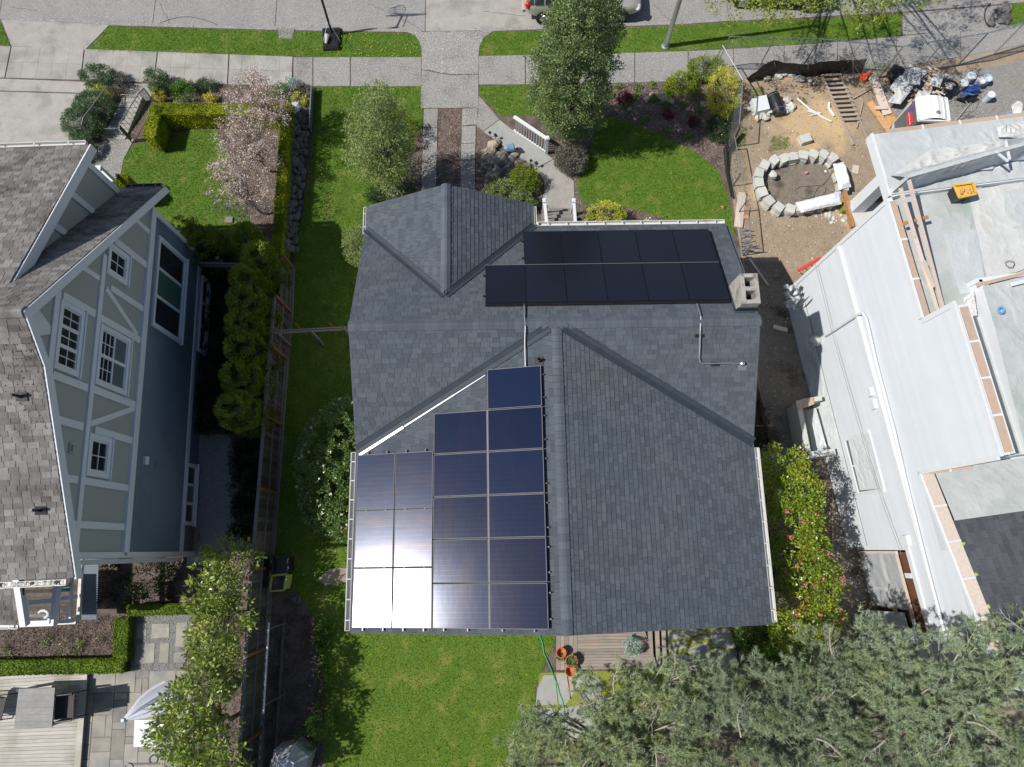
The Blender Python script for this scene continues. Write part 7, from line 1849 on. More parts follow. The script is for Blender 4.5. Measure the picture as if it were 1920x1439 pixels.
# ================================================================== street furniture
t = thing('basketball_hoop', 'portable basketball hoop with black pole and water filled base on the planting strip', 'basketball hoop', G(620, 75))
q = [G(604, 56, .0), G(640, 54, .0), G(638, 97, .0), G(606, 98, .0)]
def ins(q, s, z): c = sum(q, Vector()) / 4; return [Vector((c.x + (p.x - c.x) * s, c.y + (p.y - c.y) * s, z)) for p in q]
mb = MB(); mb.n().hexa([p for p in ins(q, .95, .015)][::-1], ins(q, .95, .1)[::-1]); mb.hexa(ins(q, .95, .1)[::-1], ins(q, .8, .2)[::-1]); mb.build('base', M['black'], t)
mb = MB(); c = sum(q, Vector()) / 4
for k in range(3): mb.n().tube([Vector((c.x - .22 + .2 * k, c.y - .3, .2)), Vector((c.x - .2 + .2 * k, c.y + .05, .215)), Vector((c.x - .12 + .12 * k, c.y + .2, .2))], .025, 5)
mb.build('base_ribs', M['black'], t)
pb = G(622, 62, .15); ptop = Vector((pb.x + .05, pb.y + .1, 3.0))
mb = MB(); mb.n().tube([pb, ptop], .048, 10); mb.build('pole', M['black'], t)
for x, y in ((606, 78), (638, 78)):
    mb = MB(); mb.n().tube([G(x, y, .2), pb + (ptop - pb) * .22], .012, 6); mb.build('strut', M['metal'], t)
bx = ptop + Vector((.05, .55, 0))
mb = MB(); mb.n().box(bx + Vector((0, 0, .35)), (1.12, .05, .74)); bb = mb.build('backboard', M['polycarb'], t)
mb = MB(); rim = [bx + Vector((.225 * math.cos(a), .3 + .225 * math.sin(a), .05)) for a in np.linspace(0, 2 * math.pi, 24)]; mb.tube(rim, .012, 6); mb.beam(bx + Vector((0, 0, .05)), bx + Vector((0, .08, .05)), .12, .03); mb.build('rim', M['orange'], t)
mb = MB()
for k in range(12):
    a = 2 * math.pi * k / 12; b_ = a + .5; mb.n().tube([bx + Vector((.22 * math.cos(a), .3 + .22 * math.sin(a), .04)), bx + Vector((.14 * math.cos(b_), .3 + .14 * math.sin(b_), -.38))], .006, 4)
    mb.n().tube([bx + Vector((.22 * math.cos(a), .3 + .22 * math.sin(a), .04)), bx + Vector((.14 * math.cos(a - .5), .3 + .14 * math.sin(a - .5), -.38))], .006, 4)
mb.build('net', M['white'], t)
for s in (-.12, -.02, .02, .12):
    mb = MB(); mb.n().tube([ptop + Vector((s, 0, -.1 + abs(s) * 2)), bx + Vector((s, 0, .15 + abs(s)))], .018, 6); mb.build('arm', M['black'], t)
mb = MB(); c = G(610, 72, .35); mb.n().lathe(G(611, 82, .25), [(.05, 0), (.1, .35), (.02, .36)], 10, (.25, 1.0, .4)); solo('weight_bag', mb, M['rubble'], 'pale cone shaped bag hung on the basketball hoop base', 'bag', c)
t = thing('street_lamp', 'grey tapered steel street lamp pole on the right planting strip', 'street lamp', G(1247, 88))
p = G(1247, 88); mb = MB(); mb.n().lathe(p, [(.17, 0), (.17, .06), (.105, .08), (.10, .5), (.06, 7.5), (.05, 7.6)], 16); mb.build('pole', M['metal'], t)
mb = MB(); mb.tube([p + Vector((0, 0, 7.5)), p + Vector((0, .6, 7.9)), p + Vector((0, 1.7, 8.1))], .04, 8); mb.build('arm', M['metal'], t)
mb = MB(); mb.n().lathe(p + Vector((0, 2.0, 8.05)), [(.05, 0), (.18, .04), (.16, .14), (.05, .18)], 14); mb.build('lamp_head', M['dkmetal'], t)
mb = MB(); c = G(876, 276, .35); mb.n().lathe(G(945, 280, .3), [(.1, 0), (.14, .1), (.15, .38), (.12, .42), (.1, .4)], 16, (1, .15, .1)); solo('blue_urn', mb, mat('blue_glaze', (.12, .21, .33), (.2, .32, .45), 12, .25, coat=.6), 'glazed blue pottery cylinder on the rocks by the front path', 'pot', G(940, 280))
for i, (x, y) in enumerate(((919, 258), (929, 262), (995, 310), (1005, 314), (970, 288))):
    t = thing('path_light', ('small dark solar light at the upper end of the path rocks', 'second small dark solar light beside the upper one', 'small dark solar light left of the lower pair on the path', 'small dark solar light right of the lower pair on the path', 'small dark solar light right of the blue urn')[i], 'light', G(x, y), 'solar lights beside the front path')
    mb = MB(); mb.n().tube([G(x, y), G(x, y) + Vector((0, 0, .3))], .01, 5); mb.build('stake', M['black'], t); mb = MB(); mb.n().box(G(x, y) + Vector((0, 0, .32)), (.1, .1, .03), rz=.5); mb.build('lamp', M['black'], t)
# little rock garden
rg = thing('rock_garden', 'mound of tan and grey boulders beside the front path', 'rocks', G(930, 300)); rnd = random.Random(15)
for k, (x, y, r_, m) in enumerate(((925, 272, .24, 't'), (918, 286, .28, 't'), (912, 297, .24, 't'), (932, 268, .16, 't'), (940, 295, .26, 'g'), (925, 305, .34, 'g'), (945, 305, .28, 'g'), (915, 315, .3, 'g'), (960, 300, .2, 'g'), (975, 308, .24, 't'), (985, 315, .22, 't'), (955, 318, .3, 'g'), (935, 325, .3, 'g'), (990, 322, .18, 't'), (965, 290, .18, 't'), (948, 288, .14, 't'), (905, 305, .2, 'g'), (920, 330, .26, 'g'), (972, 322, .2, 't'), (953, 330, .22, 'g'))):
    mb = MB(); mb.n().rock(G(x, y, r_ * .4), (r_, r_ * .85, r_ * .75), k + 200, 2); mb.build('boulder', M['tanrock' if m == 't' else 'rock'], rg)
rg2 = thing('rock_group', 'scattered pale rocks in the right bark bed', 'rocks', G(1250, 190))
for k, (x, y, r_) in enumerate(((1212, 186, .16), (1238, 180, .2), (1246, 186, .22), (1222, 178, .14), (1260, 190, .14), (1320, 196, .14), (1180, 205, .1), (1290, 205, .1))):
    mb = MB(); mb.n().rock(G(x, y, .05), (r_, r_ * .8, r_ * .5), k + 230, 2); mb.build('rock', M['tanrock'], rg2)

# ================================================================== parked cars
def car(label, c, rz, L_, Wd, paint, wagon=True):
    t = thing('parked_car', label, 'car', c); mr = Matrix.Rotation(rz, 3, 'Z'); c = Vector(c)
    def T(x, y, z): return c + mr @ Vector((x, y, z))
    hl, hw = L_ / 2, Wd / 2
    # stations: x, half width, belt height, roof height, roof half width
    st_ = [(-hl, .70, .72, .74, .60), (-hl + .10, .82, .88, .93, .62), (-hl + .35, .93, .98, 1.30, .66), (-hl + .75, .97, 1.0, 1.56, .69), (-hl + 1.5, 1.0, .99, 1.66, .72), (-.1, 1.0, .97, 1.68, .73), (.55, 1.0, .95, 1.62, .72), (1.0, .99, .94, 1.40, .68), (1.38, .98, .93, 1.02, .74), (hl - .55, .94, .88, .95, .70), (hl - .2, .86, .78, .83, .62), (hl, .66, .60, .62, .5)]
    if not wagon: st_[2] = (-hl + .35, .93, .95, 1.0, .7); st_[3] = (-hl + .75, .97, .97, 1.1, .68)
    V = []; nc = 11
    for x, w, b, r_, rw_ in st_:
        w *= hw; rw_ *= hw; zl = .32 if abs(x) < hl - .3 else .40
        half = [(w * .80, zl), (w * .985, zl + .10), (w, (zl + b) / 2), (w * .975, b), (rw_ * 1.02, r_ - .07 if r_ > b + .12 else (b + r_) / 2 + .005)]
        row = [(-a, z) for a, z in half] + [(0, r_)] + [(a, z) for a, z in reversed(half)]
        V += [T(x, y, z) for y, z in row]
    body = MB(); body.n(.5); glass = MB(); glass.n(.5)
    F = []; FG = []
    for i in range(len(st_) - 1):
        for j in range(nc - 1):
            f = (i * nc + j, (i + 1) * nc + j, (i + 1) * nc + j + 1, i * nc + j + 1)
            side_ = j in (3, 6); tall = st_[i][3] - st_[i][2] > .25 or st_[i + 1][3] - st_[i + 1][2] > .25
            if side_ and tall: FG.append(f)
            elif j in (4, 5) and (i == 7 or (i in (1, 2) and wagon)) : FG.append(f)
            else: F.append(f)
    F.append(tuple(range(nc))); F.append(tuple((len(st_) - 1) * nc + j for j in range(nc))[::-1])
    body.add(V, F + FG); o = body.build('body', paint, t, smooth=True)
    ms = o.modifiers.new('s', 'SUBSURF'); ms.levels = 2; ms.render_levels = 2
    # glazing sits just proud of the body skin
    for k, fset in enumerate(FG):
        P = [Vector(V[q]) for q in fset]; ce = sum(P, Vector()) / 4; n_ = (P[1] - P[0]).cross(P[3] - P[0]).normalized(); out = ce - T(0, 0, .8)
        if n_.dot(out) < 0: n_ = -n_
        mb = MB(); mb.n(.5).slab([ce + (p - ce) * .86 - n_ * .015 for p in P], n_, .03); mb.build('window', M['glass'], t)
    for sx in (-hl + .85, hl - .88):
        for sy in (-1, 1):
            y = sy * (hw - .04)
            mb = MB(); mb.n().lathe(T(sx, y - sy * .2, .32), [(.1, -.02), (.32, -.01), (.335, .03), (.335, .19), (.31, .215), (.2, .2)], 22, mr @ Vector((0, sy, 0))); w = mb.build('wheel', M['rubber'], t)
            mb = MB(); mb.n().lathe(T(sx, y + sy * .012, .32), [(.21, 0), (.205, .012), (.05, .0)], 18, mr @ Vector((0, sy, 0)))
            for q in range(9):
                a = q * 2 * math.pi / 9; mb.beam(T(sx, y + sy * .03, .32), T(sx + .19 * math.cos(a), y + sy * .03, .32 + .19 * math.sin(a)), .035, .02, mr @ Vector((0, 1, 0)))
            mb.build('rim', M['alloy'], w)
            mb = MB(); mb.n().lathe(T(sx, y - sy * .03, .36), [(.39, 0), (.39, .042), (.05, .043)], 22, mr @ Vector((0, sy, 0))); mb.build('wheel_arch', M['black'], t)
    for sy in (-1, 1):
        mb = MB(); mb.n().rock(T(-hl + .13, sy * hw * .74, .86), (.12, .13, .2), 3, 2, 1); mb.build('tail_lamp', M['redlamp'], t, smooth=True)
        mb = MB(); mb.n().rock(T(hl - .2, sy * hw * .66, .68), (.2, .17, .09), 4, 2, 1); mb.build('headlight', M['lamp'], t, smooth=True)
        mb = MB(); mb.n().rock(T(.85, sy * (hw + .08), 1.0), (.07, .11, .07), 5, 2, 1); mb.build('mirror', paint, t, smooth=True)
    mb = MB(); mb.n().tube([T(-hl - .02, -hw * .7, .52), T(-hl - .05, 0, .52), T(-hl - .02, hw * .7, .52)], .08, 8); mb.build('bumper', paint, t)
    for dx in (-.35, .62):
        mb = MB(); mb.n().beam(T(dx, -hw * 1.0, .45), T(dx, -hw * .99, .94), .008, .012, mr @ Vector((0, 1, 0))); mb.build('door_seam', M['black'], t)
    return t
cr = G(1160, 46, -.12); ca = G(988, 30, 0)
car('beige wagon parked at the kerb behind the tall leafy tree', (G(1090, 20, -.12).x, kerb_y(3.4) + 1.12, -.12), .0, 4.75, 1.78, M['carpaint'])
car('dark grey car parked at the kerb under the yellow green street tree', (G(1455, 12, -.12).x, kerb_y(11.5) + 1.35, -.12), -.08, 4.5, 1.76, M['carpaint2'], False)

t = thing('rock_group', 'low circle of rocks beyond the sidewalk in the upper right corner', 'rocks', G(1872, 30)); rnd = random.Random(41)
for k in range(16):
    x, y = 1872 + rnd.uniform(-18, 22), 30 + rnd.uniform(-18, 18); r_ = rnd.uniform(.1, .24); mb = MB(); mb.n().rock(G(x, y, .05), (r_, r_ * .9, r_ * .6), k + 300, 1); mb.build('rock', M['rock'], t)
mb = MB(); mb.tube([G(1862 + 16 * math.cos(a), 30 + 24 * math.sin(a), .015) for a in np.linspace(1.9, 4.4, 12)], .03, 5); setting('edging', mb, M['underlay'])
# ================================================================== vegetation
def up_px(base, z): return Vector((base.x, base.y, z))
# tall dark tree in the front garden
b = G(1060, 256); t = thing('tree', 'tall dense dark green tree leaning over the front sidewalk', 'tree', b)
bl = [((b.x + .1, b.y + .05, 1.4), (1.05, .95, .95)), ((b.x - .1, b.y, 2.7), (1.4, 1.35, 1.2)), ((b.x, b.y, 4.2), (1.45, 1.35, 1.3)), ((b.x + .05, b.y, 5.7), (1.2, 1.15, 1.2)), ((b.x, b.y, 7.0), (.95, .9, 1.1))]
P, D = crown(t, bl, 620, 95, .27, M['l_dark'], .072, .042, 101, .72, .3)
limbs(t, b, (b.x, b.y, 7.4), P, M['trunk'], .12, 1, 60)
# airy light tree left of the driveway
b = G(738, 352); t = thing('tree', 'airy light green tree left of the twin strip driveway', 'tree', b)
bl = [((b.x, b.y, 1.6), (1.15, 1.1, .8)), ((b.x - .05, b.y, 2.9), (1.35, 1.2, .95)), ((b.x + .1, b.y, 4.1), (1.1, 1.0, .9)), ((b.x + .25, b.y, 5.1), (.6, .6, .75)), ((b.x + .45, b.y + .1, 5.7), (.25, .25, .4))]
P, D = crown(t, bl, 380, 62, .26, M['l_airy'], .085, .026, 111, .45, .5)
limbs(t, b, (b.x + .25, b.y, 5.6), P, M['trunk'], .07, 2, 90)
# three blossom trees
for i, (bx, by, cx, cy, z, r, lab) in enumerate(((528, 246, 486, 180, 2.5, (1.35, .85, .85), 'white blossom tree overhanging the top of the clipped hedge'), (506, 322, 462, 264, 2.2, (1.25, .95, .8), 'pinkish blossom tree between the two other blossom trees'), (492, 400, 440, 350, 2.1, (1.25, 1.25, .85), 'white blossom tree nearest the half-timbered house'))):
    b = G(bx, by); c = G(cx, cy, z); t = thing('blossom_tree', lab, 'tree', b, 'blossom trees inside the clipped hedge')
    bl = [((c.x, c.y, z), r), ((c.x + .35, c.y - .35, z - .5), (r[0] * .7, r[1] * .8, .5)), ((c.x - .2, c.y + .45, z + .35), (r[0] * .6, r[1] * .6, .5))]
    rng = np.random.default_rng(120 + i); P, D = clumps(bl, 170, .3, rng, .3)
    C, NR = leafpts(P, D, 22, .15, rng); leaves('blossom', C, NR, M['blossom'], t, .046, .036, 121 + i, .5, .9, .3)
    C, NR = leafpts(P, D, 12, .19, rng); leaves('young_leaves', C, NR, M['l_bronze' if i != 2 else 'l_bronze'], t, .055, .024, 131 + i, .6, .8, .3)
    C, NR = leafpts(P[::3], D[::3], 10, .2, rng); leaves('leaves', C, NR, M['l_airy'], t, .05, .022, 141 + i, .6, .8, .3)
    limbs(t, b, (c.x, c.y, z), P, M['twig'], .055, 5 + i, 120, tw=.012)
# evergreen magnolias bottom left
for i, (b, bl, K, lab) in enumerate(((G(448, 1150), [(G(432, 1055, 1.9), (.95, .7, .7)), (G(405, 1110, 2.6), (.9, .75, .6)), (G(415, 1165, 2.8), (.95, .7, .7)), (G(400, 1215, 3.0), (.8, .6, .6))], 170, 'broad leaved evergreen tree between the fence and the gravel path'),
                                     (G(430, 1350), [(G(395, 1270, 3.1), (.85, .75, .7)), (G(365, 1320, 3.4), (1.0, .75, .75)), (G(335, 1370, 3.5), (.8, .7, .7)), (G(390, 1400, 3.2), (1.0, .8, .8)), (G(385, 1470, 3.0), (1.0, .9, .8))], 240, 'broad leaved evergreen tree spreading over the flagstone patio'))):
    t = thing('evergreen_tree', lab, 'tree', b, 'broad leaved evergreens along the fence'); bl = [((c.x, c.y, c.z), r) for c, r in bl]
    P, D = crown(t, bl, K, 24, .2, M['l_mag'], .165, .062, 150 + i * 3, .62, .8, jit=.6, out=.9)
    limbs(t, b, (bl[1][0][0] + .2, bl[1][0][1], bl[1][0][2]), P, M['trunk'], .08, 12 + i, 60)
# camellia hedge with pink flowers right of the house
t = thing('camellia', 'tall yellow green camellia hedge dotted with pink flowers beside the solar house', 'shrub', G(1490, 1020))
bl = [(c.x, c.y, c.z) for c in (G(1462, 875, 2.6), G(1485, 925, 2.7), G(1492, 980, 2.8), G(1498, 1040, 2.8), G(1520, 1095, 2.7), G(1515, 1150, 2.6), G(1500, 1185, 2.2))]
rr = [(.72, .65, 1.0), (.85, .8, 1.1), (.85, .8, 1.1), (.85, .8, 1.1), (.95, .85, 1.1), (.95, .8, 1.1), (.9, .6, 1.0)]
bl = list(zip(bl, rr)); P, D = crown(t, bl, 520, 40, .2, M['l_cam'], .085, .048, 171, .78, .3, jit=.7)
limbs(t, G(1480, 1020), G(1500, 1040, 2.4), P, M['trunk'], .07, 8, 30, 'stem')
P2, D2 = clumps([(c, (r[0] * .9, r[1] * .9, r[2] * 1.02)) for c, r in bl[2:6]], 64, 0, np.random.default_rng(5), .97, 1.5); k = P2[:, 2] > 2.2
C, NR = leafpts(P2[k], D2[k], 9, .05, np.random.default_rng(6)); leaves('flowers', C + [0, 0, .1], NR, M['pink'], t, .065, .055, 7, .5, .8, .6, kind='stuff')
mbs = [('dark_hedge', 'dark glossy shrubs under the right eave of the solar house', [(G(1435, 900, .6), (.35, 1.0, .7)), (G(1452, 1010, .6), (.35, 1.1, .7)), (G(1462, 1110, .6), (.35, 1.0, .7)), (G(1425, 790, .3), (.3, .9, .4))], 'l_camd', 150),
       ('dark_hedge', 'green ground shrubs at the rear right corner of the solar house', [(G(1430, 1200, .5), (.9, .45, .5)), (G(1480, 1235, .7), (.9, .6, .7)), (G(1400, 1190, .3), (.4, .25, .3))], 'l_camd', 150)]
for i, (nm, lab, bl, m, K) in enumerate(mbs):
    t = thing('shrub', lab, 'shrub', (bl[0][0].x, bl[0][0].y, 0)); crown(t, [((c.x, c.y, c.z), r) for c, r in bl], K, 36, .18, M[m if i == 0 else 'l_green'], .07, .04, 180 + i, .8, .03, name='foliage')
# camellia with white flowers under the left eave
c = G(668, 872, 1.3); t = thing('camellia', 'rounded dark camellia with white flowers under the left eave', 'shrub', (c.x, c.y, 0))
c.x = -4.35
bl = [((c.x, c.y, 1.35), (2.45, 2.45, 1.35)), ((c.x - .05, c.y - 1.1, 1.3), (2.2, 1.4, 1.2))]
clipf = lambda C: C[:, 0] < -3.9
P, D = crown(t, bl, 2300, 36, .10, M['l_caml'], .075, .045, 191, .96, .1, clip=clipf, name='foliage')
P2, D2 = clumps(bl, 230, 0, np.random.default_rng(9), .99, .6); k = (P2[:, 0] < -4.3) & (P2[:, 2] > .9)
C, NR = leafpts(P2[k], D2[k], 7, .03, np.random.default_rng(3)); leaves('flowers', C + [0, 0, .06], NR, M['whitefl'], t, .05, .045, 7, .5, .8, .6, kind='stuff')
c2 = G(652, 960, 1.6); crown(t, [((c2.x + .1, c2.y, 1.2), (.6, .9, 1.0))], 90, 34, .16, M['l_cam'], .075, .042, 197, .85, .1, clip=clipf, name='painted_sun_foliage')  # lighter leaf colour paints in the sunlit part of this shrub
# clipped hedges: a solid core with a leafy skin
def hedge(label, q4, h, m, seed, group=None, dens=2300, L=.045, W=.03, name='hedge'):
    q = [Vector((p.x, p.y, 0)) for p in q4]; c = sum(q, Vector()) / 4; t = thing(name, label, 'hedge', c, group); rng = np.random.default_rng(seed)
    core = [c + (p - c) * 1.0 for p in q]
    mb = MB(); ed = []
    for i in range(4):
        d = (c - q[i]).normalized() * .05; ed.append(q[i] + d)
    mb.prism(ed, 0, h - .05); mb.build('core', m, t)
    Cs, Ns = [], []
    faces = [(q[0] + Vector((0, 0, h)), q[1] - q[0], q[3] - q[0], Vector((0, 0, 1)))]
    for i in range(4):
        a, b_ = q[i], q[(i + 1) % 4]; n = (b_ - a).cross(Vector((0, 0, 1)))
        if n.dot(a - c) < 0: n = -n
        faces.append((a, b_ - a, Vector((0, 0, h)), n.normalized()))
    for k, (o_, e1, e2, n) in enumerate(faces):
        ar = e1.cross(e2).length; k_ = int(ar * dens); s = rng.random((k_, 2))
        if k == 0:
            P_ = np.array([(q[0] * (1 - a) * (1 - b_) + q[1] * a * (1 - b_) + q[2] * a * b_ + q[3] * (1 - a) * b_)[:] for a, b_ in s]) if k_ < 30000 else None
            P_[:, 2] = h
        else:
            P_ = np.array(o_[:])[None] + s[:, :1] * np.array(e1[:])[None] + s[:, 1:] * np.array(e2[:])[None]
        nz = np.array([mnoise.noise(Vector(p) * 3.0) for p in P_]) * .035 - rng.random(k_) * .05
        P_ = P_ + np.array(n[:])[None] * nz[:, None]; Cs.append(P_); Ns.append(np.repeat(np.array(n[:])[None], k_, 0))
    leaves('foliage', np.concatenate(Cs), np.concatenate(Ns), m, t, L, W, seed + 1, .12, .8, .0)
    return t
hz = .95
hedge('clipped yellow green hedge running along the top of the neighbour garden', GP([(283, 193), (547, 193), (545, 214), (290, 214)], hz), hz, M['l_yew'], 201, 'clipped hedge around the neighbour garden')
hedge('short clipped hedge arm turning down at the garden stairs', GP([(283, 194), (303, 200), (288, 262), (265, 252)], hz), hz, M['l_yew'], 204, 'clipped hedge around the neighbour garden')
hedge('long narrow clipped hedge running down beside the rock wall', GP([(527, 196), (547, 196), (527, 480), (508, 480)], hz), hz, M['l_yew'], 207, 'clipped hedge around the neighbour garden')
hedge('small clipped hedge cube beside the neighbour entry railing', GP([(217, 326), (238, 326), (240, 362), (216, 362)], 1.2), 1.2, M['l_yew'], 210)
hedge('low box hedge along the top of the timber deck', GP([(-50, 1240), (232, 1236), (230, 1263), (-50, 1268)], .45), .45, M['l_box'], 213, 'low box hedges round the mulch bed', 2000)
hedge('short low box hedge closing the right end of the mulch bed', GP([(214, 1160), (240, 1158), (236, 1240), (210, 1240)], .45), .45, M['l_box'], 216, 'low box hedges round the mulch bed', 2000)
hedge('low box hedge above the gravel path pavers', GP([(236, 1136), (364, 1132), (362, 1152), (238, 1156)], .4), .4, M['l_box'], 219, 'low box hedges round the mulch bed', 2000)
# columnar cedars: fan sprays in tiers
def cedar(label, px, z, r, m, seed, K=150, group='cedars lined up along the fence'):
    c = G(px[0] - 12, px[1], z); r *= .92; t = thing('cedar', label, 'conifer', (c.x, c.y, 0), group); rng = np.random.default_rng(seed)
    bl = [((c.x, c.y, z - .3), (r * .5, r * .5, .42)), ((c.x, c.y, z - .5), (r, r * 1.02, .75)), ((c.x, c.y, z - 1.6), (r * 1.05, r * 1.05, 1.2))]
    P, D = clumps(bl, K, 0, rng, .92, .15)
    # each fan is a half disc of short sprays
    n = 46; i = np.repeat(np.arange(K), n); ang = (rng.random(K * n) - .5) * 2.4; hd = np.arctan2(D[:, 1], D[:, 0])[i] + ang * .9; rad = .17 * np.sqrt(rng.random(K * n))
    off = np.column_stack([np.cos(hd) * rad, np.sin(hd) * rad, .05 * np.cos(ang) + rng.normal(size=K * n) * .02 + rad * .25]); C = P[i] + off; NR = np.column_stack([np.cos(hd), np.sin(hd), np.full(K * n, .6)])
    leaves('foliage', C, NR, m, t, .075, .032, seed + 1, 1.0, .35, .35)
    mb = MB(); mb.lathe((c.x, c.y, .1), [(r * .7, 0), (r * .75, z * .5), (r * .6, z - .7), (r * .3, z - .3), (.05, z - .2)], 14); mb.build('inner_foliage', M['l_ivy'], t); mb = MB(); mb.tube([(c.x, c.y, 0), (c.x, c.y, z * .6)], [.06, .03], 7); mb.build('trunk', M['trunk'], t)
    return t
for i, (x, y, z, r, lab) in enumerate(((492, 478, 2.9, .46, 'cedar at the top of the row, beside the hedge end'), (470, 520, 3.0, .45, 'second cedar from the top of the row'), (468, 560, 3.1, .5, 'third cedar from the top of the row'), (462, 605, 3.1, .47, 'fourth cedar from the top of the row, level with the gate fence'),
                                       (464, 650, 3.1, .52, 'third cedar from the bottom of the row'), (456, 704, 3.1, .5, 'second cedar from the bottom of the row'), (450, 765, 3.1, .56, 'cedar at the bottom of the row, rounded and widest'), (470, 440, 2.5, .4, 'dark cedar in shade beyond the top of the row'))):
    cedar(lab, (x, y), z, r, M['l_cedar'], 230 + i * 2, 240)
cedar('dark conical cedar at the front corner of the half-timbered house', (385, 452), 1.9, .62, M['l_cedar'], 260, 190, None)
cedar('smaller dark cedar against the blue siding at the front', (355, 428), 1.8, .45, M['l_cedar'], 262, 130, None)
hedge('tiny clipped box cube on the neighbour lawn edge', GP([(396, 434), (412, 434), (414, 450), (398, 450)], .5), .5, M['l_yew'], 265)
# ivy beds
def groundcover(name, label, px, m, K, per, seed, h=.22, L=.06, W=.045, cat='ground cover'):
    poly = GP(px); rng = np.random.default_rng(seed); a = scatter(poly, 60, rng); a = a[rng.permutation(len(a))[:K]]
    P = np.column_stack([a, h * rng.random(len(a))]); D = np.tile([0, 0, 1.], (len(a), 1)); C, NR = leafpts(P, D, per, .17, rng, .5); C[:, 2] = np.abs(C[:, 2]) + .02
    return leaves(name, C, NR, m, None, L, W, seed, .5, .8, .6, kind='stuff')
groundcover('ivy', '', [(376, 500), (440, 500), (430, 600), (440, 820), (372, 815)], M['l_ivy'], 500, 36, 271, .5)
groundcover('ivy', '', [(440, 830), (492, 815), (486, 1010), (436, 1015)], M['l_ivy'], 330, 36, 272, .35)
groundcover('ground_cover', '', [(190, 1050), (350, 1050), (330, 1135), (185, 1140)], M['l_ivy'], 110, 26, 273, .2)
groundcover('ground_cover', '', [(596, 1170), (622, 1165), (618, 1300), (600, 1330), (592, 1250)], M['l_green'], 70, 24, 274, .12)
groundcover('perennials', '', [(10, 1190), (230, 1175), (220, 1235), (5, 1240)], M['l_airy'], 24, 26, 275, .15, .07, .03)
groundcover('hostas', '', [(322, 218), (385, 220), (382, 236), (320, 232)], M['l_green'], 22, 22, 276, .15, .13, .06)
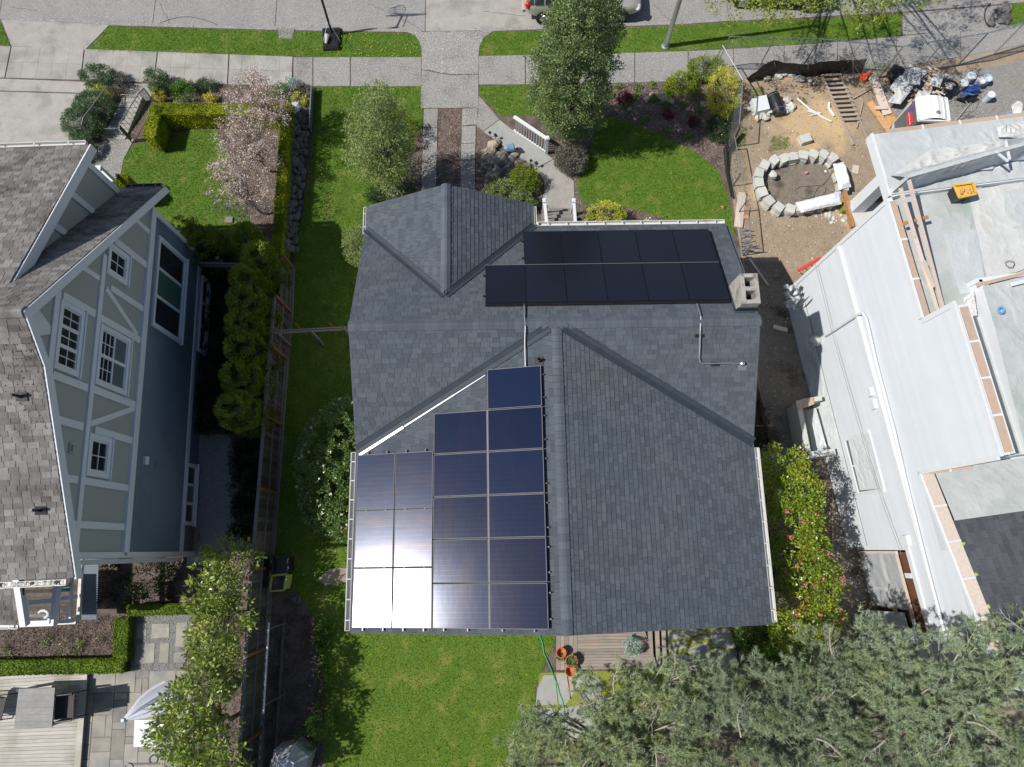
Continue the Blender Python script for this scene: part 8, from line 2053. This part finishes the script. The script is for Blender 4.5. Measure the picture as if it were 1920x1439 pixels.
# shrubs along the neighbour's sidewalk edge and stair
S = [
 ((197, 158), (.72, .42, .5), 'l_lav', 'dark green lavender mound at the corner of the neighbour driveway', 90),
 ((232, 166), (.35, .35, .3), 'l_grey', 'small grey green mound right of the corner lavender', 40),
 ((196, 182), (.42, .28, .3), 'l_gold', 'yellow green grassy tuft under the corner lavender', 45),
 ((190, 215), (.75, .6, .55), 'l_lav', 'lavender mass beside the upper garden stair', 150),
 ((170, 245), (.75, .65, .55), 'l_lav', 'lavender mass beside the middle garden stair', 160),
 ((165, 285), (.45, .6, .4), 'l_lav', 'lavender mass beside the lower garden stair by the roof corner', 90),
 ((306, 165), (.42, .42, .5), 'l_lav', 'round grey green lavender at the sidewalk, above the golden bush', 90),
 ((304, 183), (.24, .24, .3), 'l_gold', 'small golden bush tucked against the clipped hedge', 40),
 ((350, 180), (.42, .38, .35), 'l_green', 'bright green grassy mound between two lavenders', 60),
 ((394, 166), (.33, .2, .25), 'l_lav', 'small lavender mound at the sidewalk edge', 40),
 ((372, 166), (.26, .2, .2), 'l_grey', 'dry straw coloured tuft at the sidewalk edge', 26),
 ((396, 190), (.2, .15, .22), 'l_gold', 'tiny golden bush right of the bright green mound', 26),
 ((532, 182), (.42, .36, .3), 'l_green', 'green mound under the overhanging blossom tree', 50),
 ((545, 166), (.36, .26, .25), 'l_blue', 'blue green shrub at the sidewalk by the low metal fence', 40),
 ((570, 172), (.28, .22, .22), 'l_grey', 'straw coloured tuft beside the blue green shrub', 26),
 ((563, 193), (.27, .26, .25), 'l_gold', 'yellow green bush above the rock wall', 36),
 ((321, 238), (.16, .16, .15), 'l_green', 'small dark ball shrub in the bark near the hedge arm', 20),
 ((386, 230), (.15, .15, .15), 'l_green', 'small dark ball shrub in the bark below the long hedge', 20),
 ((752, 262), (.72, .68, .7), 'l_olive', 'rounded olive shrub behind the airy tree', 110),
 ((735, 372), (1.0, .42, .4), 'l_camd', 'spreading dark yew under the front gable corner', 110),
 ((672, 470), (.45, .75, .55), 'l_airy', 'light green shrub against the left wall near the front', 110),
 ((655, 800), (.3, .3, .3), 'l_camd', 'low dark shrub tucked behind the big camellia', 24),
 ((1272, 168), (.62, .45, .42), 'l_olive', 'low olive juniper in front of the sidewalk, left of the pair', 100),
 ((1318, 140), (.72, .48, .45), 'l_olive', 'low olive juniper behind, touching the sidewalk', 110),
 ((1349, 192), (.62, 1.05, .7), 'l_gold', 'tall golden shrub beside the chain-link corner', 190),
 ((1345, 250), (.5, .5, .35), 'l_camd', 'dark green mound below the golden shrub', 80),
 ((1167, 188), (.25, .22, .22), 'l_burg', 'burgundy shrub in the right bark bed', 40),
 ((1253, 216), (.25, .2, .12), 'l_burg', 'dark burgundy clump near the lawn edge', 24),
 ((1300, 232), (.22, .2, .14), 'l_burg', 'dark burgundy clump left of the dark green mound', 24),
 ((1068, 308), (.58, .62, .5), 'l_grey', 'round grey lavender ball beside the front path', 140),
 ((982, 350), (.56, .52, .55), 'l_olive', 'round yellow green ball shrub above the front gable', 110),
 ((945, 372), (.75, .45, .5), 'l_airy', 'loose shrub of mixed greens against the front gable wall', 130),
 ((975, 390), (.6, .35, .45), 'l_dark', 'leafy shrub under the gable beside the step railing', 90),
 ((1132, 412), (.78, .42, .5), 'l_gold', 'yellow green azalea right of the front steps', 110),
 ((1215, 422), (.2, .2, .15), 'l_green', 'small green clump right of the azalea', 18),
 ((1243, 418), (.22, .18, .14), 'l_green', 'small green clump near the front gutter', 18),
 ((958, 328), (.16, .14, .14), 'l_blue', 'spiky grey green plant on the rock mound', 14),
 ((575, 1390), (.42, .42, .4), 'l_green', 'bright green shrub above the plastic greenhouse', 60),
 ((606, 1352), (.36, .36, .4), 'l_green', 'bright green shrub at the edge of the rear lawn', 50),
 ((552, 1438), (.3, .22, .3), 'l_green', 'green shrub behind the plastic greenhouse', 26),
]
for i, (px, r, m, lab, K) in enumerate(S):
    fl = (M['whitefl'], 14, .05) if 'azalea' in lab else None
    grassy = 'tuft' in lab or 'lavender' in lab or 'mound between' in lab
    shrub('shrub', lab, 'shrub', G(*px), r, M[m], K, (70 if grassy else 50) if K > 60 else 40, .13 if max(r) > .3 else .08, .07 if grassy else .046, .02 if grassy else .03, 300 + i, fl, None, .82, up=.7 if grassy else .3, stem=K > 60)
rng = np.random.default_rng(3)
small = [(1160, 165), (1195, 167), (1221, 163), (1142, 180), (1186, 184), (1225, 187), (1280, 197), (1308, 208), (1209, 228), (1247, 250), (1290, 258), (1170, 200), (1310, 175), (1245, 200), (1253, 178)]
where = ['at the sidewalk edge beside the tall tree', 'at the sidewalk edge, second from the tall tree', 'at the sidewalk edge, nearest the olive juniper', 'tucked against the tall tree', 'right beside the burgundy shrub', 'between the pale rocks', 'below the olive juniper', 'under the golden shrub', 'in the shade near the lawn edge', 'nearest the curved lawn edge', 'at the right end of the lawn edge', 'between the burgundy shrub and the lawn', 'against the foot of the golden shrub', 'just below the pale rocks', 'above the pale rocks']
for i, (x, y) in enumerate(small):
    c = G(x, y); t = thing('perennial', 'small fresh green perennial clump ' + where[i], 'plant', c, 'perennial clumps in the right bark bed')
    crown(t, [((c.x, c.y, .08), (.13, .13, .1))], 12, 16, .07, M['l_green'], .06, .03, 400 + i, name='foliage')
# street tree overhanging from beyond the top edge
b = Vector((12.4, 24.2, -.1)); t = thing('street_tree', 'spring green street tree overhanging the right sidewalk from above the frame', 'tree', b)
bl = [(G(1320, -10, 4.6), (.9, .7, .6)), (G(1385, 12, 4.5), (.9, .8, .6)), (G(1455, 22, 4.3), (1.1, .75, .7)), (G(1510, 5, 4.6), (.9, .7, .6)), (G(1600, 20, 4.6), (.8, .7, .6)), (G(1655, 15, 4.8), (.7, .9, .7)), (G(1560, -40, 5.6), (1.8, 1.2, .9)), (G(1420, -60, 5.4), (1.8, 1.1, .9)), (G(1680, -50, 5.8), (1.4, 1.1, .9)), (G(1760, -40, 6.2), (1.2, .9, .8))]
bl = [((c.x, c.y, c.z), r) for c, r in bl]
bl += [((8.5, 19.6, 5.6), (1.3, 1.0, .6)), ((10.6, 19.4, 6.1), (1.5, 1.1, .7)), ((12.8, 19.3, 6.4), (1.6, 1.2, .8)), ((11.5, 21.5, 6.6), (2.2, 1.4, .9)), ((14.8, 20.5, 6.5), (1.5, 1.3, .8)), ((8.5, 22, 6.2), (1.6, 1.2, .8))]
P, D = crown(t, bl, 480, 34, .24, M['l_street'], .085, .05, 501, .35, 2.5)
limbs(t, b, (b.x, b.y, 5.5), P, M['trunk'], .2, 33, 24, tw=.02)
# big grey green pines over the lower right corner
def pine(label, base, blobs, K, m, seed, nl=48, L=.125, W=.011):
    t = thing('pine_tree', label, 'tree', base, 'grey green pines over the rear garden'); rng = np.random.default_rng(seed)
    K0 = K // 5; P, D = clumps(blobs, K0, 0, rng, .66, .8); keep = P[:, 2] > 1.2; P = P[keep]; D = D[keep]
    # boughs end in sprays: shoots gather round each bough tip and leave dark gaps between
    P = np.repeat(P, 5, 0) + rng.normal(size=(len(P) * 5, 3)) * np.array([.15, .15, .09]); D = np.repeat(D, 5, 0); n = len(P)
    # three to four shoots per clump, needles brushed forward along each shoot
    P = np.repeat(P, 3, 0) + rng.normal(size=(n * 3, 3)) * np.array([.085, .085, .05]); D = np.repeat(D, 3, 0); n = len(P)
    ax = D * .8 + rng.normal(size=(n, 3)) * .55 + [0, 0, .45]; ax /= np.linalg.norm(ax, axis=1)[:, None]
    i = np.repeat(np.arange(n), nl); f = rng.random(n * nl); C = P[i] + ax[i] * (f * .17 - .08)[:, None]
    a = ax[i] * .75 + rng.normal(size=(n * nl, 3)) * .5; a /= np.linalg.norm(a, axis=1)[:, None]
    s = np.cross(a, rng.normal(size=(n * nl, 3))); s /= np.linalg.norm(s, axis=1)[:, None]; l = (L * (.6 + .6 * rng.random(n * nl)))[:, None]
    V = np.stack([C - s * W * .5, C + s * W * .5, C + a * l], 1).reshape(-1, 3); rn = np.repeat(rng.random(n), nl) * .6 + rng.random(n * nl) * .4
    npmesh('needles', V, np.arange(3 * n * nl).reshape(-1, 3), m, t, rn)
    cz = max(b_[0][2] for b_ in blobs); cx = sum(b_[0][0] for b_ in blobs) / len(blobs); cy = sum(b_[0][1] for b_ in blobs) / len(blobs)
    limbs(t, base, (cx, cy, cz * .85), P[rng.permutation(n)[:200]], M['twig'], .17, seed, 150, tw=.02)
    # a few bare pale boughs lying on top of the foliage
    rnd = random.Random(seed); mb = MB()
    for k in range(11):
        j = rnd.randrange(len(blobs)); c, r = blobs[j]; a0 = rnd.random() * 6.28; dr = Vector((math.cos(a0), math.sin(a0), .12)); p = Vector(c) + Vector((math.cos(a0) * r[0] * .1, math.sin(a0) * r[1] * .1, r[2] * .62)); pts = [p]
        for q in range(6):
            dr = (dr + Vector((rnd.uniform(-.35, .35), rnd.uniform(-.35, .35), rnd.uniform(-.1, .08)))).normalized(); p = p + dr * rnd.uniform(.10, .2); pts.append(p)
        mb = MB(); mb.n().tube(pts, [.020, .018, .015, .012, .009, .006, .003], 5)
        for q in range(12):
            p0 = pts[1 + q % 6]; d2 = (dr + Vector((rnd.uniform(-1, 1), rnd.uniform(-1, 1), rnd.uniform(-.2, .4)))).normalized(); l2 = rnd.uniform(.12, .32); p1 = p0 + d2 * l2 * .5 + Vector((rnd.uniform(-.04, .04), rnd.uniform(-.04, .04), 0)); mb.tube([p0, p1, p0 + d2 * l2], [.007, .005, .002], 4)
        mb.build('bough', M['twig'], t)
    return t
def PB(l): return [((G(x, y, z).x, G(x, y, z).y, z), r) for x, y, z, r in l]
pine('olive tinged pine at the left of the pine canopy, over the rear path', G(1180, 1420), PB([(1000, 1395, 4.0, (.75, .75, .6)), (1060, 1370, 4.2, (.85, .7, .6)), (1150, 1300, 4.4, (.95, .75, .7)), (1240, 1280, 4.5, (.9, .7, .7)), (1120, 1400, 4.6, (1.2, .9, .8)), (1220, 1380, 4.8, (1.2, 1.1, .9)), (1010, 1470, 4.2, (1.0, .9, .7)), (1120, 1480, 4.6, (1.3, 1.0, .8)), (1250, 1480, 5.0, (1.3, 1.0, .9))]), 1250, M['needle'], 601)
pine('blue green pine in the middle of the pine canopy', G(1480, 1440), PB([(1320, 1300, 5.0, (.9, .8, .8)), (1400, 1300, 5.0, (1.0, .8, .8)), (1480, 1290, 5.2, (1.0, .8, .8)), (1560, 1240, 5.0, (.9, .8, .8)), (1380, 1380, 5.4, (1.3, 1.1, .9)), (1500, 1370, 5.6, (1.3, 1.1, 1.0)), (1380, 1480, 5.4, (1.4, 1.1, 1.0)), (1520, 1480, 5.6, (1.4, 1.1, 1.0)), (1570, 1350, 5.2, (1.0, .9, .8)), (1590, 1420, 5.5, (1.1, .9, .9))]), 1350, M['needle2'], 611)
pine('blue green pine at the right edge of the pine canopy, below the white house', G(1730, 1400), PB([(1620, 1220, 4.8, (.8, .8, .8)), (1660, 1270, 5.2, (1.0, .9, .8)), (1760, 1240, 5.4, (1.1, .8, .8)), (1860, 1230, 5.5, (1.0, .9, .8)), (1920, 1190, 5.4, (.8, .7, .7)), (1640, 1370, 5.6, (1.3, 1.1, 1.0)), (1770, 1340, 5.9, (1.4, 1.2, 1.0)), (1890, 1330, 5.9, (1.3, 1.2, 1.0)), (1660, 1480, 5.7, (1.4, 1.1, 1.0)), (1800, 1480, 6.0, (1.5, 1.1, 1.0)), (1930, 1460, 5.9, (1.3, 1.1, 1.0)), (1700, 1300, 5.5, (1.0, .9, .8))]), 1650, M['needle2'], 621)
# leafy ball low at the foot of the pines and weeds
groundcover('ground_cover', '', [(1370, 1185), (1450, 1180), (1480, 1300), (1390, 1300)], M['l_camd'], 90, 30, 281, .3)
# fallen petals, litter on the west lawn
rng = np.random.default_rng(15); Pp = scatter(GP([(540, 860), (700, 900), (690, 1120), (530, 1100)]), 9, rng)
Vv = []; 
C = np.column_stack([Pp, np.full(len(Pp), .06)]); leaves('fallen_petals', C, np.tile([0, 0, .3], (len(C), 1)), M['whitefl'], None, .03, .025, 3, .2, 1, .1, kind='stuff')

rng = np.random.default_rng(16); Pp = scatter(GP([(380, 230), (520, 230), (515, 440), (430, 440)]), 45, rng)
C = np.column_stack([Pp, np.full(len(Pp), .055)]); leaves('fallen_petals', C, np.tile([0, 0, .3], (len(C), 1)), M['blossom'], None, .035, .028, 4, .2, 1, .1, kind='stuff')
rng = np.random.default_rng(17)
for nm in ('lawn_rear', 'lawn_front_right', 'lawn_west'):
    grass('coarse_grass', GP(lawns[nm]), M['grass2'], 60, .09, .03, .012, 90 + len(nm))
